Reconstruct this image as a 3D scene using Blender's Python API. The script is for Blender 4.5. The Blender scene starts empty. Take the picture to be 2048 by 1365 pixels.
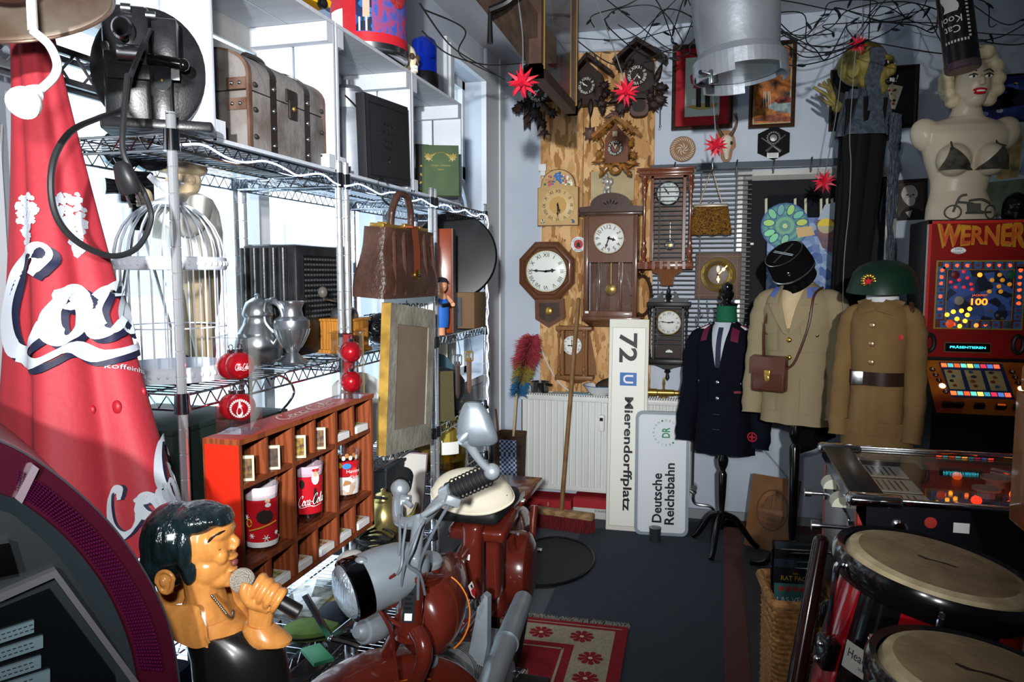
import bpy,bmesh,random
from math import*
from mathutils import Vector,Matrix,Euler,noise as mnoise
V=Vector
random.seed(7)
SC=bpy.context.scene
COL=SC.collection
EYE=V((0,0,1.5));TH=radians(15.5);PH=radians(5.2);FPX=1500.0
cd=bpy.data.cameras.new('camera');cam=bpy.data.objects.new('camera',cd);COL.objects.link(cam)
cd.sensor_width=36;cd.lens=FPX/2048*36;cd.clip_start=.02
cam.location=EYE;cam.rotation_euler=(pi/2-PH,0,TH)
SC.camera=cam
_fh=V((-sin(TH),cos(TH),0));_R=V((cos(TH),sin(TH),0))
_F=_fh*cos(PH)-V((0,0,sin(PH)));_U=_fh*sin(PH)+V((0,0,cos(PH)))
def ray(u,v):return _F+_R*((u-1024)/FPX)+_U*((682.5-v)/FPX)
def onX(u,v,X):d=ray(u,v);return EYE+d*(X/d.x)
def onY(u,v,Y):d=ray(u,v);return EYE+d*(Y/d.y)
def onZ(u,v,Z):d=ray(u,v);return EYE+d*((Z-EYE.z)/d.z)
def at(u,v,t):return EYE+ray(u,v)*t
SC.view_settings.view_transform='Standard';SC.view_settings.look='None'
SC.view_settings.exposure=0.27;SC.view_settings.gamma=1;SC.view_settings.use_curve_mapping=False
W=bpy.data.worlds.new('world');SC.world=W;W.use_nodes=True
bg=W.node_tree.nodes['Background'];bg.inputs[0].default_value=(.72,.86,1.0,1);bg.inputs[1].default_value=4.0
def spot(name,loc,aim,energy,angle,blend,size,color=(1,1,1)):
 l=bpy.data.lights.new(name,'SPOT');o=bpy.data.objects.new(name,l);COL.objects.link(o)
 l.energy=energy;l.spot_size=radians(angle);l.spot_blend=blend;l.shadow_soft_size=size;l.color=color
 o.location=loc;o.rotation_euler=(V(aim)-V(loc)).to_track_quat('-Z','Y').to_euler()
 return o
spot('rear_flash_fill',(.20,-1.1,1.84),onY(1090,470,4.6),640,56,1.0,.035,(.98,.99,1))  # extra flash lamp added behind the camera to brighten the back wall
spot('photo_flash_spill',(-.10,.02,1.66),onY(740,640,4.6),58,124,1.0,.035,(.98,.99,1))
CY=SC.cycles
CY.max_bounces=8;CY.diffuse_bounces=4;CY.glossy_bounces=4;CY.transmission_bounces=8
CY.transparent_max_bounces=16;CY.sample_clamp_indirect=6;CY.caustics_reflective=False;CY.caustics_refractive=False
def lin(c):
 if isinstance(c,str):
  c=c.lstrip('#');c=[int(c[i:i+2],16)/255 for i in(0,2,4)]
 return tuple((x/12.92 if x<=.04045 else((x+.055)/1.055)**2.4)for x in c[:3])+(1,)
_mats={}
def mat(c,rough=.5,metal=0.,c2=None,scale=20,stretch=(1,1,1),lo=.35,hi=.65,bump=0.,bscale=None,emit=None,es=1.,trans=0.,alpha=1.,coat=0.,kind='noise',ior=1.45,detail=6.,sheen=0.,spec=.32):
 key=(str(c),rough,metal,str(c2),scale,stretch,lo,hi,bump,bscale,str(emit),es,trans,alpha,coat,kind,ior,detail,sheen,spec)
 if key in _mats:return _mats[key]
 m=bpy.data.materials.new('material');_mats[key]=m
 m.use_nodes=True;nt=m.node_tree;N=nt.nodes;L=nt.links;b=N['Principled BSDF']
 b.inputs['Base Color'].default_value=lin(c);b.inputs['Roughness'].default_value=rough;b.inputs['Metallic'].default_value=metal
 b.inputs['IOR'].default_value=ior;b.inputs['Transmission Weight'].default_value=trans;b.inputs['Alpha'].default_value=alpha
 b.inputs['Coat Weight'].default_value=coat;b.inputs['Coat Roughness'].default_value=.08;b.inputs['Sheen Weight'].default_value=sheen
 b.inputs['Specular IOR Level'].default_value=spec
 if emit:b.inputs['Emission Color'].default_value=lin(emit);b.inputs['Emission Strength'].default_value=es
 if c2 or bump:
  tc=N.new('ShaderNodeTexCoord');mp=N.new('ShaderNodeMapping');mp.inputs['Scale'].default_value=stretch
  L.new(tc.outputs['Object'],mp.inputs[0])
 if c2:
  if kind=='wood':
   t=N.new('ShaderNodeTexWave');t.inputs['Scale'].default_value=scale;t.inputs['Distortion'].default_value=6
   t.inputs['Detail'].default_value=3;t.inputs['Detail Scale'].default_value=1.5;out=t.outputs['Fac']
  elif kind=='vor':
   t=N.new('ShaderNodeTexVoronoi');t.inputs['Scale'].default_value=scale;out=t.outputs['Color']
  elif kind=='check':
   t=N.new('ShaderNodeTexChecker');t.inputs['Scale'].default_value=scale;out=t.outputs['Fac']
  else:
   t=N.new('ShaderNodeTexNoise');t.inputs['Scale'].default_value=scale;t.inputs['Detail'].default_value=detail;out=t.outputs['Fac']
  L.new(mp.outputs[0],t.inputs['Vector'])
  r=N.new('ShaderNodeValToRGB');r.color_ramp.elements[0].position=lo;r.color_ramp.elements[1].position=hi
  r.color_ramp.elements[0].color=lin(c);r.color_ramp.elements[1].color=lin(c2)
  L.new(out,r.inputs[0]);L.new(r.outputs[0],b.inputs['Base Color'])
 if bump:
  t2=N.new('ShaderNodeTexNoise');t2.inputs['Scale'].default_value=bscale or scale;t2.inputs['Detail'].default_value=4
  L.new(mp.outputs[0],t2.inputs['Vector'])
  bp=N.new('ShaderNodeBump');bp.inputs['Strength'].default_value=bump;bp.inputs['Distance'].default_value=.01
  L.new(t2.outputs['Fac'],bp.inputs['Height']);L.new(bp.outputs[0],b.inputs['Normal'])
 return m
def glass(c='#ffffff',rough=.02,a=.12):
 """thin clear sheet: mostly transparent with a glossy reflection"""
 key=('glass',c,rough,a)
 if key in _mats:return _mats[key]
 m=bpy.data.materials.new('material');_mats[key]=m
 m.use_nodes=True;nt=m.node_tree;N=nt.nodes;L=nt.links;N.clear()
 o=N.new('ShaderNodeOutputMaterial');mx=N.new('ShaderNodeMixShader');tr=N.new('ShaderNodeBsdfTransparent');gl=N.new('ShaderNodeBsdfGlossy')
 fr=N.new('ShaderNodeLayerWeight');fr.inputs['Blend'].default_value=.5
 pw=N.new('ShaderNodeMath');pw.operation='POWER';pw.inputs[1].default_value=4
 ad=N.new('ShaderNodeMath');ad.operation='MULTIPLY_ADD';ad.inputs[1].default_value=.8;ad.inputs[2].default_value=a;ad.use_clamp=True
 gl.inputs['Roughness'].default_value=rough;tr.inputs[0].default_value=lin(c)
 L.new(fr.outputs['Facing'],pw.inputs[0]);L.new(pw.outputs[0],ad.inputs[0]);L.new(ad.outputs[0],mx.inputs[0]);L.new(tr.outputs[0],mx.inputs[1]);L.new(gl.outputs[0],mx.inputs[2])
 L.new(mx.outputs[0],o.inputs[0]);return m
_txt={}
def text2d(s):
 if s in _txt:return _txt[s]
 cu=bpy.data.curves.new('lettering','FONT');cu.body=s.lstrip('*');cu.offset=.025 if s[0]=='*' else 0;cu.resolution_u=3;cu.fill_mode='FRONT'
 o=bpy.data.objects.new('lettering',cu);COL.objects.link(o)
 bpy.context.view_layer.update()
 me=o.evaluated_get(bpy.context.evaluated_depsgraph_get()).to_mesh()
 vs=[(v.co.x,v.co.y)for v in me.vertices];fs=[tuple(p.vertices)for p in me.polygons]
 o.evaluated_get(bpy.context.evaluated_depsgraph_get()).to_mesh_clear()
 bpy.data.objects.remove(o);bpy.data.curves.remove(cu)
 if vs:
  x0=min(v[0]for v in vs);x1=max(v[0]for v in vs);y0=min(v[1]for v in vs);y1=max(v[1]for v in vs)
  vs=[((x-(x0+x1)/2),(y-(y0+y1)/2))for x,y in vs]
  _txt[s]=(vs,fs,x1-x0,y1-y0)
 else:_txt[s]=([],[],1,1)
 return _txt[s]
def spl(pts,n=8,closed=False):
 """Catmull-Rom through points"""
 pts=[V(p)for p in pts];out=[];m=len(pts)
 rng=range(m)if closed else range(m-1)
 for i in rng:
  if closed:a,b,c,d=pts[(i-1)%m],pts[i],pts[(i+1)%m],pts[(i+2)%m]
  else:a,b,c,d=pts[max(i-1,0)],pts[i],pts[i+1],pts[min(i+2,m-1)]
  for k in range(n):
   t=k/n
   out.append(.5*((2*b)+(c-a)*t+(2*a-5*b+4*c-d)*t*t+(3*b-a-3*c+d)*t**3))
 if not closed:out.append(pts[-1])
 return out
class MB:
 def __init__(s,m=None):s.bm=bmesh.new();s.ms=[];s.M=Matrix();s.m=m
 def mi(s,m):
  m=m or s.m
  if m not in s.ms:s.ms.append(m)
  return s.ms.index(m)
 def v(s,c):return s.bm.verts.new(s.M@V(c))
 def f(s,vs,m=None,mi=None):
  try:f=s.bm.faces.new(vs)
  except ValueError:return None
  f.material_index=s.mi(m)if mi is None else mi
  return f
 def poly(s,pts,m=None):return s.f([s.v(p)for p in pts],m)
 def box(s,c,d,m=None,rot=None,bev=0,seg=2):
  mi=s.mi(m);R=Matrix.Translation(V(c))@(Euler(rot).to_matrix().to_4x4()if rot else Matrix())
  tmp=bmesh.new()if bev else s.bm
  vs=[tmp.verts.new((R if bev else s.M@R)@V((((i&1)-.5)*d[0],((i>>1&1)-.5)*d[1],((i>>2)-.5)*d[2])))for i in range(8)]
  fs=[]
  for q in((0,2,3,1),(4,5,7,6),(0,1,5,4),(2,6,7,3),(0,4,6,2),(1,3,7,5)):
   f=tmp.faces.new([vs[k]for k in q]);f.material_index=mi;fs.append(f)
  if bev:
   bmesh.ops.bevel(tmp,geom=tmp.edges[:],offset=min(bev,min(d)*.49),segments=seg,affect='EDGES',profile=.5)
   s.merge(tmp,mi)
  return s
 def bx(s,x0,x1,y0,y1,z0,z1,m=None,bev=0,seg=2):
  return s.box(((x0+x1)/2,(y0+y1)/2,(z0+z1)/2),(abs(x1-x0),abs(y1-y0),abs(z1-z0)),m,None,bev,seg)
 def merge(s,tmp,mi):
  mp={}
  for v in tmp.verts:mp[v]=s.bm.verts.new(s.M@v.co)
  for f in tmp.faces:
   try:g=s.bm.faces.new([mp[v]for v in f.verts]);g.material_index=mi
   except ValueError:pass
  tmp.free()
 def ring(s,c,ax,r,n,up=None):
  ax=V(ax).normalized();a=V(up)if up else(V((0,0,1))if abs(ax.z)<.9 else V((1,0,0)))
  a=(a-ax*a.dot(ax)).normalized();b=ax.cross(a)
  rr=r if isinstance(r,tuple)else(r,r)
  return[s.v(V(c)+a*cos(2*pi*i/n)*rr[0]+b*sin(2*pi*i/n)*rr[1])for i in range(n)]
 def loft(s,rings,m=None,closed=True,cap=True,loop=False):
  mi=s.mi(m);n=len(rings[0])
  prs=list(zip(rings,rings[1:]))+([(rings[-1],rings[0])]if loop else[])
  for A,B in prs:
   for i in range(n if closed else n-1):
    s.f([A[i],A[(i+1)%n],B[(i+1)%n],B[i]],mi=mi)
  if cap and not loop and closed:
   if len(set(rings[0]))>2:s.f(rings[0][::-1],mi=mi)
   if len(set(rings[-1]))>2:s.f(rings[-1],mi=mi)
  return s
 def cyl(s,p0,p1,r0,r1=None,n=16,m=None,cap=True):
  p0,p1=V(p0),V(p1);ax=p1-p0;r1=r0 if r1 is None else r1
  return s.loft([s.ring(p0,ax,max(r0,1e-5),n),s.ring(p1,ax,max(r1,1e-5),n)],m,cap=cap)
 def tube(s,pts,r,n=8,m=None,closed=False,cap=True):
  pts=[V(p)for p in pts];N=len(pts);rings=[];up=None
  for i,p in enumerate(pts):
   a=pts[(i-1)%N]if(closed or i>0)else p;b=pts[(i+1)%N]if(closed or i<N-1)else p
   t=(b-a)
   if t.length<1e-9:t=V((0,0,1))
   t.normalize()
   if up is None:up=V((0,0,1))if abs(t.z)<.9 else V((1,0,0))
   up=up-t*up.dot(t)
   if up.length<1e-6:up=t.orthogonal()
   up.normalize()
   rad=r[i]if isinstance(r,(list,tuple))and not(len(r)==2 and N!=2 and False)else r
   rings.append(s.ring(p,t,rad,n,up))
  return s.loft(rings,m,cap=cap,loop=closed)
 def lathe(s,prof,n=24,m=None,o=(0,0,0),ax=(0,0,1),cap=True,sq=1.):
  o=V(o);ax=V(ax).normalized()
  return s.loft([s.ring(o+ax*z,ax,(max(r,1e-5),max(r*sq,1e-5)),n)for r,z in prof],m,cap=cap)
 def sph(s,c,r,m=None,n=16,k=10,rot=None):
  r=(r,r,r)if not isinstance(r,(tuple,list))else r;R=Euler(rot).to_matrix()if rot else Matrix.Identity(3)
  rings=[]
  for j in range(k+1):
   ph=-pi/2+pi*j/k;q=max(cos(ph),.002)
   rings.append([s.v(V(c)+R@V((cos(2*pi*i/n)*q*r[0],sin(2*pi*i/n)*q*r[1],sin(ph)*r[2])))for i in range(n)])
  return s.loft(rings,m)
 def prism(s,pts,y0,y1,m=None,m2=None):
  """outline in (x,z) extruded along y"""
  a=[s.v((p[0],y0,p[1]))for p in pts];b=[s.v((p[0],y1,p[1]))for p in pts];n=len(pts)
  mi=s.mi(m)
  for i in range(n):s.f([a[i],a[(i+1)%n],b[(i+1)%n],b[i]],mi=mi)
  s.f(a,m2 or m);s.f(b[::-1],mi=mi);return s
 def prz(s,pts,z0,z1,m=None):
  """outline in (x,y) extruded along z"""
  a=[s.v((p[0],p[1],z0))for p in pts];b=[s.v((p[0],p[1],z1))for p in pts];n=len(pts);mi=s.mi(m)
  for i in range(n):s.f([a[i],a[(i+1)%n],b[(i+1)%n],b[i]],mi=mi)
  s.f(a[::-1],mi=mi);s.f(b,mi=mi);return s
 def grid(s,fn,nu,nv,m=None,wrap=False):
  mi=s.mi(m);P=[[s.v(fn(i/nu,j/nv))for i in range(nu if wrap else nu+1)]for j in range(nv+1)]
  w=len(P[0])
  for j in range(nv):
   for i in range(nu):
    s.f([P[j][i],P[j][(i+1)%w],P[j+1][(i+1)%w],P[j+1][i]],mi=mi)
  return s
 def text(s,t,c,h,m,right=(1,0,0),up=(0,0,1),w=None,fn=None):
  """flat lettering; h = height, w = optional forced width"""
  vs,fs,tw,th=text2d(t)
  if not vs:return s
  k=h/th;kx=(w/tw)if w else k;c=V(c);r=V(right);u=V(up);mi=s.mi(m)
  P=[s.v(fn(x*kx,y*k)if fn else c+r*(x*kx)+u*(y*k))for x,y in vs]
  for f in fs:s.f([P[i]for i in f],mi=mi)
  return s
 def disc(s,c,r,m,ax=(0,-1,0),n=24):
  s.f(s.ring(c,ax,r,n),m);return s
 def build(s,name,parent=None,loc=None,rot=None,smooth=True,ang=38,sub=0):
  me=bpy.data.meshes.new(name)
  bmesh.ops.recalc_face_normals(s.bm,faces=s.bm.faces[:])
  s.bm.to_mesh(me);s.bm.free()
  for m in s.ms:me.materials.append(m)
  if smooth and len(me.polygons):
   me.polygons.foreach_set('use_smooth',[True]*len(me.polygons));me.set_sharp_from_angle(angle=radians(ang))
  o=bpy.data.objects.new(name,me);COL.objects.link(o)
  if loc is not None:o.location=loc
  if rot is not None:o.rotation_euler=rot
  if parent:o.parent=parent
  if sub:
   md=o.modifiers.new('smooth','SUBSURF');md.levels=sub;md.render_levels=sub
  return o
def tag(o,label,cat,group=None,kind=None):
 o['label']=label;o['category']=cat
 if group:o['group']=group
 if kind:o['kind']=kind
 return o
def thing(name,label,cat,loc=(0,0,0),rot=(0,0,0),group=None):
 o=bpy.data.objects.new(name,None);COL.objects.link(o);o.location=loc;o.rotation_euler=rot;o.empty_display_size=.05
 return tag(o,label,cat,group)
def struct(o):o['kind']='structure';return o
def dup(o,loc=None,rot=None,label=None,group=None,parent=None):
 c=o.copy();COL.objects.link(c)
 if parent:c.parent=parent
 if loc is not None:c.location=loc
 if rot is not None:c.rotation_euler=rot
 if label:c['label']=label
 if group:c['group']=group
 for ch in[x for x in bpy.data.objects if x.parent is o]:dup(ch,parent=c)
 return c
def arc(cx,cy,r,a0,a1,n,ry=None):
 return[(cx+r*cos(radians(a0+(a1-a0)*i/n)),cy+(ry or r)*sin(radians(a0+(a1-a0)*i/n)))for i in range(n+1)]
def rrect(w,h,r,n=4,cx=0,cy=0):
 p=[]
 for sx,sy,a in((1,1,0),(-1,1,90),(-1,-1,180),(1,-1,270)):
  p+=arc(cx+sx*(w/2-r),cy+sy*(h/2-r),r,a,a+90,n)
 return p
SCRIPT={'C':([[(.95,1.45),(1.15,1.75),(1.0,1.98),(.7,1.9),(.35,1.45),(.12,.8),(.2,.15),(.6,-.05),(1.0,.15),(1.25,.5)]],1.2),'o':([[(.35,.95),(.1,.6),(.08,.2),(.3,0),(.58,.2),(.66,.6),(.5,.95),(.3,.98),(.45,.72),(.8,.72)]],.72),'c':([[(.62,.75),(.55,.96),(.3,.9),(.08,.5),(.15,.08),(.4,0),(.68,.25)]],.66),'a':([[(.62,.8),(.45,.98),(.2,.85),(.06,.4),(.2,.02),(.42,.15),(.62,.8)],[(.66,.95),(.56,.35),(.64,.02),(.86,.2)]],.84),'l':([[(.1,.25),(.42,1.0),(.55,1.7),(.4,1.9),(.26,1.5),(.2,.7),(.26,.05),(.5,.1),(.62,.3)]],.58),'-':([[(.05,.5),(.25,.62),(.5,.5)]],.55)}
def script(word,wmin=.07,wmax=.24,swash=True):
 """list of ribbons [(left,right) point pairs] for a word; overall width is returned too"""
 out=[];x=0
 for ch in word:
  strokes,adv=SCRIPT[ch]
  for st in strokes:out.append([V((px+x+py*.18,py))for px,py in st])
  x+=adv
 if swash:out.append([V((.3,-.1)),V((.9,-.38)),V((x*.45,-.2)),V((x*.62,-.5)),V((x*.9,-.35))])
 rib=[]
 for st in out:
  p=spl(st,7);r=[]
  for i,q in enumerate(p):
   t=(p[min(i+1,len(p)-1)]-p[max(i-1,0)]).normalized();nrm=V((-t.y,t.x))
   w=wmin+(wmax-wmin)*abs(t.x*.35-t.y*.94)**1.3*(1 if 2<i<len(p)-3 else .5)
   r.append((q+nrm*w/2,q-nrm*w/2))
  rib.append(r)
 return rib,x
def put_script(mb,word,fn,m,**k):
 """fn maps (x,y) in letter units centred on the word to 3D"""
 rib,w=script(word,**k);mi=mb.mi(m)
 for r in rib:
  P=[(mb.v(fn(a.x-w/2,a.y-.7)),mb.v(fn(b.x-w/2,b.y-.7)))for a,b in r]
  for(a,b),(c,d)in zip(P,P[1:]):mb.f([a,b,d,c],mi=mi)
  # the room
YB,XW,ZC=4.63,-1.36,2.95
m_wall=mat('#c4ccd8',.75,c2='#bac3d0',scale=3,bump=.05,bscale=60)
m_white=mat('#d9dde2',.45)
m_ceil=mat('#b9bcc2',.8)
m_floor=mat('#5a5e63',.95,c2='#4c5054',scale=120,bump=.3,bscale=400)
m_pane=glass('#ffffff',.02,.02)
b=MB(m_floor);b.bx(-1.7,2.8,-2.6,4.8,-.06,0);struct(b.build('floor'))
b=MB(m_ceil);b.bx(-1.7,2.8,-2.6,4.8,ZC,ZC+.06);struct(b.build('ceiling'))
b=MB(m_wall);b.bx(XW-.34,2.8,YB,YB+.1,0,ZC);struct(b.build('wall_back'))
b=MB(m_wall);b.bx(2.7,2.8,-2.5,YB,0,ZC);struct(b.build('wall_right'))
b=MB(m_wall);b.bx(-1.7,2.8,-2.6,-2.5,0,ZC);struct(b.build('wall_front'))
b=MB(m_ceil);b.bx(XW,XW+.34,-2.5,YB,2.80,ZC);struct(b.build('trim_1'))
WY0,WY1,WZ0,WZ1=1.30,3.15,.24,2.42
AY0,AY1,AZ0,AZ1=3.70,4.24,.9,2.60
b=MB(m_wall);X0,X1=XW-.24,XW
b.bx(X0,X1,-2.5,WY0,0,ZC);b.bx(X0,X1,WY0,WY1,0,WZ0);b.bx(X0,X1,WY0,WY1,WZ1,ZC)
b.bx(X0,X1,WY1,AY0,0,ZC);b.bx(X0,X1,AY0,AY1,0,AZ0);b.bx(X0,X1,AY0,AY1,AZ1,ZC);b.bx(X0,X1,AY1,YB,0,ZC)
struct(b.build('wall_left'))
def window(name,y0,y1,z0,z1,bars_y,bars_z,arch=None):
 fr=MB(m_white);x0,x1=XW-.16,XW-.10;w=.045
 fr.bx(x0,x1,y0,y0+w,z0,z1);fr.bx(x0,x1,y1-w,y1,z0,z1);fr.bx(x0,x1,y0,y1,z0,z0+w);fr.bx(x0,x1,y0,y1,z1-w,z1)
 for y in bars_y:fr.bx(x0,x1,y-.03,y+.03,z0,z1)
 for z in bars_z:fr.bx(x0,x1,y0,y1,z-.035,z+.035)
 if arch:
  zc,r=arch;cy=(y0+y1)/2
  for rr,xx in((r,x1+.02),(r-.06,x1+.01)):
   fr.tube([(xx,cy+rr*cos(a),zc+rr*sin(a))for a in[pi*i/24 for i in range(25)]],.018,6)
 fr.bx(X0-.02,XW+.03,y0-.05,y1+.05,z0-.035,z0+.006)
 o=struct(fr.build(name))
 g=MB(m_pane);g.bx(x0+.025,x0+.031,y0+w,y1-w,z0+w,z1-w);p=g.build('pane',o)
 return o
window('window_1',WY0,WY1,WZ0,WZ1,[2.2],[2.12])
wo=window('window_2',AY0,AY1,AZ0,AZ1,[],[2.08],(1.80,.25))
b=MB(m_white)
for k,(d,t)in enumerate(((0,.05),(.05,.025))):
 b.bx(XW,XW+.03-k*.012,AY0-d-t,AY0-d,AZ0-.04,AZ1+d);b.bx(XW,XW+.03-k*.012,AY1+d,AY1+d+t,AZ0-.04,AZ1+d)
 b.bx(XW,XW+.03-k*.012,AY0-d-t,AY1+d+t,AZ1+d,AZ1+d+t)
struct(b.build('trim_2'))
b=MB(m_white);b.bx(XW+.001,XW+.02,YB-.34,YB-.004,0,2.8);b.bx(XW+.02,XW+.03,YB-.1,YB-.004,0,2.8);struct(b.build('trim_3'))
b=MB(mat('#8f9499',.7));b.bx(XW+.62,2.7,YB-.015,YB,0,.06);struct(b.build('baseboard_back'))
b=MB(mat('#cfd3d6',.9));b.bx(-30,X0,-12,20,-.3,-.2);struct(b.build('exterior_street'))
b=MB(mat('#e6e2da',.9));b.bx(-12.3,-12,-12,20,-.2,8)
for y in range(-11,20,3):
 for z in(1.,4.2):b.bx(-12,-11.95,y,y+1.3,z,z+1.9,mat('#9aa6b0',.2))
tag(b.build('house'),'pale house front across the bright street seen through the window','building')
car=thing('parked_car','pale turquoise car parked in the street outside the window','car',(-5.2,3.2,-.2))
prof=[(-2.1,.35),(-2.05,.75),(-1.9,.85),(-1.0,.95),(-.45,1.38),(.75,1.42),(1.4,1.0),(2.0,.9),(2.1,.6),(2.1,.35)]
b=MB(mat('#9fcfd0',.25,coat=.6));M0=Matrix.Rotation(pi/2,4,'Z');b.M=M0;b.prism(prof,-.8,.8);b.build('car_body',car)
b=MB(mat('#8fa9ac',.08));b.M=M0;b.prism([(-.92,.98),(-.45,1.32),(.7,1.36),(1.22,1.0)],-.81,.81);b.build('car_window',car)
for sy in(-.7,.7):
 for sx in(-1.3,1.3):
  b=MB(mat('#222222',.6));b.M=M0;b.cyl((sx,sy-.1,.32),(sx,sy+.1,.32),.32,n=20);b.build('wheel',car)
  # things on the back wall
class Wl:
 """a plane parallel to the back wall; photo points on it become local (x, z)"""
 def __init__(s,Y,u,v):s.Y=Y;s.o=onY(u,v,Y)
 def p(s,u,v):P=onY(u,v,s.Y);return(P.x-s.o.x,P.z-s.o.z)
 def r(s,u0,v0,u1,v1):
  m=(v0+v1)/2;n=(u0+u1)/2
  return s.p(u0,m)[0],s.p(u1,m)[0],s.p(n,v1)[1],s.p(n,v0)[1]
 def d(s,u,v,n):return abs(s.p(u+n,v)[0]-s.p(u,v)[0])
w_dark=mat('#4a3024',.35,c2='#33211a',kind='wood',scale=6,stretch=(6,6,1),coat=.3)
w_mid=mat('#8a5a38',.32,c2='#6a4127',kind='wood',scale=5,stretch=(8,8,1),coat=.3)
w_red=mat('#7d4327',.25,c2='#5c2d1a',kind='wood',scale=5,stretch=(8,8,1),coat=.6)
w_tall=mat('#6f452c',.35,c2='#553220',kind='wood',scale=6,stretch=(9,9,1),coat=.3)
w_black=mat('#1e1c1c',.4,c2='#131212',scale=30)
w_blackin=mat('#3a2a22',.5)
w_pine=mat('#93663c',.4,c2='#774d2b',kind='wood',scale=5,stretch=(8,8,1))
m_dialw=mat('#e9ebe0',.3);m_dials=mat('#e3e2da',.3);m_ink=mat('#151515',.5);m_brass=mat('#b08d45',.3,.75);m_gold=mat('#c8a048',.3,1.)
m_steel=mat('#b8bcc0',.25,1.);m_chrome=mat('#d4d8dc',.08,1.);m_glassw=glass('#ffffff',.03,.06);m_black=mat('#0e0e0f',.4);m_paper=mat('#f0f0ec',.7)
ROM=['XII','I','II','III','IIII','V','VI','VII','VIII','IX','X','XI'];ARA=['12','1','2','3','4','5','6','7','8','9','10','11']
def clock_face(par,c,r,face,ink,nums,tm,ring=None,hand=None,rn=.8,hn=.2,yo=0.,inner=None,ringw=.06,tick=True,hw=1.):
 x,z=c;y=yo;b=MB(face);b.lathe([(r,0),(r,.003),(r*.97,.005),(0.0001,.006)],40,face,(x,y,z),(0,-1,0))
 yy=y-.0075
 if inner:b.lathe([(r*.52,0),(r*.52,.0035),(.0001,.0035)],32,inner,(x,y-.003,z),(0,-1,0))
 for i,t in enumerate(nums or[]):
  a=pi/2-2*pi*i/12;rd=V((cos(a),0,sin(a)));rt=V((sin(a),0,-cos(a)))
  b.text(t,V((x,yy,z))+rd*r*rn,r*hn,ink,rt,rd,fn=None)
 if tick:
  for i in range(60):
   a=2*pi*i/60;ca,sa=cos(a),sin(a);q=V((-sa,0,ca))*r*(.012 if i%5 else .02)
   p0=V((x+ca*r*.93,yy,z+sa*r*.93));p1=V((x+ca*r*.96,yy,z+sa*r*.96))
   b.poly([p0-q,p0+q,p1+q,p1-q],ink)
 b.build('dial',par)
 for nm,ln,w,frac in(('hour_hand',.5,.07,(tm%12)/12),('minute_hand',.78,.045,tm%1)):
  a=pi/2-2*pi*frac;d=V((cos(a),sin(a)));q=V((-d.y,d.x));hb=MB(hand or ink);L=r*ln;w=w*r*hw;pts=[]
  for s_,t_ in((-.2,.6),(0,.8),(.5,.6),(.62,1.6),(.75,.6),(1,.1)):pts.append((d*s_*L+q*w*t_))
  pts+=[d*s_*L-q*w*t_ for s_,t_ in((1,.1),(.75,.6),(.62,1.6),(.5,.6),(0,.8),(-.2,.6))]
  hb.prism([(x+p.x,z+p.y)for p in pts],yy-.003-(.002 if nm[0]=='m' else 0),yy-.002-(.002 if nm[0]=='m' else 0))
  hb.cyl((x,yy,z),(x,yy-.006,z),r*.05,n=10);hb.build(nm,par)
 if ring:
  k=MB(ring);k.lathe([(r*1.0,-.002),(r*1.0,.006),(r*(1+ringw*.5),.011),(r*(1+ringw),.006),(r*(1+ringw),-.002)],40,ring,(x,y,z),(0,-1,0),cap=False);k.build('bezel',par)
def leafpts(s,kind=0):
 if kind==0:h=[(0,1),(.12,.62),(.42,.72),(.34,.34),(.62,.22),(.34,.02),(.42,-.3),(.1,-.22),(.04,-.6)]
 elif kind==1:h=[(0,1.1),(.16,.6),(.26,.1),(.2,-.35),(.05,-.6)]
 else:h=[(0,.9),(.3,.6),(.26,.38),(.5,.2),(.33,.05),(.4,-.2),(.12,-.25),(.03,-.6)]
 p=h+[(-x,y)for x,y in h[::-1]if x>0]
 return[(x*s,y*s)for x,y in p]
def leaf(b,x,z,s,a,y=0.,th=.008,m=None,kind=0):
 ca,sa=cos(a),sin(a);P=leafpts(s,kind);q=[(x+p[0]*ca-p[1]*sa,z+p[0]*sa+p[1]*ca)for p in P]
 A=[b.v((u,y,w))for u,w in q];B=[b.v((x+(u-x)*.7,y-th,z+(w-z)*.7))for u,w in q];n=len(q);mi=b.mi(m)
 for i in range(n):b.f([A[i],A[(i+1)%n],B[(i+1)%n],B[i]],mi=mi)
 c=b.v((x,y-th*1.5,z))
 for i in range(n):b.f([B[i],B[(i+1)%n],c],mi=mi)
def turned(b,x,y,z0,z1,r,m=None,n=14):
 H=z1-z0
 b.lathe([(r*a,z0+H*t)for a,t in((1.3,0),(1.3,.03),(.8,.05),(1.2,.1),(1.25,.15),(.7,.19),(1.0,.22),(.65,.26),(.6,.5),(.62,.72),(.9,.76),(.6,.79),(1.25,.85),(1.3,.9),(.8,.94),(1.3,.96),(1.3,1))],n,m,(x,y,0))
m_osb=mat('#b98a55',.75,c2='#6e4a2a',kind='vor',scale=15,stretch=(1.7,1,.6),lo=.05,hi=.95,bump=.25,bscale=40)
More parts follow.
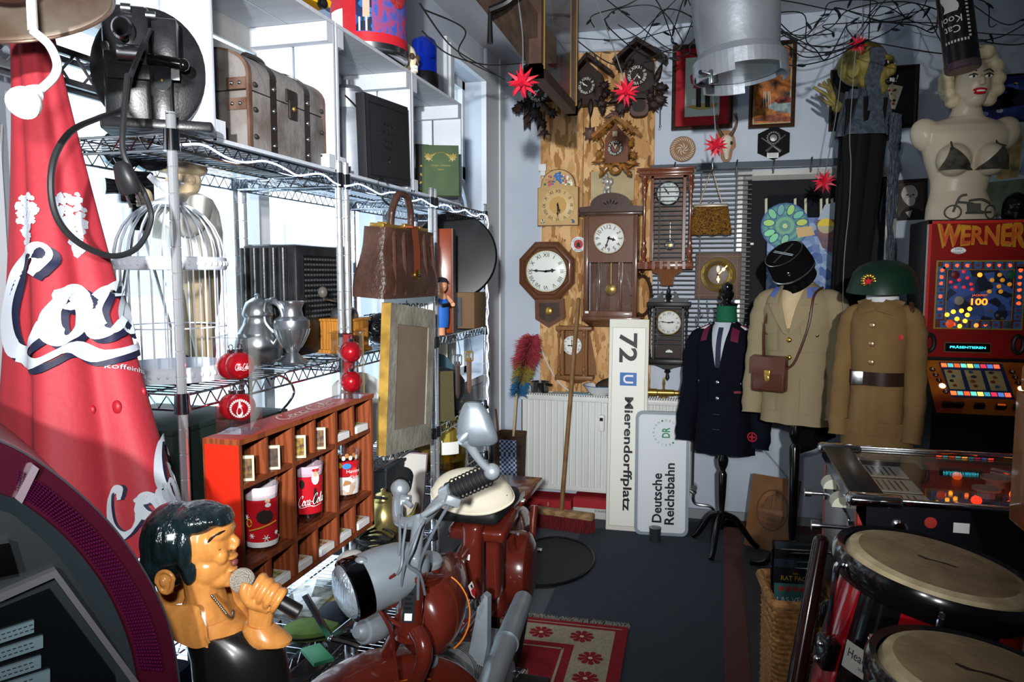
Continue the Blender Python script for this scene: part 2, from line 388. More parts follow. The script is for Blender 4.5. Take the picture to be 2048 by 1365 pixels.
def osbfix():
 nt=m_osb.node_tree;N=nt.nodes;L=nt.links
 vo=[n for n in N if n.type=='TEX_VORONOI'][0];mp=[n for n in N if n.type=='MAPPING'][0];rp=[n for n in N if n.type=='VALTORGB'][0]
 nz=N.new('ShaderNodeTexNoise');nz.inputs['Scale'].default_value=9;nz.inputs['Detail'].default_value=3
 ad=N.new('ShaderNodeMixRGB');ad.blend_type='ADD';ad.inputs[0].default_value=.28
 L.new(mp.outputs[0],nz.inputs['Vector']);L.new(mp.outputs[0],ad.inputs[1]);L.new(nz.outputs['Color'],ad.inputs[2]);L.new(ad.outputs[0],vo.inputs['Vector'])
 for p,c in((.3,'#dfb37e'),(.55,'#bd8c54'),(.8,'#96683a')):
  e=rp.color_ramp.elements.new(p);e.color=lin(c)
osbfix()
YO=YB-.02
w=Wl(YO,1190,790);b=MB(m_osb)
x0,x1,z0,z1=w.r(1081,104,1306,792)
b.bx(x0,x1,0,.018,z0,z1);b.bx(x0+.265,x0+.268,-.0006,0,z0,z1,m_ink)
tag(b.build('strand_board',loc=w.o),'tall raw strand board panel screwed to the wall behind the clocks','board')
w=Wl(YO-.06,1097,655);t=thing('wall_clock','octagonal dark wooden schoolhouse clock with white dial and pointed pendulum box','clock',w.o,group='old clocks on the back wall')
def oct_(cx,cz,rx,rz):return[(cx+rx*cos(radians(22.5+45*i))/cos(radians(22.5)),cz+rz*sin(radians(22.5+45*i))/cos(radians(22.5)))for i in range(8)]
c=w.p(1092,543);rx,rz=w.d(1092,543,55.5),w.d(1092,543,58)
b=MB(w_mid);P=[oct_(c[0],c[1],rx*k,rz*k)for k in(1,1,.93,.83,.76)];Y=[.06,.012,0,-.003,.012]
b.loft([[b.v((q[0],y,q[1]))for q in p]for p,y in zip(P,Y)],w_tall)
b.build('case',t)
clock_face(t,c,w.d(1092,543,40),m_dialw,m_ink,ROM,2.76,m_brass,yo=.008,hn=.19,ringw=.05)
b=MB(w_tall);pent=[w.p(*q)for q in((1069,600),(1126,598),(1128,637),(1097,656),(1070,638))]
b.prism(pent,.005,.06);ctr=w.p(1098,624)
b.build('pendulum_box',t)
b=MB(w_dark);inn=[(ctr[0]+(q[0]-ctr[0])*.72,ctr[1]+(q[1]-ctr[1])*.72)for q in pent];b.prism(inn,.003,.006);b.build('box_window',t)
b=MB(m_brass);b.sph((ctr[0],-.002,ctr[1]+.004),(.026,.01,.026));b.build('pendulum',t)
m_cream=mat('#c9a56c',.45,c2='#b8945c',scale=4)
w=Wl(YO-.035,1116,452);t=thing('wall_clock','cream painted wall clock with a flower bouquet on its arched top','clock',w.o,group='old clocks on the back wall')
x0,x1,z0,z1=w.r(1075,375,1157,452);zt=w.p(1116,338)[1];cx=(x0+x1)/2;hw=(x1-x0)/2
out=[(x0,z0),(x1,z0),(x1,z1),(x1-.02,z1+.004)]+arc(cx,z1+.012,hw-.022,0,180,16,zt-z1-.012)+[(x0+.02,z1+.004),(x0,z1)]
b=MB(w_tall);b.prism(out,.004,.035);o2=[(cx+(q[0]-cx)*.965,(q[1]-z0)*.97+z0+.005)for q in out];b.prism(o2,0,.005,m_cream)
cc=w.p(1116,411)
for i in range(80):
 a=random.uniform(0,2*pi);rr=random.random()**.6;fx=cx+cos(a)*rr*hw*.72;fz=zt-.045-rr*.0-abs(fx-cx)*.45+sin(a)*rr*.035
 q=(fx-cx)/hw;col='#3f6fb5' if abs(q)<.25 else('#c25b68' if q<-.25 or(q<.4 and i%2)else '#e6e2d8')
 if i%5==0:col='#3f6b45'
 b.disc((fx,-.001-i*1e-5,fz),random.uniform(.004,.009),mat(col,.6),n=7)
for sx,col in((-1,'#e8e4da'),(1,'#4c74b8')):
 for k in range(7):leaf(b,cx+sx*hw*(.72+.03*(k%3)),z0+.022+.006*(k//3),.014,(k-3)*.35+sx*.3,-.001,.001,mat(col if k%2 else '#54613f',.6),1)
b.build('case',t)
clock_face(t,cc,w.d(1116,411,33),mat('#d2b27a',.4),mat('#2a2018',.5),ROM,5.5,None,yo=.0,hn=.19,rn=.84,inner=mat('#c79a56',.35),tick=False)
w=Wl(YO-.12,1221,655);t=thing('wall_clock','tall brown wooden wall clock with silver dial and three glass strips','clock',w.o,group='old clocks on the back wall')
x0,x1,z0,z1=w.r(1167,426,1275,640);cx=(x0+x1)/2
b=MB(w_tall);T=.018
b.bx(x0,x0+T,.0,.12,z0,z1);b.bx(x1-T,x1,.0,.12,z0,z1);b.bx(x0,x1,.11,.12,z0,z1);b.bx(x0,x1,0,.12,z1-T,z1);b.bx(x0,x1,0,.12,z0,z0+T)
zm0,zm1=w.p(1221,622)[1],w.p(1221,525)[1]
b.bx(x0,x1,-.004,.016,z0,zm0,bev=.004);b.bx(x0,x0+.028,-.006,.014,z0,z1,bev=.004);b.bx(x1-.028,x1,-.006,.014,z0,z1,bev=.004);b.bx(x0,x1,-.006,.014,z1-.02,z1,bev=.004)
for q in(1198,1241):xx=w.p(q,575)[0];b.bx(xx-.007,xx+.007,-.003,.012,zm0,zm1,bev=.003)
b.bx(x0+.02,x1-.02,0,.012,zm1,z1-.015);b.build('case',t)
b=MB(w_dark);x2,x3,z2,z3=w.r(1160,400,1285,428);h=z3-z2
prof=[(x2,z2),(x3,z2),(x3,z2+h*.5),(x3-.05,z2+h*.55)]+arc(cx,z2+h*.55,(x3-x2)*.33,0,180,14,h*.95)+[(x2+.05,z2+h*.55),(x2,z2+h*.5)]
b.prism(prof,-.02,.1);b.bx(x2-.004,x3+.004,-.026,.1,z2-.008,z2+.012,bev=.004)
for k in range(5):leaf(b,cx+(k-2)*.016,z2+h*.85-abs(k-2)*.006,.016,(2-k)*.5,-.02,.006,w_black,1)
b.build('crest',t)
b=MB(w_tall);x2,x3,z2,z3=w.r(1164,634,1282,642);b.bx(x2,x3,-.02,.12,z2,z3,bev=.004);zb=w.p(1221,655)[1];b.loft([[b.v(p)for p in((x2+.006,-.012,z2),(x3-.006,-.012,z2),(x3-.006,.12,z2),(x2+.006,.12,z2))],[b.v(p)for p in((x2+.04,.05,zb),(x3-.04,.05,zb),(x3-.04,.12,zb),(x2+.04,.12,zb))]]);b.build('base',t)
clock_face(t,w.p(1218,477),w.d(1218,477,30),m_dials,m_ink,ARA,3.55,m_brass,yo=-.002,hn=.26,rn=.76,hw=1.3)
for a_,b_ in((1179,1195),(1201,1238),(1244,1265)):
 xa,xb=w.p(a_,575)[0],w.p(b_,575)[0];g=MB(m_glassw);g.bx(xa,xb,.004,.007,zm0,zm1);g.build('glass_panel',t)
 k=MB(m_chrome);k.bx(xa,xa+.004,.001,.004,zm0,zm1);k.bx(xb-.004,xb,.001,.004,zm0,zm1);k.build('glass_bevel',t)
b=MB(m_brass);pc=w.p(1219,580);b.lathe([(.0001,.012),(.02,.01),(.034,.004),(.036,0),(.0001,-.002)],28,None,(pc[0],.06,pc[1]),(0,-1,0));b.cyl((pc[0],.06,pc[1]),(pc[0],.06,zm1+.02),.004);b.build('pendulum',t)
b=MB(m_paper);p=w.p(1172,625);b.bx(p[0]-.005,p[0]+.017,-.009,-.0075,p[1]-.006,p[1]+.008);b.build('price_tag',t)
w=Wl(YO-.13,1335,570);t=thing('wall_clock','red brown regulator clock with turned columns and a tall glass door','clock',w.o,group='old clocks on the back wall')
x0,x1,z0,z1=w.r(1301,350,1371,528);cx=(x0+x1)/2
b=MB(w_red);b.bx(x0,x0+.016,0,.13,z0,z1);b.bx(x1-.016,x1,0,.13,z0,z1);b.bx(x0,x1,.12,.13,z0,z1,mat('#8a7468',.5,c2='#6a564c',scale=12));b.bx(x0,x1,0,.02,z0,z0+.016);b.bx(x0,x1,0,.02,z1-.016,z1);b.build('case',t)
b=MB(w_red);x2,x3,z2,z3=w.r(1275,336,1392,352);b.bx(x2,x3,-.035,.12,z3-.012,z3,bev=.003);b.bx(x2+.012,x3-.012,-.022,.12,z2+.008,z3-.01,bev=.006);b.bx(x2+.02,x3-.02,-.012,.12,z2,z2+.014,bev=.003);b.build('cornice',t)
b=MB(w_red);x4,x5,z4,z5=w.r(1276,524,1386,540);b.bx(x4,x5,-.03,.12,z4+.004,z5,bev=.004)
for k in range(6):xx=x4+.05+(x5-x4-.1)*k/5;b.bx(xx-.008,xx+.008,-.036,-.028,z4+.004,z5)
b.build('base',t)
for u in(1289,1381):
 b=MB(w_red);turned(b,w.p(u,430)[0],-.008,z5,z2,.014);b.build('column',t)
b=MB(w_mid);zb=w.p(1335,572)[1];zz=[z4+.004,z4-.014,z4-.03,zb+.012,zb];hh=[.085,.08,.045,.034,.036]
b.loft([[b.v(p)for p in((cx-h,-.02+.03*i/3,z),(cx+h,-.02+.03*i/3,z),(cx+h,.12,z),(cx-h,.12,z))]for i,(h,z)in enumerate(zip(hh,zz))]);b.build('corbel',t)
clock_face(t,w.p(1335,385),w.d(1335,385,22),mat('#dfe6e4',.25),m_ink,ROM,10.9,m_steel,yo=.06,hn=.18,rn=.8,ringw=.14)
b=MB(m_steel);pc=w.p(1338,489);b.lathe([(.0001,.008),(.02,.006),(.03,.002),(.031,-.001)],24,None,(pc[0],.08,pc[1]),(0,-1,0));b.cyl((pc[0],.08,pc[1]),(pc[0],.08,pc[1]+.13),.0035);b.lathe([(.0001,.005),(.012,.004),(.014,0)],16,m_brass,(pc[0],.074,pc[1]),(0,-1,0));b.build('pendulum',t)
g=MB(m_glassw);g.bx(x0+.014,x1-.014,.006,.009,z0+.014,z1-.014);g.build('glass_door',t)
w=Wl(YO-.1,1337,762);t=thing('wall_clock','black carved wall clock with broken pediment, hanging below the regulator clock','clock',w.o,group='old clocks on the back wall')
x0,x1,z0,z1=w.r(1305,613,1367,728);cx=(x0+x1)/2
b=MB(w_black);b.bx(x0,x1,.08,.1,z0,z1,w_blackin);b.bx(x0,x0+.012,0,.1,z0,z1);b.bx(x1-.012,x1,0,.1,z0,z1);b.bx(x0,x1,0,.1,z0,z0+.014);b.bx(x0,x1,0,.1,z1-.012,z1);b.build('case',t)
b=MB(w_black);x2,x3,z2,z3=w.r(1294,606,1382,614);b.bx(x2,x3,-.02,.1,z2,z3+.004,bev=.004)
zp=w.p(1337,585)[1]
for s in(-1,1):
 b.prism([(cx+s*.02,z3),(cx+s*.105,z3),(cx+s*.11,z3+.012),(cx+s*.085,z3+.022),(cx+s*.06,z3+.03),(cx+s*.045,zp),(cx+s*.03,zp+.008),(cx+s*.035,zp-.014)],-.012,.012)
 b.cyl((cx+s*.1,-.016,z3+.014),(cx+s*.1,.016,z3+.014),.014,n=14)
b.build('pediment',t)
b=MB(w_black);zt=w.p(1337,573)[1];b.lathe([(.018,z3),(.01,z3+.012),(.014,z3+.03),(.02,z3+.04),(.01,z3+.055),(.013,z3+.065),(.003,zt)],14,None,(cx,0,0));b.build('finial',t)
for u in(1299,1373):
 b=MB(w_black);turned(b,w.p(u,670)[0],.0,z0,z2,.009);b.build('column',t)
b=MB(w_black);x4,x5,z4,z5=w.r(1296,720,1380,730);b.bx(x4,x5,-.02,.1,z4,z5+.003,bev=.004)
zb=w.p(1337,763)[1];b.prism([(x4+.03,z4),(x5-.03,z4),(cx+.04,z4-.016),(cx+.02,z4-.026),(cx-.02,z4-.026),(cx-.04,z4-.016)],0,.08);b.lathe([(.02,z4-.02),(.014,z4-.035),(.02,z4-.045),(.008,z4-.055),(.013,zb+.015),(.003,zb)],14,None,(cx,.03,0));b.build('base',t)
clock_face(t,w.p(1337,646),w.d(1337,646,24),mat('#e9e8df',.3),m_ink,ROM,2.77,m_brass,yo=.02,hn=.2,rn=.8,ringw=.1,inner=mat('#f0efe8',.3))
g=MB(m_glassw);g.bx(x0+.01,x1-.01,.004,.007,z0+.012,z1-.01);g.build('glass_door',t)
b=MB(m_steel);p=w.p(1338,703);b.prism([(p[0]+a*.021,p[1]+q*.02)for a,q in((-1,-.4),(1,-.4),(.9,.1),(.6,.1),(.5,.4),(.25,.2),(0,.6),(-.25,.2),(-.5,.4),(-.6,.1),(-.9,.1))],.003,.005);b.build('ornament',t)
w=Wl(YO-.08,1147,766);t=thing('wall_clock','small light brown column clock hanging just above the radiator','clock',w.o,group='old clocks on the back wall')
x0,x1,z0,z1=w.r(1124,660,1174,752);cx=(x0+x1)/2
b=MB(w_pine);b.prism([(x0,z0),(x1,z0),(x1,z1),(x0,z1)],.07,.08,mat('#6b4830',.5));b.bx(x0,x0+.01,0,.08,z0,z1);b.bx(x1-.01,x1,0,.08,z0,z1)
x6,x7=w.p(1190,720)[0],w.p(1112,720)[0];b.prism([(x7,z0),(x6,z0),(x6-.005,z0+.06),(x1,z1),(x0,z1),(x7+.005,z0+.06)],.06,.075);b.build('case',t)
b=MB(w_pine);x2,x3,z2,z3=w.r(1112,655,1184,661);b.bx(x2,x3,-.015,.08,z2,z3+.004,bev=.003);b.prism([(x2+.02,z3),(x3-.02,z3),(cx+.03,z3+.014),(cx,z3+.028),(cx-.03,z3+.014)],.02,.05);b.build('cornice',t)
b=MB(w_pine);x2,x3,z2,z3=w.r(1110,752,1186,760);b.bx(x2,x3,-.015,.08,z2,z3,bev=.003);zb=w.p(1147,768)[1];b.loft([[b.v(p)for p in((x2+.03,0,z2),(x3-.03,0,z2),(x3-.03,.08,z2),(x2+.03,.08,z2))],[b.v(p)for p in((cx-.03,.03,zb),(cx+.03,.03,zb),(cx+.03,.08,zb),(cx-.03,.08,zb))]]);b.build('base',t)
for u in(1118,1168):
 b=MB(w_pine);xx=w.p(u,700)[0];turned(b,xx,-.002,z3,z1,.009);b.lathe([(.008,z1),(.004,z1+.006),(.011,z1+.016),(.003,z1+.028)],12,None,(xx,0,0));b.build('column',t)
clock_face(t,w.p(1143,692),w.d(1143,692,19),m_dialw,m_ink,ROM,9.0,None,yo=.02,hn=.2,rn=.8)
w=Wl(YB-.11,1436,600);t=thing('wall_clock','square wooden wall clock with a broad brass chapter ring','clock',w.o,group='old clocks on the back wall')
x0,x1,z0,z1=w.r(1391,506,1482,598);b=MB(mat('#6b5549',.4,c2='#57433a',kind='wood',scale=7,stretch=(7,7,1)));b.bx(x0,x1,0,.05,z0,z1,bev=.003)
for q in(x0+.022,x1-.022):b.bx(q-.0005,q+.0005,-.0006,0,z0,z1,mat('#a8874a',.5))
for q in(z0+.02,z1-.02):b.bx(x0,x1,-.0006,0,q-.0005,q+.0005,mat('#a8874a',.5))
b.build('case',t);c=w.p(1436,550);r=w.d(1436,550,36)
b=MB(m_brass);b.lathe([(r*.56,.001),(r*.6,.006),(r*.8,.014),(r*.97,.008),(r,0)],44,None,(c[0],0,c[1]),(0,-1,0),cap=False)
for i in range(12):
 a=pi/2-2*pi*i/12;rd=V((cos(a),0,sin(a)));b.text(ROM[i],V((c[0],-.0155,c[1]))+rd*r*.79,r*.2,m_ink,V((sin(a),0,-cos(a))),rd)
b.lathe([(r*.2,0),(r*.2,.002),(.0001,.002)],16,mat('#d8cba0',.3),(c[0],0,c[1]+r*.33),(0,-1,0),sq=.5);b.build('dial',t)
for nm,fr,ln in(('hour_hand',.49,.45),('minute_hand',.12,.72)):
 a=pi/2-2*pi*fr;hb=MB(m_gold);hb.box((c[0]+cos(a)*r*ln/2,-.018,c[1]+sin(a)*r*ln/2),(r*ln,.002,r*.05),rot=(0,-a,0));hb.cyl((c[0]+cos(a)*r*ln*.6,-.02,c[1]+sin(a)*r*ln*.6),(c[0]+cos(a)*r*ln*.6,-.017,c[1]+sin(a)*r*ln*.6),r*.09,n=10);hb.cyl((c[0],-.02,c[1]),(c[0],0,c[1]),r*.06,n=10);hb.build(nm,t)
w_ck=mat('#2e1d18',.5,c2='#20130f',scale=25);w_ck2=mat('#5a4038',.5);w_ckg=mat('#a06a26',.35,c2='#6d4218',scale=30,coat=.4);w_ckr=mat('#6a3a22',.4)
m_num=mat('#e8e4d6',.5)
def cuckoo(lbl,base,box,roof,dialc,dr,depth,wood,tm,leaves,extra=None,face=None,lw=None,roofm=None):
 w=Wl(YO-depth,*base);t=thing('cuckoo_clock',lbl,'clock',w.o,group='carved cuckoo clocks')
 x0,x1,z0,z1=w.r(*box);b=MB(wood);cx=(x0+x1)/2;ap=w.p(*roof[1]);l=w.p(*roof[0]);r=w.p(*roof[2])
 b.prism([(x0,z0),(x1,z0),(x1,max(z1,z0+.01)),(ap[0],ap[1]-.02),(x0,z1)],0,depth);b.build('house',t)
 for P in(l,r):
  rb=MB(roofm or wood);d=V((P[0]-ap[0],P[1]-ap[1]));n=V((-d.y,d.x)).normalized()*.02*(1 if d.x>0 else-1)
  rb.prism([ap,P,(P[0]+n.x,P[1]+n.y),(ap[0],ap[1]+.025)],-.04,depth-.005);rb.build('roof_panel',t)
 for u,v,s,a,k in leaves:cb=MB(lw or wood);p=w.p(u,v);leaf(cb,p[0],p[1],w.d(u,v,s*1.25),radians(a),-.004-random.random()*.012,.012,None,k);cb.build('carved_leaf',t)
 c=w.p(*dialc);rr=w.d(*dialc,dr)
 clock_face(t,c,rr,face or mat('#241713',.5),m_num,ROM,tm,None,yo=-.012,hn=.3,rn=.8,tick=False,hand=m_num,inner=wood)
 return t,w
RL=lambda us,sc:[(u,v,s*sc,a,k)for u,v,s,a,k in us]
t,w=cuckoo('dark carved cuckoo clock half hidden behind the hanging picture frame',(1073,285),(1052,150,1112,196),((1030,168),(1075,118),(1122,168)),(1078,183),22,.12,w_ck,8.6,[(1044,210,16,120,0),(1038,222,14,70,2),(1058,218,18,150,1),(1072,222,20,180,0),(1092,214,16,-140,1),(1102,225,15,-120,0),(1080,238,18,170,1),(1086,245,14,-160,2),(1064,236,13,140,1)])
b=MB(w_ck);p=w.p(1052,210);b.prism([(p[0]-.02,p[1]+.05),(p[0]+.02,p[1]+.05),(p[0]+.02,p[1]-.14),(p[0],p[1]-.12),(p[0]-.02,p[1]-.14)],.02,.04);b.build('tail_board',t)
b=MB(w_ck2);q=w.p(1086,262);b.bx(q[0]-.004,q[0]+.004,.03,.04,q[1],q[1]+.12)
for a in(0,70,-70):leaf(b,q[0],q[1]-.005,.045,radians(180+a),.03,.015,None,1)
b.build('pendulum',t)
t,w=cuckoo('dark brown cuckoo clock hung just right of the hanging picture frame',(1180,282),(1150,150,1203,208),((1140,158),(1175,116),(1222,150)),(1174,173),17,.1,w_ck,9.85,[(1206,172,14,-80,0),(1208,190,15,-60,2),(1200,206,16,-120,0),(1206,218,13,180,2),(1160,208,14,160,1),(1182,212,18,180,1),(1150,210,14,130,0)])
b=MB(w_ck2);q=w.p(1178,258);b.bx(q[0]-.004,q[0]+.004,.03,.04,q[1],q[1]+.2);leaf(b,q[0],q[1]-.005,.075,pi,.03,.012,None,0);b.build('pendulum',t)
t,w=cuckoo('largest dark cuckoo clock with jagged carved leaves at the top right of the board',(1283,235),(1250,118,1305,200),((1230,127),(1274,86),(1330,120)),(1275,152),20,.14,w_ck,4.6,[(1316,150,20,-20,1),(1318,175,19,-100,2),(1314,196,22,-120,0),(1305,206,18,-140,0),(1240,185,20,120,0),(1234,200,18,110,1),(1245,210,22,160,0),(1258,205,15,170,2),(1246,135,16,60,2),(1258,130,13,-50,2),(1300,190,15,200,2)])
b=MB(w_ck2);p=w.p(1278,214);b.prism([(p[0]+q[0],p[1]+q[1])for q in rrect(.105,.1,.035)],.0,.03);b.prism([(p[0]+q[0],p[1]+.008+q[1])for q in rrect(.075,.07,.025)],-.004,.004,w_ck);b.build('weight_board',t)
b=MB(m_black);p=w.p(1321,215);b.cyl((p[0],0,p[1]+.02),(p[0],0,p[1]-.1),.002,n=6);b.tube([(p[0]+.006*cos(a),0,p[1]-.106+.006*sin(a))for a in[i*pi/5 for i in range(10)]],.0015,5,closed=True);b.build('chain',t)
t,w=cuckoo('smaller golden brown cuckoo clock with a carved bird on its roof ridge',(1232,352),(1210,276,1256,326),((1188,278),(1231,240),(1278,272)),(1231,297),15,.12,w_ckr,12.92,[(1208,262,15,60,0),(1196,270,15,110,0),(1218,252,13,30,0),(1252,254,14,-40,0),(1264,262,13,-70,0),(1205,288,12,20,1),(1200,306,14,160,2),(1262,290,14,-20,2),(1266,308,13,-150,0),(1202,322,15,100,1),(1262,326,15,-100,1),(1214,336,15,150,1),(1250,336,15,-150,1),(1206,346,10,140,2),(1258,346,10,-140,2)],lw=w_ckg,roofm=w_ckg)
b=MB(w_ck2);p=w.p(1231,243);b.sph((p[0]+.01,-.02,p[1]+.03),(.03,.014,.014),n=10,k=8,rot=(0,.3,0));b.sph((p[0]+.034,-.02,p[1]+.047),.011,n=8,k=6);leaf(b,p[0]-.02,p[1]+.035,.05,radians(110),-.02,.008,None,1);leaf(b,p[0]+.005,p[1]+.04,.04,radians(60),-.03,.006,None,1);b.build('bird',t)
b=MB(w_ckg);p=w.p(1232,338)
b.tube([(p[0]+.03*cos(a),-.02,p[1]+.028*sin(a))for a in[i*pi/10 for i in range(20)]],.009,8,closed=True)
for s in(-1,1):b.tube(spl([(p[0]+s*.02,-.015,p[1]+.01),(p[0]+s*.05,-.02,p[1]+.018),(p[0]+s*.075,-.015,p[1]+.005),(p[0]+s*.1,-.01,p[1]+.02)],5),[.014-.0008*i for i in range(16)],8)
b.build('scrollwork',t)
b=MB(mat('#b9a98a',.5));p=w.p(1230,268);b.bx(p[0]-.014,p[0]+.014,-.006,0,p[1]-.014,p[1]+.014);b.build('door',t)
w=Wl(YO-.02,1284,640);b=MB(w_dark);c=w.p(1284,592);rx,rz=w.d(1284,592,18),w.d(1284,592,40)
t=thing('oval_frame','small dark oval carved frame hanging empty between two clocks','frame',w.o)
b.tube([(c[0]+rx*cos(a),.008,c[1]+rz*sin(a))for a in[i*pi/20 for i in range(40)]],.011,8,closed=True)
for i in range(14):a=2*pi*i/14;leaf(b,c[0]+rx*1.1*cos(a),c[1]+rz*1.08*sin(a),.016,a-pi/2,.004,.012,None,1 if i%2 else 2)
for s in(0,pi):leaf(b,c[0],c[1]+cos(s)*rz*1.2,.03,s,.004,.016,None,0)
b.build('carved_rim',t)
w=Wl(YO-.02,1222,396);x0,x1,z0,z1=w.r(1182,342,1268,402);t=thing('relief_plaque','pale square plaque with a small silver angel relief, above the tall clock','plaque',w.o)
b=MB(mat('#b7a47c',.5,c2='#a08c62',scale=5));b.bx(x0,x1,0,.018,z0,z1);b.build('panel',t)
b=MB(mat('#b5b2a8',.35,.5));c=w.p(1213,372);k=w.d(1213,372,1)
for dx,dz,rx,rz in((0,20,4,5),(1,9,7,8),(3,-3,7,7),(-3,-12,4,8),(5,-12,4,8),(9,8,5,8),(-7,10,3,6),(6,-19,5,3),(-5,-20,4,3)):b.sph((c[0]+dx*k,0,c[1]+dz*k),(rx*k,5*k,rz*k),n=10,k=8)
b.build('angel_relief',t)
w=Wl(YO-.004,1157,489);b=MB(mat('#dfe3e4',.35));c=(0,0);r=w.d(1157,489,15)
b.lathe([(r,0),(r,.003),(.0001,.004)],28,None,(0,0,0),(0,-1,0));b.lathe([(r*.62,.0),(r*.62,.0046),(.0001,.0046)],24,mat('#b5382a',.4),(0,0,0),(0,-1,0));b.prism([(-r*.3,-r*.35),(r*.3,-r*.35),(r*.22,r*.05),(0,r*.35),(-r*.22,r*.05)],-.0056,-.005,m_black)
for i,ch in enumerate('BERLINER'):a=radians(150-i*17);b.text(ch,(r*.8*cos(a),-.0046,r*.8*sin(a)),r*.2,m_ink,(sin(a),0,-cos(a)),(cos(a),0,sin(a)))
b.text('PILSNER',(0,-.0048,-r*.75),r*.2,m_ink)
tag(b.build('badge',loc=w.o),'small round white enamel badge with a red centre, left of the tall clock','badge')
w=Wl(YO-.03,1084,335);b=MB(mat('#dcdcd8',.4));b.box((0,.015,0),(.05,.03,.045),bev=.005);b.bx(-.01,.02,.0,.02,-.05,-.02,bev=.003);tag(b.build('junction_box',loc=w.o),'small white cable junction box at the left edge of the strand board','socket')
P=[onY(u,v,YO-.006)for u,v in((1086,345),(1087,400),(1083,450),(1082,480),(1079,660),(1084,700),(1108,752),(1135,780),(1160,785))]
b=MB(mat('#d7d9d8',.5));b.tube(spl(P,6),.0045,6);tag(b.build('white_cable'),'thin white cable running down the left edge of the strand board','cable')
# radiator, signs, pictures and the rest along the back wall
def basis(o,right,up):
 r=V(right).normalized();u=V(up);u=(u-r*u.dot(r)).normalized();n=r.cross(u)
 m=Matrix(((r.x,-n.x,u.x),(r.y,-n.y,u.y),(r.z,-n.z,u.z)))
 return m.to_euler()
m_rad=mat('#dfe1dc',.35)
YR=YB-.14;w=Wl(YR,1210,1000);x0,x1,z0,z1=w.r(1043,797,1381,988)
t=thing('radiator','white ribbed panel radiator under the clocks','radiator',w.o)
b=MB(m_rad);n=26;H=z1-z0
P=[]
for i in range(n):
 a=x0+.012+(x1-x0-.024)*i/n;q=(x1-x0-.024)/n
 P+=[(a,0),(a+q*.55,0),(a+q*.65,.012),(a+q*.9,.012)]
P=[(x0,0)]+P+[(x1,0),(x1,.02),(x0,.02)]
b.prz(P,z0+.03,z1-.03);b.bx(x0,x1,-.001,.02,z0,z0+.03,bev=.004);b.bx(x0,x1,-.001,.02,z1-.03,z1,bev=.004);b.build('front_panel',t)
b=MB(m_rad);b.bx(x0,x0+.006,.0,.1,z0,z1);b.build('side_cover',t);b=MB(m_rad);b.bx(x1-.006,x1,0,.1,z0,z1);b.build('side_cover',t)
b=MB(m_rad);b.bx(x0,x1,0,.006,z1,z1+.012);b.bx(x0,x1,.094,.1,z1,z1+.012)
for i in range(70):xx=x0+(x1-x0)*i/69;b.bx(xx-.003,xx+.003,0,.1,z1+.003,z1+.01)
b.build('top_grille',t)
b=MB(m_rad);b.bx(x0,x1,.08,.1,z0,z1);b.build('rear_panel',t)
b=MB(mat('#e8e8e4',.4));c=w.p(1204,846);b.bx(c[0]-.017,c[0]+.017,-.028,0,c[1]-.05,c[1]+.05,bev=.006);b.bx(c[0]-.01,c[0]+.01,-.03,-.027,c[1]+.015,c[1]+.035,m_black);o=b.build('heat_meter',t);o['label']='white heat meter with a small black display'
b=MB(m_steel);p=w.p(1388,985);b.tube(spl([(x1-.01,.05,z0+.05),(x1+.03,.05,z0+.03),(p[0],.05,p[1]),(p[0]+.005,.05,p[1]-.08),(p[0]+.1,.06,p[1]-.1),(p[0]+.14,.08,p[1]-.17)],6),.009,8);b.cyl((p[0],.02,p[1]+.02),(p[0],.08,p[1]+.02),.018,n=12);b.tube([(p[0]-.01,.05,p[1]+.02),(p[0]-.012,.05,p[1]+.5)],.008,8);b.build('valve_pipe',t)
RZ=w.o.z+z1+.012
for i,(u0,u1,lb)in enumerate(((1050,1142,'red and white cardboard tile box lying under the radiator beside the trolley'),(1146,1222,'red and white cardboard tile box under the radiator with printed name, behind the broom'))):
 w=Wl(YB-.2,(u0+u1)/2,1050);x0,x1,z0,z1=w.r(u0,1000,u1,1048);zf=-w.o.z
 b=MB(mat('#d2d0cb',.7));b.bx(x0,x1,0,.17,zf+.003,z1,bev=.003);b.bx(x0-.0005,x1+.0005,-.0008,.17,z1-.055,z1+.0006,mat('#a8262c',.6))
 if i:b.text('KERMOS',(x1-.06,-.001,zf+.055),.016,m_ink,(-1,0,0),(0,0,-1))
 else:b.prism([(.0+p[0]*1.4,zf+.07+p[1]*1.4)for p in leafpts(.012,1)],-.0012,-.0006,mat('#a09c96',.7))
 tag(b.build('tile_box',loc=w.o),lb,'box')
m_sign=mat('#e6e2d4',.4);m_letter=mat('#14181c',.45)
P0,P1,PT=onZ(1211,1060,.004),onZ(1290,1066,.004),onY(1263,639,YB-.26)
t=thing('station_sign','tall cream station sign reading 72 U Mierendorffplatz sideways, leaning on the radiator','sign',(P0+P1)/2,basis(None,P1-P0,PT-(P0+P1)/2))
wd=(P1-P0).length;ht=(PT-(P0+P1)/2).length
b=MB(m_sign);b.bx(-wd/2,wd/2,0,.03,0,ht,bev=.004);b.bx(-wd/2+.02,wd/2-.02,-.0015,0,.03,ht-.05,mat('#eeebdf',.4));b.bx(-wd/2+.018,wd/2-.018,-.001,0,.028,ht-.048,mat('#8f8c80',.5));b.build('board',t)
k=ht/423.
def SZ(v):return(1062-v)*k
b=MB(m_letter);R,U=(0,0,-1),(1,0,0)
b.text('*72',(-.004,-.003,SZ(696)),.105,m_letter,R,U,w=.17);b.build('route_number',t);b=MB(m_letter);b.text('*Mierendorffplatz',(-.0,-.003,SZ(908)),.066,m_letter,R,U,w=SZ(795)-SZ(1022));b.build('lettering',t)
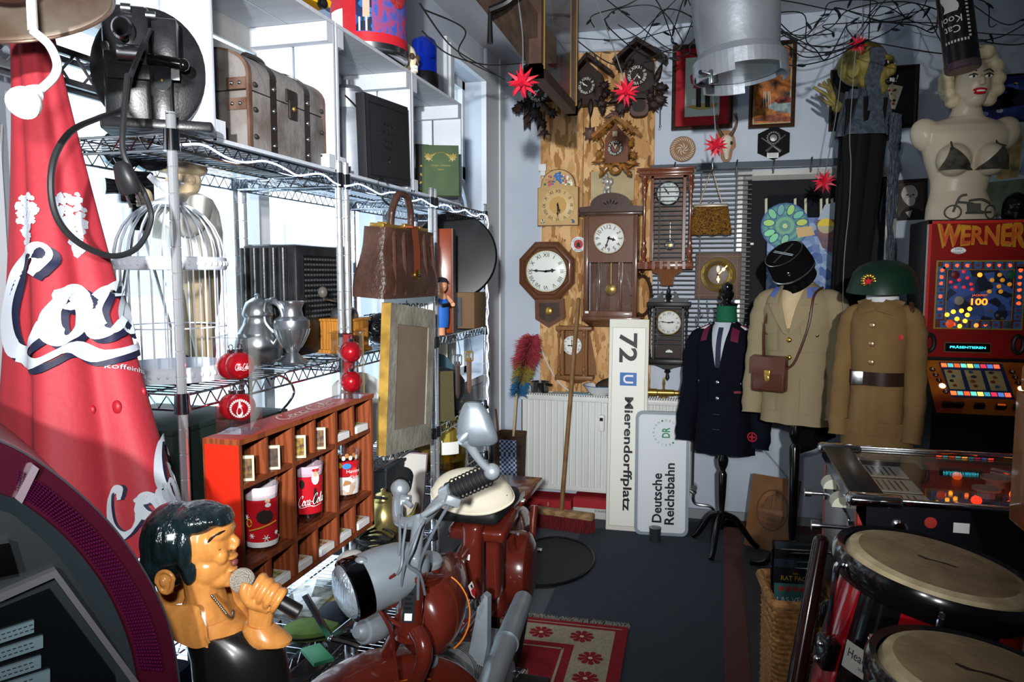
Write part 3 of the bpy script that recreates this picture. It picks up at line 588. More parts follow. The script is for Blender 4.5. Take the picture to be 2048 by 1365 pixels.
b=MB(mat('#2a6aae',.4));b.bx(-.052,.052,-.0022,-.001,SZ(773),SZ(744),m_paper);b.bx(-.048,.048,-.003,-.002,SZ(771.5),SZ(745.5));b.text('*U',(0,-.004,SZ(758.5)),.058,m_paper,R,U,w=.05);b.build('emblem',t)
P0,P1,PT=onZ(1268,1069,.004),onZ(1376,1075,.004),onY(1332,824,YB-.33)
t=thing('railway_sign','white sign with grey rim reading Deutsche Reichsbahn sideways, standing on the carpet','sign',(P0+P1)/2,basis(None,P1-P0,PT-(P0+P1)/2))
wd=(P1-P0).length;ht=(PT-(P0+P1)/2).length
b=MB(mat('#dfe3e6',.25));b.prism([(q[0],q[1]+ht/2)for q in rrect(wd-.02,ht-.02,.03)],.004,.014);b.build('board',t)
b=MB(mat('#8d979e',.4));A=[(q[0],q[1]+ht/2)for q in rrect(wd,ht,.04)];B=[(q[0],q[1]+ht/2)for q in rrect(wd-.035,ht-.035,.025)]
b.loft([[b.v((q[0],y,q[1]))for q in p]for p,y in((B,.006),(B,-.004),(A,-.004),(A,.03),(B,.03))]);b.build('rim',t)
k=ht/248.;SZ=lambda v:(1071-v)*k
b=MB(m_letter);R,U=(0,0,1),(-1,0,0)
b.text('*Deutsche',(-.025,.002,SZ(996)),.055,m_letter,R,U,w=(1046-947)*k);b.text('*Reichsbahn',(.045,.002,SZ(987)),.055,m_letter,R,U,w=(1048-925)*k);b.build('lettering',t)
b=MB(mat('#1f8a5a',.45));c=(.02,SZ(865));b.text('*DR',(c[0],.002,c[1]),.045,None,R,U,w=.06)
for i,ch in enumerate('DEUTSCHE·REICHSBAHN·'):
 a=radians(-90-i*18+180);d=V((cos(a),0,sin(a)));b.text(ch,V((c[0],.002,c[1]))+d*.07,.012,None,(sin(a),0,-cos(a)),d)
b.build('emblem',t)
def picture(name,label,cat,rect,Y,fw,fm,layers,paint=None,depth=.025,tilt=0,inner=None,back=0):
 u0,v0,u1,v1=rect;w=Wl(Y,(u0+u1)/2,v1);x0,x1,z0,z1=w.r(*rect)
 t=thing(name,label,cat,w.o+V((0,0,0)),(0,radians(tilt),0));f=MB(fm)
 if fw:
  o=[(x0,z0),(x1,z0),(x1,z1),(x0,z1)];i_=[(x0+fw,z0+fw),(x1-fw,z0+fw),(x1-fw,z1-fw),(x0+fw,z1-fw)];m_=[(x0+fw*.5,z0+fw*.5),(x1-fw*.5,z0+fw*.5),(x1-fw*.5,z1-fw*.5),(x0+fw*.5,z1-fw*.5)]
  f.loft([[f.v((q[0],y,q[1]))for q in p]for p,y in((o,depth),(o,0),(m_,-.006),(i_,.004),(i_,depth))],cap=False)
  f.build('frame',t,ang=20)
 b=MB(layers[0][1])
 for k,(ins,m)in enumerate(layers):
  y=.012-k*.0012;dz=ins if not isinstance(ins,tuple)else 0
  if isinstance(ins,tuple):b.bx(x0+ins[0],x1-ins[2],y,depth if k==0 else y+.001,z0+ins[3],z1-ins[1],m)
  else:b.bx(x0+ins,x1-ins,y,depth if k==0 else y+.001,z0+ins,z1-ins,m)
 b.build('picture',t)
 if paint:
  b=MB(layers[-1][1]);paint(b,w,.012-len(layers)*.0012,(x0,x1,z0,z1));b.build('painted_motif',t)
 return t,w,(x0,x1,z0,z1)
def soldier(b,w,y,R):
 P=lambda*q:[w.p(*p)for p in q]
 b.prism(P((1372,214),(1395,206),(1435,206),(1432,214),(1400,220)),y-.0005,y,mat('#b39a52',.7))
 for q in((1392,1402),(1410,1420)):b.prism(P((q[0],214),(q[1],214),(q[1],170),(q[0],170)),y-.001,y,m_ink)
 b.prism(P((1386,176),(1422,176),(1418,142),(1404,136),(1392,142)),y-.0015,y,mat('#b02a34',.6));b.prism(P((1382,166),(1390,170),(1396,148),(1388,142),(1380,152)),y-.0018,y,mat('#b02a34',.6))
 c=w.p(1402,130);b.disc((c[0],y-.002,c[1]),.02,mat('#c9987a',.6));b.prism(P((1395,128),(1410,128),(1410,112),(1395,112)),y-.0022,y,m_ink)
 for u in range(1384,1396,3):b.prism(P((u,210),(u+1.5,210),(u+1.5,198),(u,198)),y-.001,y,m_paper)
m_fr1=mat('#43332a',.35,c2='#2c211b',scale=60,bump=.5,bscale=120)
t,w,R=picture('framed_picture','red matted framed picture of a soldier in red coat, half behind the milk pail','picture',(1344,86,1467,258),YB-.03,.022,m_fr1,[(.01,mat('#9c1622',.7)),(.075,mat('#b9c6bd',.6))],soldier)
def autumn(b,w,y,R):
 P=lambda*q:[w.p(*p)for p in q]
 b.prism(P((1540,208),(1562,200),(1582,204),(1582,226),(1552,222),(1536,216)),y-.0005,y,mat('#9aa8a8',.4,c2='#5f6a6a',scale=30));b.prism(P((1508,236),(1540,230),(1582,233),(1582,242),(1508,242)),y-.0008,y,mat('#5c2a16',.5,c2='#a34a18',scale=40))
 b.prism(P((1508,220),(1524,212),(1544,218),(1548,228),(1508,232)),y-.0009,y,mat('#b0701e',.5,c2='#6e3512',scale=60));b.prism(P((1548,200),(1566,190),(1582,196),(1582,204),(1556,207)),y-.0009,y,mat('#8e2e12',.5,c2='#40160c',scale=60))
 for u in(1527,1532,1537,1541):b.prism(P((u,214),(u+1,214),(u+2-(u%3),182),(u-(u%3),182)),y-.001,y,mat('#b9b5a6',.6))
t,w,R=picture('framed_painting','brown framed autumn forest painting in orange tones, right of the milk pail','picture',(1499,82,1592,255),YB-.03,.022,mat('#3a2618',.4),[(.015,mat('#a8936a',.4)),(.03,mat('#c06a14',.45,c2='#3a1d0e',scale=14,lo=.4,hi=.62,bump=.3,bscale=60))],autumn)
def cards(b,w,y,R):
 for u,v,a,col in((1768,188,-.1,0),(1783,192,-.28,1)):
  c=w.p(u,v);ca,sa=cos(a),sin(a);s=.0026
  f=lambda x,z,dy=0:(c[0]+(x*ca-z*sa)*s,y-.001*(1+col)-dy,c[1]+(x*sa+z*ca)*s)
  b.poly([f(-16,-24),f(16,-24),f(16,24),f(-16,24)],mat('#d9cdb2',.6));b.poly([f(-10,-17,.0003),f(10,-17,.0003),f(10,17,.0003),f(-10,17,.0003)],mat('#cbb99a',.6))
  for k in range(14):r=random.uniform(1.2,3.5);q=random.uniform(-9,9);z=random.uniform(-15,15);b.poly([f(q+r*cos(j),z+r*sin(j),.0005)for j in(0,1,2,3,4,5)],mat(random.choice(('#a3342a','#2a2f3a','#b8862e','#3c4a58')),.6))
  b.text('Q',f(-12.5,19,.0005),.016,mat('#a3342a',.6))
 b.text('Sweet!',V((w.p(1764,160)[0],y-.002,w.p(1764,160)[1])),.038,m_paper,(1,0,.08),(.25,0,1),w=.16)
t,w,R=picture('blackboard','dark framed blackboard with two playing cards and white handwriting, behind the hanging ghoul','board',(1660,134,1837,258),YB-.03,.02,mat('#1a1613',.5,c2='#2c221c',scale=80),[(.01,mat('#15171a',.6))],cards)
def bike(b,w,y,R):
 x0,x1,z0,z1=R;W_,H_=x1-x0,z1-z0;f=lambda u,v:(x0+u*W_,z0+v*H_)
 for u,v,r,col in((.35,.45,.2,'#10142a'),(.62,.5,.2,'#161a30'),(.48,.6,.16,'#2a3f88'),(.5,.38,.1,'#0c0f1e'),(.55,.72,.1,'#4a5fa8'),(.2,.2,.05,'#7c86b8'),(.4,.25,.05,'#c0b8d0'),(.6,.8,.03,'#d8a860')):
  c=f(u,v);b.prism([(c[0]+r*W_*cos(k*.5),c[1]+r*.9*H_*sin(k*.5))for k in range(12)],y-.001,y,mat(col,.4))
picture('framed_poster','dark blue motorcycle painting above the slot machine, behind the plaster bust','picture',(1945,148,2090,244),YB-.03,.01,mat('#17130f',.5),[(.008,mat('#1b2050',.4,c2='#3b4f9a',scale=7))],bike)
def oldp(b,w,y,R):
 x0,x1,z0,z1=R;f=lambda u,v:(x0+u*(x1-x0),z0+v*(z1-z0))
 for pts,col in(([(0,.0),(1,0),(1,.42),(0,.36)],'#6b7d62'),([(.05,.45),(.3,.45),(.35,.8),(.1,.85)],'#7aa0b0'),([(.3,.4),(.6,.42),(.62,.85),(.45,.95),(.33,.8)],'#c9a45e'),([(.6,.45),(.9,.4),(.95,.8),(.7,.8)],'#7e9fc0'),([(0,.5),(.12,.48),(.1,.62),(0,.66)],'#b5703c')):b.prism([f(*p)for p in pts],y-.001,y,mat(col,.6,c2='#4f5a48',scale=14))
picture('paper_poster','faded coloured poster on the wall behind the plaster bust','poster',(1950,246,2100,432),YB-.018,0,m_paper,[(.0,mat('#b8b7a8',.7)),((.02,.1,.02,.07),mat('#9db0b4',.7))],oldp,depth=.016)
def oldman(b,w,y,R):
 P=lambda*q:[w.p(*p)for p in q];c=w.p(1821,393);k=w.d(1821,393,1)
 b.prism(P((1798,440),(1804,424),(1815,414),(1832,416),(1850,424),(1858,438)),y-.0006,y,mat('#241d1a',.6));b.prism(P((1812,424),(1820,436),(1826,420)),y-.0008,y,mat('#b8b0a8',.6))
 for dx,dz,rx,rz,col in((0,4,15,19,'#b9aba0'),(1,-2,13,16,'#a08f84'),(0,14,14,11,'#c6bab0'),(3,-10,9,11,'#cfc8c0'),(-12,6,4,9,'#d0c8c0'),(13,6,4,9,'#d0c8c0'),(3,-4,8,2.4,'#ddd6ce')):
  b.prism([(c[0]+(dx+rx*cos(j*.42))*k,c[1]+(dz+rz*sin(j*.42))*k)for j in range(15)],y-.001-.0001*abs(dz),y,mat(col,.6))
 for dx in(-4,8):b.prism([(c[0]+(dx+3*cos(j))*k,c[1]+(4+1.6*sin(j))*k)for j in range(6)],y-.004,y,mat('#2b2320',.6))
 b.prism([(c[0]+q[0]*k,c[1]+q[1]*k)for q in((1,4),(4,4),(5,-2),(0,-2))],y-.0035,y,mat('#8a7a70',.6))
picture('portrait_print','small sepia portrait print of a white-bearded man, left of the slot machine top','picture',(1790,358,1858,440),YB-.022,0,m_ink,[(.0,mat('#2a2320',.5)),(.02,mat('#5a4c44',.6,c2='#3a302b',scale=6))],oldman,depth=.02,tilt=-2)
m_blk1=mat('#24509a',.45,c2='#8fa8c8',kind='vor',scale=30,lo=.2,hi=.8)
def abst(b,w,y,R):
 P=lambda*q:[w.p(*p)for p in q]
 for i,u in enumerate((1530,1588,1609,1640,1652,1662,1672)):b.prism(P((u,440),(u+5,440),(u+5,396),(u,398)),y-.0004,y,mat('#c9cbaa',.6))
 c=w.p(1570,452)
 for i,(r,col)in enumerate(((49,'#3a5f96'),(46,'#4a8a94'),(42,'#5c9f8c'),(36,'#3f7f90'),(31,'#6aa88a'),(25,'#4d8c8c'),(19,'#79b08c'),(12,'#5a9488'),(5,'#c8d890'))):b.disc((c[0],y-.0008-i*.0003,c[1]),w.d(1570,452,r),mat(col,.5))
 for u,v,a,col in((1538,446,0,'#aadc78'),(1545,428,-60,'#7fd09a'),(1539,466,20,'#8ae0a0'),(1548,476,50,'#7fd8a0'),(1562,420,80,'#6fb0a8'),(1582,420,70,'#a8d878'),(1597,430,30,'#74c8a8'),(1604,445,10,'#c8d860'),(1570,480,70,'#8ac8a0')):
  q=w.p(u,v);ca,sa=cos(radians(a)),sin(radians(a));k=w.d(u,v,1)
  for s,cl,dy in((1.25,'#2a4a88',.004),(1,col,.0045)):b.prism([(q[0]+(11*cos(j*.45)*ca-6.5*sin(j*.45)*sa)*k*s,q[1]+(11*cos(j*.45)*sa+6.5*sin(j*.45)*ca)*k*s)for j in range(14)],y-dy,y-dy+.0003,mat(cl,.5))
 b.prism(P((1640,500),(1636,440),(1650,410),(1680,402),(1690,500)),y-.001,y,mat('#a8b8c4',.5));b.prism(P((1634,470),(1632,440),(1690,438),(1688,500),(1660,505),(1645,495)),y-.0015,y,mat('#8a5a52',.5,c2='#5a4a60',scale=20))
 b.prism([w.p(1652+17*cos(radians(a)),452-15*sin(radians(a)))for a in range(0,181,15)],y-.003,y,mat('#e8c834',.5));b.prism([w.p(1652+17*cos(radians(a)),452-15*sin(radians(a)))for a in range(180,361,15)],y-.003,y,mat('#b8b088',.5))
 b.prism(P((1592,456),(1624,452),(1630,470),(1596,476)),y-.005,y-.0047,mat('#d8b078',.5))
t,w,R=picture('framed_print','large silver framed abstract print in blue and green behind the uniforms','picture',(1470,338,1786,850),YB-.05,.055,mat('#c9c8c2',.3,.7),[(.03,mat('#26262a',.7,spec=.1)),((.16,.14,.16,.12),mat('#15171c',.7,spec=.1)),((.17,.27,.17,.14),m_blk1)],abst,depth=.04)
b=MB(m_paper);p=w.p(1504,488);b.bx(p[0]-.009,p[0]+.009,.0005,.0012,p[1]-.006,p[1]+.006);b.build('price_tag',t)
b=MB(glass('#ffffff',.05,.0));b.bx(R[0]+.05,R[1]-.05,-.001,.0005,R[2]+.05,R[3]-.05);b.build('glass',t)
Yg=YB-.1;w=Wl(Yg,1400,690);t=thing('wire_grid','black wire display grid hanging from a grey steel rail on the back wall','rack',w.o)
x0,x1,z0,z1=w.r(1306,344,1500,690);xr=w.p(1700,330)[0];zr=w.p(1500,330)[1]
b=MB(mat('#3c4650',.5));b.bx(x0-.02,xr,-.012,.012,zr-.018,zr+.018);b.build('rail',t)
b=MB(mat('#2b3238',.45));n=38
for i in range(n):z=z0+(zr-.03-z0)*i/(n-1);b.bx(x0,x1,-.002,.002,z-.0032,z+.0032)
for u in(1318,1400,1470):xx=w.p(u,500)[0];b.bx(xx-.003,xx+.003,-.006,-.002,z0,zr+.02)
b.build('wires',t)
for u in(1349,1473,1547,1622):
 k=MB(mat('#30343a',.4));xx=w.p(u,330)[0];k.tube(spl([(xx,-.016,zr-.05),(xx,-.02,zr),(xx+.005,0,zr+.03),(xx,.016,zr+.01)],5),.004,6);k.build('rail_hook',t)
for u,v in((1400,628),(1414,616),(1392,646),(1416,640)):
 k=MB(m_steel);p=w.p(u,v);k.tube(spl([(p[0],-.008,p[1]+.04),(p[0],-.03,p[1]+.03),(p[0]+.004,-.03,p[1]-.01),(p[0]+.01,-.045,p[1]-.02),(p[0]+.016,-.05,p[1])],5),.0028,6);k.build('display_hook',t)
w=Wl(YB-.15,1420,472);t=thing('evening_purse','gold sequined evening purse hanging by its chain on the wire grid','bag',w.o)
P=[w.p(*q)for q in((1379,470),(1464,471),(1456,413),(1388,413))];cx=sum(p[0]for p in P)/4
b=MB(mat('#a5742c',.3,.6,c2='#4a3018',kind='vor',scale=170,lo=.2,hi=.8,bump=.8,bscale=200))
b.grid(lambda u,v:((P[0][0]*(1-u)+P[1][0]*u)*(1-v)+(P[3][0]*(1-u)+P[2][0]*u)*v,-.02*sin(pi*min(1,max(0,u)))*sin(pi*min(v*.9+.1,1))-.0,(P[0][1]*(1-v)+P[3][1]*v)+.006*sin(u*20)*(1-v)),16,8)
b.grid(lambda u,v:((P[0][0]*(1-u)+P[1][0]*u)*(1-v)+(P[3][0]*(1-u)+P[2][0]*u)*v,.03+.01*sin(pi*u),(P[0][1]*(1-v)+P[3][1]*v)),8,4)
for a,c in((P[0],P[3]),(P[1],P[2])):b.grid(lambda u,v:(a[0]*(1-v)+c[0]*v,u*.03,a[1]*(1-v)+c[1]*v),2,4)
b.grid(lambda u,v:(P[0][0]*(1-u)+P[1][0]*u,v*.03,P[0][1]),8,2);b.build('body',t)
b=MB(mat('#cfc6b4',.3,.8));b.bx(P[3][0],P[2][0],-.006,.03,P[3][1]-.004,P[3][1]+.014,bev=.003)
for i in range(24):b.sph((P[3][0]+(P[2][0]-P[3][0])*(i+.5)/24,-.008,P[3][1]+.005),.0045,n=8,k=6)
b.sph((cx-.01,.01,P[3][1]+.024),.007,n=8,k=6);b.sph((cx+.01,.01,P[3][1]+.024),.007,n=8,k=6);b.build('clasp',t)
b=MB(mat('#7a6a50',.35,.9));top=w.p(1424,336)
for q in(P[3],P[2]):
 a0=V((q[0]+(.03 if q is P[3]else-.03),.012,q[1]+.012));a1=V((top[0],.0,top[1]));n=22
 for i in range(n):p=a0.lerp(a1,(i+.5)/n);b.sph(p,(.003,.003,.0085),n=6,k=5,rot=(0,atan2((a1-a0).x,(a1-a0).z)*1,0))
b.build('chain',t)
b=MB(m_steel);b.tube(spl([(top[0],0,top[1]-.01),(top[0]+.004,0,top[1]),(top[0],0,top[1]+.05),(top[0]+.006,.03,top[1]+.06),(top[0],.05,top[1]+.04)],5),.003,6);b.build('hanger',t)
w=Wl(YB-.018,1365,298);r=w.d(1365,298,26);b=MB(mat('#8a6648',.55));m_inl=mat('#d8cdb8',.6)
b.lathe([(r,.0),(r,.012),(r*.97,.016),(.0001,.016)],36,None,(0,.018,0),(0,-1,0))
for n,r0,r1,wd,tw in((26,.62,.95,.06,.35),(8,.08,.5,.07,.8)):
 for i in range(n):
  a=2*pi*i/n;L=[(r0+(r1-r0)*k/6,a+tw*(k/6)**1.3,sin(pi*(k+.2)/6.4)*wd)for k in range(7)]
  A=[b.v((r*q*cos(t_+h_/q*.5),.0012,r*q*sin(t_+h_/q*.5)))for q,t_,h_ in L];B=[b.v((r*q*cos(t_-h_/q*.5),.0012,r*q*sin(t_-h_/q*.5)))for q,t_,h_ in L]
  for k in range(6):b.f([A[k],A[k+1],B[k+1],B[k]],m_inl)
tag(b.build('carved_plate',loc=w.o),'round brown wooden plate with pale inlaid swirl pattern on the wall','plate')
w=Wl(YB-.03,1452,322);t=thing('deer_trophy','small roe deer skull with antlers on a pale wooden shield','trophy',w.o)
P=[w.p(*q)for q in((1447,324),(1458,324),(1463,316),(1466,300),(1472,292),(1470,276),(1464,262),(1450,260),(1437,262),(1434,272),(1440,284),(1440,300),(1442,316))]
b=MB(mat('#a37248',.5,c2='#8a5c36',kind='wood',scale=6,stretch=(5,5,1)));b.prism(P,.0,.025);b.build('shield',t)
b=MB(mat('#d5cbb4',.6));c=w.p(1453,290);k=w.d(1453,290,1)
b.loft([b.ring((c[0]+x*k,-.012,c[1]+z*k),(0,0,1),(rx*k,ry*k),12,(1,0,0))for x,z,rx,ry in((0,18,7,6),(0,12,13,10),(0,2,13,11),(0,-6,10,9),(0,-16,7,7),(1,-26,5,6),(1,-31,3,4))])
for s in(-1,1):b.sph((c[0]+s*9*k,-.028,c[1]+2*k),.011,mat('#3a3028',.7),n=8,k=6)
b.build('skull',t)
for s,pts in((-1,((1446,276),(1436,258),(1432,246),(1434,230))),(1,((1460,274),(1470,258),(1474,244),(1472,228)))):
 b=MB(mat('#6e5a44',.6,c2='#4a3a2c',scale=60,bump=.5));q=[w.p(*p)for p in pts];b.tube(spl([(q[0][0],-.01,q[0][1]),(q[1][0],-.03,q[1][1]),(q[2][0],-.03,q[2][1]),(q[3][0],-.02,q[3][1])],5),[.012-.0006*i for i in range(16)],8);b.tube(spl([(q[2][0],-.03,q[2][1]),(q[2][0]-s*.02,-.045,q[2][1]+.04)],3),[.006,.004,.003,.001][:4]if False else .004,6);b.build('antler',t)
w=Wl(YB-.018,1547,318);t=thing('shooting_plaque','black hexagonal shooting plaque with crossed silver rifles','plaque',w.o)
P=[w.p(*q)for q in((1515,306),(1547,320),(1579,304),(1580,266),(1549,252),(1516,268))];b=MB(mat('#0c0c0f',.6,spec=.1));b.prism(P,0,.018);b.build('board',t)
b=MB(mat('#a9a9a6',.35,.8));c=w.p(1547,276);r=w.d(1547,276,12)
for i in range(16):a=pi*i/8;b.sph((c[0]+r*cos(a),-.003,c[1]+r*sin(a)),r*.22,n=8,k=6)
b.lathe([(r*.7,0),(r*.6,.004),(.0001,.006)],20,mat('#6a6a68',.4,.8),(c[0],0,c[1]),(0,-1,0));b.build('medallion',t)
for a_,c_ in(((1523,276),(1562,303)),((1571,270),(1532,304))):
 b=MB(mat('#a9a9a6',.3,.9));a1=V((w.p(*a_)[0],-.004,w.p(*a_)[1]));a2=V((w.p(*c_)[0],-.004,w.p(*c_)[1]));m_=a1.lerp(a2,.6);b.cyl(a1,m_,.0035,.005,8);b.cyl(m_,a2,.006,.011,8);b.build('rifle',t)
b=MB(m_paper);x0,x1,z0,z1=w.r(1534,306,1557,316);b.bx(x0,x1,-.001,0,z0,z1)
for i in range(3):b.bx(x0+.006,x1-.006,-.0016,-.001,z1-.006-i*.007,z1-.004-i*.007,mat('#555',.6)if False else m_ink)
b.build('label_plate',t)
b=MB(m_steel);p=onY(1080,790,YB-.09);p.z=RZ+.001;t=thing('metal_pot','small shiny metal pot standing on the left end of the radiator','pot',p)
b.lathe([(.001,0),(.052,0),(.058,.006),(.058,.062),(.06,.066),(.056,.066),(.054,.01),(.001,.008)],28,mat('#9a9da0',.18,1.));b.build('body',t);k=MB(m_black);k.tube(spl([(.05,-.03,.05),(.075,-.04,.05),(.078,-.01,.05),(.056,.01,.05)],4),.005,6);k.build('handle',t)
p=onY(1200,792,YB-.1);p.z=RZ+.001;t=thing('enamel_bowl','white enamel bowl on the radiator beside the tall station sign','bowl',p)
b=MB(mat('#e4e8ea',.25));b.lathe([(.001,0),(.05,0),(.075,.02),(.098,.055),(.104,.06),(.1,.061),(.094,.055),(.07,.022),(.001,.008)],32);b.build('body',t)
b=MB(mat('#3f6a9c',.3));b.tube([(.103*cos(a),.103*sin(a),.061)for a in[2*pi*i/36 for i in range(36)]],.0022,6,closed=True);b.build('rim',t)
t=thing('sieve','dark wire sieve lying in the white enamel bowl','sieve',p+V((.05,-.01,.078)),(.25,-.3,.2))
b=MB(mat('#3c3d3f',.4,.8));b.tube([(.075*cos(a),.06*sin(a),0)for a in[2*pi*i/28 for i in range(28)]],.005,6,closed=True);b.build('hoop',t)
b=MB(mat('#4a4b4d',.4,.8))
for i in range(-6,7):
 q=i/7;L=sqrt(1-q*q);b.bx(-.075*L,.075*L,.06*q-.001,.06*q+.001,-.002,0);b.bx(.075*q-.001,.075*q+.001,-.06*L,.06*L,-.002,0)
b.build('mesh',t)
p=onY(1140,792,YB-.1);b=MB(mat('#cfd8dc',.6));b.box((0,0,.0015),(.22,.1,.002),rot=(0,0,.1));b.box((.05,.0,.0035),(.12,.09,.002),mat('#9cc4cc',.6),rot=(0,0,-.15));tag(b.build('paper_sheets',loc=V((p.x,p.y,RZ+.0012))),'loose pale blue paper sheets lying on the radiator grille','paper')
p=onY(1330,796,YB-.1);t=thing('brass_telescope','brass telescope lying on the radiator in front of the black clock','telescope',V((p.x,p.y,RZ)))
b=MB(m_brass);b.lathe([(.022,-.2),(.024,-.19),(.024,-.02),(.02,-.015),(.02,.08),(.016,.085),(.016,.14),(.019,.145),(.019,.155),(.001,.155)],22,None,(-.03,0,.03),(1,.1,0));b.build('tube',t)
b=MB(m_brass);b.lathe([(.03,0),(.03,.006),(.008,.014),(.006,.07),(.009,.08),(.004,.12)],16,None,(-.01,.03,.0));b.build('stand',t)
p=onY(1374,798,YB-.11);t=thing('candle_holder','black turned candle holder on the right end of the radiator','candle holder',V((p.x,p.y,RZ)))
b=MB(m_black);b.lathe([(.05,0),(.052,.006),(.03,.016),(.012,.024),(.01,.05),(.018,.06),(.01,.07),(.012,.12),(.02,.13),(.001,.13)],20);b.build('body',t)
P=onZ(1122,1058,0);t=thing('push_broom','wooden push broom with red bristles leaning against the wall clocks','broom',P,(0,0,radians(-8)))
b=MB(mat('#a9865c',.6,c2='#8a6a44',kind='wood',scale=4,stretch=(1,6,6)));b.box((0,0,.095),(.40,.06,.035),bev=.008);b.build('head',t)
b=MB(mat('#7a1f24',.8,c2='#4a1216',scale=200,stretch=(1,1,.05)))
for i in range(34):
 for j in range(4):xx=-.19+.38*i/33;yy=-.024+.016*j;b.cyl((xx,yy,.08),(xx*1.03+random.uniform(-.006,.006),yy*1.5+random.uniform(-.006,.006),.0),.0065,.005,5)
o=b.build('bristles',t);o['kind']='stuff'
Q=onY(1157,600,YO-.15);inv=Matrix.Rotation(radians(8),3,'Z');q=inv@(Q-P)
b=MB(mat('#8a6640',.55,c2='#73522f',scale=14));b.cyl((0,.0,.1),q,.0135,.0135,12);b.sph(q,.0135,n=12,k=6);b.build('handle',t)
P=onY(1027,845,YB-.3);t=thing('wall_duster','long-handled duster with red, yellow and blue fluff, standing in the corner trolley','duster',P)
b=MB(mat('#c9b48c',.5));Q=onY(1034,770,YB-.28)-P;H_=onY(1022,940,YB-.3)-P;b.cyl(H_,Q,.008,.008,8);b.build('handle',t)
A=onY(1036,788,YB-.28)-P;T_=onY(1062,676,YB-.26)-P;ax=(T_-A)
for nm,f0,f1,col,r in(('blue_fluff',0,.3,'#2f6f9c',.07),('yellow_fluff',.22,.55,'#9c8a3c',.085),('red_fluff',.5,1.02,'#a83a44',.11)):
 b=MB(mat(col,.95,c2=col,bump=.8,bscale=150));n=900 if nm[0]=='r' else 600
 for i in range(n):
  s=random.uniform(f0,f1);a=random.uniform(0,2*pi);d=V((cos(a),sin(a),random.uniform(-.5,.5))).normalized();c=A+ax*s;L=r*random.uniform(.6,1.0)*(1 if s<.9 else .75);e=c+d*L+V((0,0,-.01));n_=d.orthogonal().normalized()*.004;m_=c.lerp(e,.6)+V((0,0,.008))
  b.poly([c-n_,m_-n_*.8,e,m_+n_*.8,c+n_])
 o=b.build(nm,t);o['kind']='stuff'
P=onZ(1019,1000,0);P=onY(1019,950,YB-.3);z1=onY(1019,868,YB-.3).z;t=thing('shopping_basket','brown wicker hand basket lined with blue checked cloth, in the corner by the radiator','basket',V((P.x,YB-.28,0)))
b=MB(mat('#5c4430',.8,c2='#3e2c1e',scale=60,stretch=(1,1,3),bump=.6,bscale=90));hx,hy=.085,.09
b.loft([[b.v((x,y,z))for x,y in rrect(hx*2*k,hy*2*k,.03)]for z,k in((0,.85),(z1*.5,.93),(z1-.02,1),(z1,1.04),(z1,.96),(z1-.1,.92))]);b.build('wicker',t)
b=MB(mat('#2f4f8c',.8,c2='#cfd6e2',kind='check',scale=70));b.box((.012,-hy*.97-.006,z1-.17),(.105,.006,.3),rot=(.06,0,0));b.build('checked_cloth',t)
b=MB(mat('#5a3a2c',.6));b.cyl((-.075,.02,z1-.1),(-.1,.02,z1+.14),.007,.006,8);b.build('stick',t)
P=onZ(1310,1084,0);t=thing('screw_tin','small round metal tin stack on the carpet in front of the railway sign','tin',P)
for i in range(2):
 b=MB(m_steel);b.lathe([(.03,0),(.032,.004),(.032,.03),(.034,.034),(.034,.04),(.001,.041)],22,mat('#7a7e82',.3,.9),(0,0,.042*i));b.build('lid' if i else 'can',t)
P0,P1,PT=onZ(1487,1092,.003),onZ(1583,1114,.003),None
PT=onY(1559,956,P1.y+.14);c=(P0+P1)/2;t=thing('leather_relief','brown embossed leather picture of a sailing ship leaning on a black stand','picture',c,basis(None,P1-P0,PT-c));wd=(P1-P0).length;ht=(PT-c).length
b=MB(mat('#8a5f3a',.4,c2='#6d4829',scale=5,bump=.2,bscale=60));b.bx(-wd/2,wd/2,0,.025,0,ht,bev=.004);b.build('panel',t)
b=MB(mat('#6a4527',.45,bump=.5,bscale=120));cc=(0,.55*ht)
b.tube([(wd*.32*cos(a),0,cc[1]+ht*.27*sin(a))for a in[2*pi*i/32 for i in range(32)]],.004,6,closed=True)
for pts in([(-.06,-.05),(.05,-.06),(.07,-.02),(-.08,-.015)],[(-.05,0),(-.005,0),(.0,.08),(-.04,.05)],[(.005,.0),(.05,.005),(.05,.07),(.01,.1)],[(-.07,.0),(-.055,0),(-.03,.06)],[(-.05,-.075),(.04,-.085),(.05,-.07),(-.05,-.06)]):b.prism([(p[0]*1.0,cc[1]+p[1]*1.1)for p in pts],-.006,0)
b.build('ship_relief',t)
# chrome wire shelving along the window and everything on it
XF,XR=-1.0,-1.325
m_wire=mat('#aab0b8',.12,1.);m_post=mat('#dfe3e8',.12,.75)
def wire_shelf(y0,y1,z,par):
 b=MB(m_wire);r=.0028;x0,x1=XR,XF;yy0,yy1=y0+.006,y1-.006
 for zz in(z,z-.03):
  b.tube([(x0,yy0,zz),(x1,yy0,zz),(x1,yy1,zz),(x0,yy1,zz)],r,6,closed=True)
 def zig(p,q,n):
  p,q=V(p),V(q);b.tube([p.lerp(q,i/(2*n))+V((0,0,-.002 if i%2==0 else-.028))for i in range(2*n+1)],.0018,5)
 for x in(x0,x1):zig((x,yy0,z),(x,yy1,z),16)
 for y in(yy0,yy1):zig((x0,y,z),(x1,y,z),8)
 n=24
 for i in range(1,n):y=yy0+(yy1-yy0)*i/n;b.cyl((x0,y,z+.001),(x1,y,z+.001),.0016,n=5,cap=False)
 for x in(x0+.11,x0+.22):b.cyl((x,yy0,z-.0025),(x,yy1,z-.0025),.0026,n=5,cap=False)
 for x in(x0,x1):
  for y in(y0,y1):b.lathe([(.016,z-.034),(.014,z+.006)],14,None,(x,y,0),cap=True)
 b.build('shelf',par)
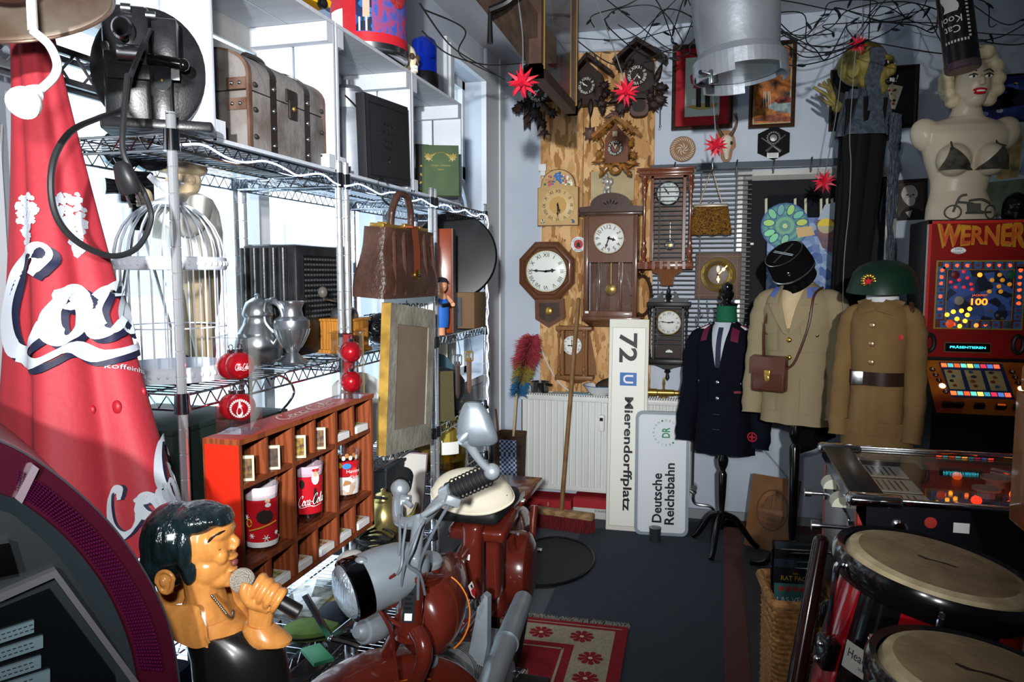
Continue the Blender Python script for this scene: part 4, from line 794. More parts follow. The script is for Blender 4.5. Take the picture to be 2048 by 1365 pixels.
UN=[(1.214,1.853,(1.762,1.262,.93,.55,.12),'chrome wire shelving unit nearest the camera, behind the wooden glass cabinet'),(1.893,2.523,(1.762,1.262,.93,.55,.12),'middle chrome wire shelving unit, holding the leather bag and old frame'),(2.563,3.16,(1.762,1.262,.93,.70,.12),'chrome wire shelving unit at the far end with the lit strip on its post')]
for y0,y1,zs,lb in UN:
 t=thing('wire_shelving',lb,'shelf',(0,0,0),group='chrome wire shelving units')
 for x in(XF,XR):
  for y in(y0,y1):
   b=MB(m_post);pr=[(.0095,.0)]
   z=.0
   while z<1.77:pr+=[(.0095,z+.047),(.0085,z+.0485),(.0095,z+.05)];z+=.05
   pr+=[(.0095,1.795),(.006,1.8)];b.lathe(pr,14,None,(x,y,0));b.build('post',t,ang=20)
 for z in zs:wire_shelf(y0,y1,z,t)
m_led=mat('#dfe8ff',.4,emit='#cfdcff',es=3.5)
b=MB(m_led);P=[]
for i in range(60):
 y=1.23+(3.14-1.23)*i/59;P.append((XF+.012+.004*sin(i*1.3),y,1.742+.008*sin(i*.9)))
for i in range(1,34):P.append((XF+.014+.003*sin(i*2.1),3.155+.004*sin(i),1.735-i*.026))
b.tube(spl(P,2),.0022,6)
tag(b.build('led_strip'),'glowing white light cord along the shelf front and down the far post','light')
m_crate=mat('#ced3db',.65,c2='#c3c8d0',scale=6,stretch=(1,6,1),bump=.15,bscale=60);m_craw=mat('#c9c7c2',.8,c2='#8f8a80',scale=5,lo=.5,hi=.75)
ZT=1.768
def crate(y0,y1,lb):
 x0,x1,z0,z1=-1.23,-1.0,ZT,2.152;t=thing('wooden_crate',lb,'crate',(0,0,0),group='white wooden crates on the top shelf');e=.012
 for y in(y0,y1-e):
  b=MB(m_crate);b.bx(x0,x0+-.0+.108,y,y+e,z0,z1-.0,bev=.001);b.bx(x0+.115,x1,y,y+e,z0,z1,bev=.001);b.build('end_panel',t)
 b=MB(m_crate)
 for k in range(2):b.bx(x0+.117*k,x0+.113+.117*k,y0,y1,z1,z1+.01)
 b.build('top_boards',t)
 b=MB(m_crate);b.bx(x0,x1,y0,y1,z0-.0,z0+.008);b.build('bottom_boards',t)
 b=MB(m_craw);b.bx(x0-.01,x0,y0,y1,z0,z0+.15);b.bx(x0-.01,x0,y0,y1,z0+.19,z1-.07);b.bx(x0-.01,x0,y0,y1,z1-.058,z1);b.build('back_boards',t)
 for y,s in((y0+e,1),(y1-e,-1)):
  b=MB(m_crate);b.bx(x0,x1,y,y+s*.03,z1-.05,z1-.001);b.build('cleat',t);b=MB(m_crate);b.bx(x0,x1,y,y+s*.03,z0+.009,z0+.045);b.build('cleat',t)
crate(1.335,1.850,'white wooden crate holding the studded chest, nearest of the crates on the shelf')
crate(1.856,2.362,'white wooden crate with the milk can and black book, middle of the row')
crate(2.368,2.862,'white wooden crate with the green book, farthest along the top shelf')
t=thing('wooden_chest','whitewashed studded wooden chest with arched lid and dark straps, in the near crate','chest',(-1.125,1.665,ZT+.010))
m_ch=mat('#827d7a',.7,c2='#4c3f38',scale=9,lo=.45,hi=.72,bump=.3,bscale=40);m_strap=mat('#2b2522',.5);m_chm=mat('#6b5448',.6,c2='#4e3326',scale=20)
L,D,H=.335,.2,.13
b=MB(m_ch);b.bx(-D/2,D/2,-L/2,L/2,0,H,bev=.003);b.build('body',t)
lid=[(-D/2,H+.002),(D/2,H+.002)]+[(D/2*cos(radians(a)),H+.04+.058*sin(radians(a)))for a in range(0,181,12)]
b=MB(m_ch);b.prism(lid,-L/2,L/2);b.build('lid',t)
for y in(-.075,.075):
 b=MB(m_strap);pr=[(D/2+.002,.0),(D/2+.002,H+.04)]+[((D/2+.003)*cos(radians(a)),H+.041+.06*sin(radians(a)))for a in range(0,181,12)]+[(-D/2-.002,.0)]
 A=[b.v((p[0],y-.013,p[1]))for p in pr];B=[b.v((p[0],y+.013,p[1]))for p in pr]
 for i in range(len(pr)-1):b.f([A[i],A[i+1],B[i+1],B[i]])
 for z in(.02,.06,.1,.15):b.sph((D/2+.003,y,z),.0055,m_steel,n=8,k=6)
 b.build('strap',t)
for y in(-L/2-.0015,L/2-.01):
 b=MB(m_chm)
 pr=[(D/2+.0015,0),(D/2+.0015,H+.04)]+[((D/2+.0015)*cos(radians(a)),H+.04+.059*sin(radians(a)))for a in range(0,181,12)]+[(-D/2,0)]
 A=[b.v((p[0],y,p[1]))for p in pr];B=[b.v((p[0],y+.0115,p[1]))for p in pr];C_=[b.v((p[0]*.93,y,p[1]*.97+.002))for p in pr]
 for i in range(len(pr)-1):b.f([A[i],A[i+1],B[i+1],B[i]]);b.f([A[i],A[i+1],C_[i+1],C_[i]])
 b.build('edge_trim',t)
for y in(-L/2+.02,L/2-.02):
 for z in(.03,.09,.145):b=MB(m_strap);b.sph((D/2+.002,y,z),.006,m_strap,n=8,k=6);b.build('stud',t)
for z in(.1,.145):b=MB(m_chm);b.box((.07,-L/2-.002,z),(.05,.004,.026),m_chm);b.sph((.06,-L/2-.004,z),.005,m_steel,n=8,k=6);b.sph((.08,-L/2-.004,z),.005,m_steel,n=8,k=6);b.build('corner_plate',t)
b=MB(m_strap);b.box((D/2+.004,0,H+.02),(.006,.045,.03),bev=.002);b.box((D/2+.006,0,H-.012),(.008,.03,.045),bev=.003);b.sph((D/2+.01,0,H-.01),.006,m_brass,n=8,k=6);b.build('clasp',t)
b=MB(m_strap);b.tube(spl([(0,-.05,H+.098),(0,-.03,H+.118),(0,.03,H+.118),(0,.05,H+.098)],5),.008,8);b.build('handle',t)
t=thing('milk_can','grey aluminium milk can with wire handle beside the black book','can',(-1.09,2.085,ZT+.0085))
b=MB(mat('#aab0b8',.45,.4,c2='#969ca5',scale=12));b.lathe([(.055,0),(.066,.004),(.066,.16),(.06,.18),(.042,.2),(.04,.205),(.046,.21),(.05,.25),(.05,.255),(.001,.255)],28);b.build('body',t)
b=MB(mat('#a4a9b0',.35,.85));b.lathe([(.053,.255),(.053,.262),(.04,.275),(.012,.28),(.012,.295),(.001,.297)],24);b.build('lid',t)
b=MB(m_black);b.tube(spl([(.02,.046,.24),(.055,.055,.2),(.075,.03,.16),(.078,-.02,.158),(.06,-.05,.2),(.02,-.05,.24)],6),.0025,6);b.build('handle',t)
def book(lb,loc,rot,w,h,d,m,deco,cat='book'):
 t=thing('book',lb,cat,loc,rot);b=MB(m);b.bx(-w/2,w/2,-d/2,-d/2+.004,0,h,bev=.001);b.bx(-w/2,w/2,d/2-.004,d/2,0,h,bev=.001);b.bx(-w/2-.002,-w/2+.004,-d/2,d/2,0,h,bev=.001);b.build('cover',t)
 b=MB(mat('#cfc6b0',.8));b.bx(-w/2+.004,w/2-.006,-d/2+.004,d/2-.004,.004,h-.004);b.build('pages',t)
 b=MB(m);deco(b,-d/2-.0008,w,h);b.build('cover_print',t);return t
m_dk=mat('#26262a',.5);
def deco1(b,y,w,h):
 m=mat('#17171a',.35)
 for x0,x1,z0,z1 in((-.42,.42,.9,.912),(-.42,.42,.06,.072),(-.42,-.41,.06,.912),(.41,.42,.06,.912)):b.bx(x0*w,x1*w,y,y+.001,z0*h,z1*h,m)
 for z,wd in((.7,.4),(.6,.5),(.5,.35),(.42,.3)):
  for k in range(5):leaf(b,(k-2)*wd*w/5,z*h,.009,k,y+.0005,.0008,m,2)
 leaf(b,0,.28*h,.014,0,y,.001,m,0)
book('large black leather-bound book standing upright beside the milk can',(-1.01,2.175,ZT+.009),(0,-.04,radians(90-4)),.27,.25,.03,m_dk,deco1)
def deco2(b,y,w,h):
 m=mat('#8a7a3a',.4);b.tube([(.03*cos(a),y,h*.76+.018*sin(a))for a in[pi*i/12 for i in range(13)]],.0012,4,m)
 for s in(-1,1):leaf(b,s*.04,h*.74,.025,s*-.8,y,.001,m,0);leaf(b,s*.028,h*.8,.015,s,y,.001,m,1)
 b.text('Unser schönes',(0,y-.0003,h*.6),.008,m);b.text('Heim',(0,y-.0003,h*.52),.007,m)
P=at(882,392,2.72)
book('worn green cloth-bound book with gold print, standing in the farthest crate',(P.x,P.y,ZT+.009),(-.08,0,radians(22)),.13,.182,.022,mat('#4a5c40',.8,c2='#3e4f38',scale=12),deco2)
P=at(844,385,2.82)
book('dark narrow book with yellow spine pattern, left of the green book',(P.x,P.y,ZT+.009),(0,0,radians(40)),.05,.2,.03,mat('#1f1f1f',.5),lambda b,y,w,h:[leaf(b,-.008,z,.009,z*40,y,.001,mat('#b08a20',.5),2)for z in(.03,.06,.09,.12)])
ZK=2.163
t=thing('toy_car','yellow toy car on top of the nearest white crate','toy',(-1.03,1.72,ZK),(0,0,1.3))
b=MB(mat('#d9a514',.25,coat=.5));M0=b.M;b.prism([(-.075,.012),(.08,.012),(.085,.028),(.05,.036),(.02,.058),(-.04,.06),(-.07,.038),(-.08,.03)],-.032,.032);b.build('car_body',t)
b=MB(mat('#1d2226',.1));b.prism([(-.055,.038),(.04,.038),(.018,.055),(-.038,.057)],-.0325,.0325);b.build('windows',t)
for x in(-.045,.05):
 for y in(-.034,.034):b=MB(m_black);b.cyl((x,y-.005,.014),(x,y+.005,.014),.014,n=16);b.cyl((x,y-.0055,.014),(x,y+.0055,.014),.008,n=12,m=m_chrome);b.build('wheel',t)
P=onX(676,80,-1.06);t=thing('carved_figure','brown carved wooden figure on a flared foot, left of the big drinks tin','figure',(-1.10,1.855,ZK))
b=MB(mat('#8f5426',.35,c2='#7a4520',kind='wood',scale=3,stretch=(4,4,1),coat=.3));b.loft([b.ring((x,0,z),(0,0,1),(rx,ry),20,(1,0,0))for x,z,rx,ry in((.0,0,.062,.085),(0,.012,.062,.083),(0,.03,.05,.06),(-.003,.06,.036,.04),(-.004,.1,.034,.036),(0,.16,.042,.048),(.0,.24,.05,.055),(0,.32,.038,.04),(0,.36,.02,.02))]);b.sph((0,0,.4),(.036,.036,.046));b.build('body',t)
t=thing('drinks_tin','large round drinks tin with red rim and colourful printed scene on the middle crate','tin',(-1.085,2.23,ZK))
R0=.118;b=MB(mat('#3f57a8',.4,c2='#a8405a',scale=55,stretch=(1,1,.6),lo=.42,hi=.6));b.lathe([(R0,.03),(R0,.36)],40,cap=False);b.build('body',t)
def cyl_pt(a,z,r):return V((r*cos(a),r*sin(a),z))
AF=radians(-65)
b=MB(mat('#c02430',.4));b.lathe([(R0+.001,.03),(R0+.001,.058)],40,cap=False)
def patch(a0,a1,z0,z1,m,r):b.grid(lambda u,v:cyl_pt(AF+radians(a0+(a1-a0)*u),z0+(z1-z0)*v,r),10,3,m)
patch(-75,-18,.058,.36,mat('#b3222c',.4),R0+.0008);patch(-70,-40,.06,.13,m_paper,R0+.0012);patch(-18,5,.06,.36,mat('#16204a',.4,c2='#2f6aa8',kind='vor',scale=45),R0+.0012);patch(-8,2,.10,.16,mat('#d8a890',.5),R0+.0016);patch(-40,-22,.12,.17,mat('#b3222c',.4),R0+.0016)
for k in range(4):patch(-14+k*5,-11.5+k*5,.06,.1,m_ink if k%2 else m_paper,R0+.002)
for f in range(24):
 pass
b.grid(lambda u,v:cyl_pt(AF+radians(48+30*(v)*cos(2*pi*u)),.27+.13*v*sin(2*pi*u),R0+.0022),28,4,mat('#8f1f2a',.4,c2='#b04040',scale=90))
b.text('24',(0,0,0),.05,m_paper,fn=lambda x,y:cyl_pt(AF+radians(-48)+x/R0,.2+y,R0+.0025));b.build('printed_scene',t)
b=MB(m_paper);put_script(b,'Coca-Cola',lambda x,y:cyl_pt(AF+radians(46)+x*.0118/R0,.31+y*.018,R0+.003),m_paper);b.build('lettering',t)
b=MB(m_steel);b.lathe([(R0-.004,0),(R0+.002,.004),(R0+.002,.01),(R0-.001,.014),(R0,.03)],40,cap=False);b.lathe([(R0,.36),(R0+.004,.364),(R0+.004,.372),(.001,.374)],40,cap=False);b.lathe([(R0-.004,.002),(.001,.003)],40,cap=False);b.build('rim',t)
def skull(par,s,m,mh,teeth):
 b=MB(m);b.sph((0,.006*s,.062*s),(.034*s,.046*s,.038*s),n=18,k=12);b.sph((0,-.028*s,.036*s),(.024*s,.02*s,.024*s),n=14,k=10);b.sph((0,-.024*s,.012*s),(.019*s,.02*s,.013*s),n=14,k=8)
 for sx in(-1,1):b.sph((sx*.026*s,-.022*s,.04*s),(.008*s,.014*s,.007*s),n=10,k=8)
 b.build('cranium',par)
 b=MB(mh)
 for sx in(-1,1):b.sph((sx*.013*s,-.042*s,.053*s),(.0095*s,.007*s,.01*s),n=12,k=8)
 b.prism([(-.006*s,.03*s),(.006*s,.03*s),(0,.043*s)],-.049*s,-.044*s);b.build('eye_socket',par)
 b=MB(teeth)
 for i in range(7):
  a=(i-3)*.3
  for z in(.016,.025):b.box((sin(a)*.017*s,(-.026-.02*cos(a))*s,z*s),(.0048*s,.004*s,.008*s),rot=(0,0,a),bev=.001*s)
 b.build('teeth',par)
t=thing('skull','painted cream toy skull with dark markings next to the blue beacon','skull',(-1.06,2.44,ZK+.001),(0,0,radians(75)))
skull(t,1.15,mat('#d9cdb0',.5,c2='#c05a40',scale=16,lo=.62,hi=.72),mat('#4a382c',.7),m_paper)
t=thing('warning_beacon','blue rotating warning beacon with black foot on the farthest crate','beacon',(-1.05,2.60,ZK))
b=MB(m_black);b.lathe([(.05,0),(.052,.008),(.05,.05),(.046,.055),(.001,.055)],26);b.build('foot',t)
b=MB(mat('#0f2ba0',.08,trans=.45,ior=1.3,coat=.5));b.lathe([(.046,.055),(.047,.15),(.042,.168),(.03,.178),(.001,.181)],28);b.build('dome',t)
b=MB(m_chrome);b.lathe([(.02,.06),(.03,.1),(.012,.11),(.001,.112)],16);b.build('reflector',t)
P=onX(335,240,-1.13);t=thing('film_projector','old black film projector with big round reel cover standing on the top shelf','projector',(-1.085,1.27,ZT),(0,0,radians(32)));t.scale=(.84,.84,.97)
m_pb=mat('#17181a',.3,c2='#222326',scale=30,bump=.04,bscale=200);m_pg=mat('#0c0c0d',.15,coat=.4)
b=MB(m_pb);b.box((0,0,.012),(.2,.16,.024),bev=.006);b.box((.02,-.04,.012),(.23,.1,.02),bev=.005);b.build('base',t)
b=MB(m_pb);b.cyl((-.01,.02,.135),(-.01,.075,.135),.125,n=40);b.cyl((-.01,.015,.135),(-.01,.02,.135),.118,.125,n=40);b.build('reel_cover',t)
b=MB(m_pb);b.box((-.045,-.01,.13),(.1,.08,.23),bev=.012);b.box((.035,-.02,.17),(.055,.06,.11),bev=.006);b.box((.025,-.045,.065),(.045,.035,.13),bev=.004);b.box((-.02,-.05,.115),(.13,.02,.03),bev=.004);b.build('body',t)
b=MB(m_chrome);b.cyl((-.045,-.05,.19),(-.045,-.085,.19),.022,n=24);b.cyl((-.045,-.086,.19),(-.045,-.09,.19),.022,.018,n=24);b.cyl((-.045,-.0905,.19),(-.045,-.0915,.19),.015,n=20,m=m_pg);b.build('lens',t)
b=MB(m_chrome);b.cyl((.03,-.063,.1),(.03,-.07,.1),.02,n=24);b.sph((.03,-.07,.1),.003,m_brass,n=8,k=6);b.build('knob',t)
b=MB(m_pg);b.cyl((-.0,-.06,.142),(.07,-.06,.135),.011,n=14);b.cyl((-.06,-.06,.15),(-.01,-.06,.15),.016,n=14,m=m_steel);b.sph((.075,-.06,.134),.013,n=12,k=8);b.build('crank',t)
b=MB(m_steel);b.cyl((-.05,-.055,.235),(-.03,-.055,.235),.009,n=12);b.cyl((.0,-.055,.225),(.02,-.055,.225),.008,n=12);b.cyl((-.085,-.05,.16),(-.085,-.062,.16),.009,n=12);b.box((.055,-.052,.115),(.02,.003,.02));b.build('film_roller',t)
P=lambda u,v,x:onX(u,v,x)
b=MB(mat('#26282a',.5));pts=[P(300,60,-1.05),P(262,150,-1.0),P(248,215,-.97),P(200,235,-.95),P(140,265,-.93),P(105,330,-.92),P(108,420,-.92),P(150,480,-.92),P(220,512,-.92),P(275,495,-.92),P(302,440,-.92),P(290,390,-.92),P(262,340,-.93),P(246,300,-.94),P(247,240,-.95),P(255,150,-.98)]
b.tube(spl(pts,8),.0048,8);o=b.build('mains_cable');tag(o,'long black mains cable with plug looped in front of the red parasol','cable')
b=MB(mat('#1f2022',.4));c=P(252,358,-.925);d=(P(262,385,-.925)-P(240,325,-.93)).normalized();b.loft([b.ring(c+d*s,d,(r,r*.7),14)for s,r in((-.028,.006),(-.022,.014),(-.0,.019),(.02,.019),(.024,.016))]);e=d.orthogonal().normalized()
o2=b.build('plug',o)
b=MB(m_steel)
for s in(-1,1):b.cyl(c+d*.024+e*.008*s,c+d*.045+e*.008*s,.0022,n=8)
b.build('pins',o2)
ZM=1.268
t=thing('bird_cage','white metal domed bird cage with embossed bands and a bird on top','cage',(-1.165,1.395,ZM))
m_cg=mat('#dfe5ee',.4);R=.112
b=MB(m_cg);b.lathe([(.001,.0),(R+.004,.0),(R+.006,.03),(R+.002,.033),(R+.002,.006),(.001,.004)],40)
for i in range(44):a=2*pi*i/44;b.sph(((R+.006)*cos(a),(R+.006)*sin(a),.017),(.004,.004,.006),n=6,k=5)
b.build('tray',t)
b=MB(m_cg);b.lathe([(R,.238),(R+.003,.24),(R+.005,.252),(R+.003,.264),(R,.266),(R-.003,.25)],40,cap=False)
for i in range(44):a=2*pi*i/44;b.sph(((R+.004)*cos(a),(R+.004)*sin(a),.252),(.004,.004,.006),n=6,k=5)
b.build('band',t)
b=MB(m_cg);NB=26
for i in range(NB):
 a=2*pi*i/NB;q=[(R*cos(a),R*sin(a),.03),(R*cos(a),R*sin(a),.25)]+[(R*cos(radians(p))*cos(a),R*cos(radians(p))*sin(a),.262+.125*sin(radians(p)))for p in(8,20,34,48,62,74,84)]
 b.tube(q,.0017,5)
b.tube([(R*cos(a),R*sin(a),.115)for a in[2*pi*i/36 for i in range(36)]],.0017,5,closed=True);b.build('bars',t)
b=MB(m_cg);b.lathe([(.04,.378),(.038,.384),(.02,.392),(.008,.396),(.006,.41),(.001,.41)],24);b.build('cap',t)
b=MB(m_cg);b.sph((0,-.0,.418),(.02,.012,.013),n=12,k=8,rot=(0,.25,1.2));b.sph((.012,.014,.428),.009,n=10,k=8);b.loft([b.ring((-.008,-.014,.42),(-.5,-.7,.6),(.008,.004),8),b.ring((-.02,-.032,.44),(-.4,-.8,.8),(.006,.002),8)]);b.cyl((.017,.02,.428),(.022,.026,.428),.003,.0005,8);b.build('bird_finial',t)
t=thing('cameraman_statuette','resin statuette of a person in flat cap filming, behind the bird cage','statuette',(-1.255,1.595,ZM),(0,0,radians(-35)))
m_sk,m_sh,m_tr=mat('#d9c2a0',.3),mat('#dedad0',.35),mat('#a48f6e',.35)
b=MB(m_tr)
for s in(-1,1):b.loft([b.ring((s*(.035+.015*k_),y,z),(0,0,1),(rx,rx*.95),14,(1,0,0))for k_,y,z,rx in((.6,0,.0,.022),(.55,0,.04,.026),(.5,-.005,.09,.03),(.35,.0,.16,.04),(.1,.0,.22,.048),(-.2,0,.25,.05))])
b.loft([b.ring((0,0,z),(0,0,1),(rx,ry),18,(1,0,0))for z,rx,ry in((.19,.06,.045),(.23,.075,.055),(.26,.07,.055))]);b.build('trousers',t)
b=MB(m_sh);b.loft([b.ring((0,y,z),(0,0,1),(rx,ry),20,(1,0,0))for y,z,rx,ry in((0,.25,.07,.056),(0,.28,.074,.06),(-.004,.33,.085,.066),(-.008,.38,.09,.062),(-.01,.41,.075,.05),(-.012,.425,.035,.03))])
for s,p in((-1,[(-.075,-.01,.395),(-.105,-.05,.34),(-.07,-.1,.37)]),(1,[(.075,-.01,.395),(.115,-.05,.34),(.085,-.11,.38)])):b.tube(spl(p,5),[.03,.03,.03,.028,.027,.026,.025,.024,.022,.02,.019],12)
b.build('shirt',t)
b=MB(m_sk);b.sph((0,-.02,.455),(.034,.038,.042),n=18,k=12);b.cyl((0,-.012,.41),(0,-.016,.435),.02,n=12);b.sph((0,-.058,.452),(.007,.009,.01),n=8,k=6)
for s in(-1,1):b.sph((s*.034,-.015,.455),(.006,.01,.013),n=8,k=6)
b.build('head',t)
for s,c in((-1,(-.05,-.115,.392)),(1,(.066,-.125,.4))):
 b=MB(m_sk);b.sph(c,(.018,.014,.024),n=12,k=8)
 for k in range(4):b.tube(spl([(c[0]+s*.012-s*.0,c[1]-.002,c[2]+.012-k*.009),(c[0]+s*.004,c[1]-.018,c[2]+.014-k*.009),(c[0]-s*.012,c[1]-.016,c[2]+.013-k*.009)],3),.0052-.0004*k,7)
 b.tube([(c[0]-s*.01,c[1]+.006,c[2]+.014),(c[0]-s*.018,c[1]-.004,c[2]+.026)],.0055,7)
 b.build('hand',t)
b=MB(mat('#b5a586',.4));b.sph((0,-.018,.485),(.046,.052,.024),n=18,k=10);b.sph((0,-.06,.476),(.03,.022,.005),n=14,k=6);b.sph((0,-.018,.51),.005,n=8,k=6);b.build('flat_cap',t)
b=MB(m_pg);b.box((.01,-.135,.43),(.045,.075,.075),bev=.006);b.cyl((.01,-.17,.43),(.01,-.2,.43),.016,.02,16);b.box((.02,-.13,.36),(.03,.04,.06),bev=.004);b.cyl((.035,-.12,.4),(.045,-.12,.4),.012,n=12,m=m_steel);b.build('film_camera',t)
for y in(-.16,-.1):
 b=MB(m_pg);b.cyl((-.006,y,.515),(.026,y,.515),.045,n=28);b.cyl((-.007,y,.515),(.027,y,.515),.012,n=12,m=m_steel);b.build('reel',t)
for sx,sy in((-.045,-.18),(.06,-.19),(.01,-.07)):
 b=MB(m_steel);b.cyl((.01,-.135,.39),(sx+.01*sx,sy,.1),.004,n=8);b.cyl((sx+.01*sx,sy,.1),(sx*1.3,sy*1.03,.004),.003,n=8);b.build('tripod_leg',t)
b=MB(m_black);
for s in(-1,1):b.sph((s*.045,-.012,.012),(.022,.04,.014),n=12,k=8)
b.build('shoes',t)
# goods on the middle and lower shelves
m_leather=mat('#4c352c',.34,c2='#38241c',scale=14,bump=.35,bscale=90);m_pewter=mat('#a3a8ac',.28,.9,c2='#8b9094',scale=10)
t=thing('radio_case','black ribbed portable radio case with a square grille, on the middle shelf by the window','radio',(-1.195,1.965,ZM))
b=MB(m_pb);b.box((0,0,.155),(.17,.30,.31),bev=.012)
for i in range(5):b.cyl((-.075+.03*i,-.151,.01),(-.075+.03*i,-.151,.30),.013,n=10)
b.build('case',t)
b=MB(mat('#0d0d0e',.5));b.bx(.084,.088,-.12,.14,.1,.28);b.build('grille',t)
b=MB(mat('#4a4c50',.4))
for i in range(16):
 for j in range(12):b.box((.0885,-.11+.0158*i,.11+.0145*j),(.002,.009,.006))
b.build('grille_holes',t)
t=thing('lidded_jug','round-bellied pewter jug with a domed lid behind the fluted ewer','jug',(-1.15,1.69,ZM))
b=MB(m_pewter);b.lathe([(.001,0),(.045,0),(.055,.012),(.06,.04),(.055,.07),(.038,.1),(.034,.115),(.036,.12),(.001,.121)],30);b.build('body',t)
b=MB(m_pewter);b.lathe([(.038,.121),(.04,.126),(.036,.14),(.03,.156),(.015,.166),(.006,.17),(.008,.176),(.001,.18)],26);b.build('lid',t)
b=MB(m_pewter);b.tube(spl([(.03,-.0,.15),(.06,-.02,.165),(.085,-.02,.13),(.078,-.02,.08),(.055,-.012,.05)],6),.006,8);b.build('handle',t)
t=thing('pewter_ewer','grey pewter ewer with fluted belly and flared foot at the shelf edge','jug',(-1.055,1.695,ZM))
b=MB(m_pewter);pr=[(.001,0),(.038,0),(.04,.006),(.024,.016),(.014,.028),(.022,.04),(.04,.075),(.046,.1),(.044,.112),(.03,.122),(.026,.14),(.032,.156),(.036,.16),(.033,.16),(.024,.14),(.001,.125)]
b.lathe(pr,30)
for i in range(22):a=2*pi*i/22;b.tube([(cos(a)*r,sin(a)*r,z)for r,z in((.023,.042),(.0325,.058),(.0415,.077),(.0455,.09))],.0025,5)
b.build('body',t);b=MB(m_pewter);b.tube(spl([(-.03,-.01,.15),(-.06,-.02,.16),(-.065,-.02,.11),(-.045,-.012,.08)],6),.005,8);b.build('handle',t)
t=thing('coffee_mill','yellow wooden coffee mill with metal dome and crank, beside the pewter ewer','coffee mill',(-1.06,1.985,ZM))
m_oak=mat('#b57a32',.45,c2='#9a6426',kind='wood',scale=6,stretch=(6,6,1));b=MB(m_oak);b.box((0,0,.05),(.1,.11,.09),bev=.002);b.box((0,0,.006),(.115,.125,.012),bev=.003);b.box((0,0,.097),(.11,.12,.008),bev=.003);b.build('box',t)
b=MB(m_pewter);b.lathe([(.04,.1),(.042,.108),(.036,.124),(.02,.134),(.008,.138),(.006,.155),(.001,.156)],24);b.build('dome',t)
b=MB(m_steel);b.tube([(0,0,.15),(.0,-.05,.152),(-.01,-.1,.16)],.004,8);b.build('crank',t);b=MB(mat('#5a5550',.4));b.sph((-.01,-.105,.178),(.014,.014,.016));b.build('crank_knob',t)
b=MB(m_oak);b.bx(.05,.054,-.04,.04,.02,.07);b.sph((.058,0,.045),.006,m_brass,n=8,k=6);b.build('drawer',t)
t=thing('doctors_bag','brown leather doctor bag with brass lock hanging from the top shelf on a hook','bag',(-.945,2.105,1.43),(0,radians(4),radians(-3)))
b=MB(m_leather);n=24
def bagsec(v):return(.062-.02*v**1.5+.006*sin(v*7),.185-.025*v)
b.loft([[b.v((dx*x,dy*y+(0),.2*v))for x,y in rrect(2,2,.35,5)]for v in[i/8 for i in range(9)]for dx,dy in[bagsec(v)]]);b.build('body',t)
for y in(-.14,-.075,.075,.14):b=MB(mat('#4a3027',.4,bump=.3,bscale=80));b.tube([(.058-.02*(z/.2)**1.5+.003,y*(1-.1*z/.2),z)for z in(.01,.05,.1,.15,.19)],.006,6);b.build('welt',t)
b=MB(m_brass);b.box((0,0,.205),(.045,.30,.012),bev=.003);b.box((.02,.0,.212),(.012,.05,.012),bev=.003);b.box((0,-.11,.21),(.03,.02,.012),bev=.002);b.box((0,.11,.21),(.03,.02,.012),bev=.002);b.build('clasp_frame',t)
b=MB(mat('#7a3a22',.35));b.grid(lambda u,v:(.046+.016*v+.004*sin(pi*v),-.022+.044*u+(0),.205-.14*v),2,8);b.box((.02,0,.209),(.06,.042,.006));b.build('strap',t)
b=MB(m_gold);b.lathe([(.016,0),(.016,.005),(.001,.008)],20,None,(.06,0,.068),(1,0,0));b.sph((.069,0,.066),.004,m_black,n=8,k=6);b.build('lock',t)
b=MB(m_leather);b.tube(spl([(0,-.065,.212),(0,-.062,.25),(0,-.035,.295),(0,0,.305),(0,.035,.295),(0,.062,.25),(0,.065,.212)],6),.011,10);b.build('handle',t)
b=MB(m_black);b.tube(spl([(-.955,2.10,1.728),(-.955,2.1,1.70),(-.985,2.1,1.72),(-1.003,2.1,1.775),(-.985,2.1,1.785),(-.972,2.1,1.77)],6),.0035,8);tag(b.build('bag_hook'),'black S-shaped wire hook holding the doctor bag','hook')
P=onY(818,690,2.42);t=thing('enamel_sign','grey enamel sign with black lettering ending in verboten, behind the leather bag','sign',(P.x,2.42,ZM),(radians(-4),0,radians(10)))
b=MB(mat('#c3c8c6',.35));b.prism([(q[0],q[1]+.175)for q in rrect(.17,.34,.012)],0,.006);b.build('plate',t)
b=MB(m_ink)
for s,z in(('Unbefugten',.215),('Zutritt',.168),('verboten',.121)):b.text(s,(.005,-.0008,z),.03,m_ink,w=.125)
b.build('lettering',t)
P=onY(868,650,2.7);t=thing('wooden_case','tall glossy reddish-brown wooden case standing behind the enamel sign','case',(P.x+.0,2.7,ZM),(0,0,radians(14)))
b=MB(mat('#8f3d1c',.25,c2='#6a2a14',scale=3,coat=.4));b.box((0,.04,.2),(.145,.1,.4),bev=.004);b.build('body',t)
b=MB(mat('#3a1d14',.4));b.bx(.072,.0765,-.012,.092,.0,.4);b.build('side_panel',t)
t=thing('round_plate','large round black metal disc with price sticker leaning at the far shelf end','plate',onY(906,512,3.02),(radians(-8),0,radians(14)))
b=MB(mat('#17181a',.28,.3));r=.188;b.lathe([(r,0),(r,.006),(r*.96,.014),(r*.5,.016),(.0001,.014)],48,None,(0,.012,0),(0,-1,0));b.build('disc',t)
b=MB(m_paper);b.bx(-.04,-.016,-.006,-.004,-.115,-.09);b.build('price_tag',t)
t=thing('storage_box','brown cardboard box under the big black disc','box',(-1.13,3.03,ZM));b=MB(mat('#6b5138',.8));b.box((0,0,.075),(.3,.16,.15),bev=.003);b.box((.05,-.083,.07),(.09,.006,.12),mat('#3f4448',.5));b.build('carton',t)
P=onY(883,650,2.62);t=thing('toy_figure','small toy figure of a boy in blue overalls and dark cap, beside the brown case','figure',(P.x,2.62,ZM),(0,0,radians(50)))
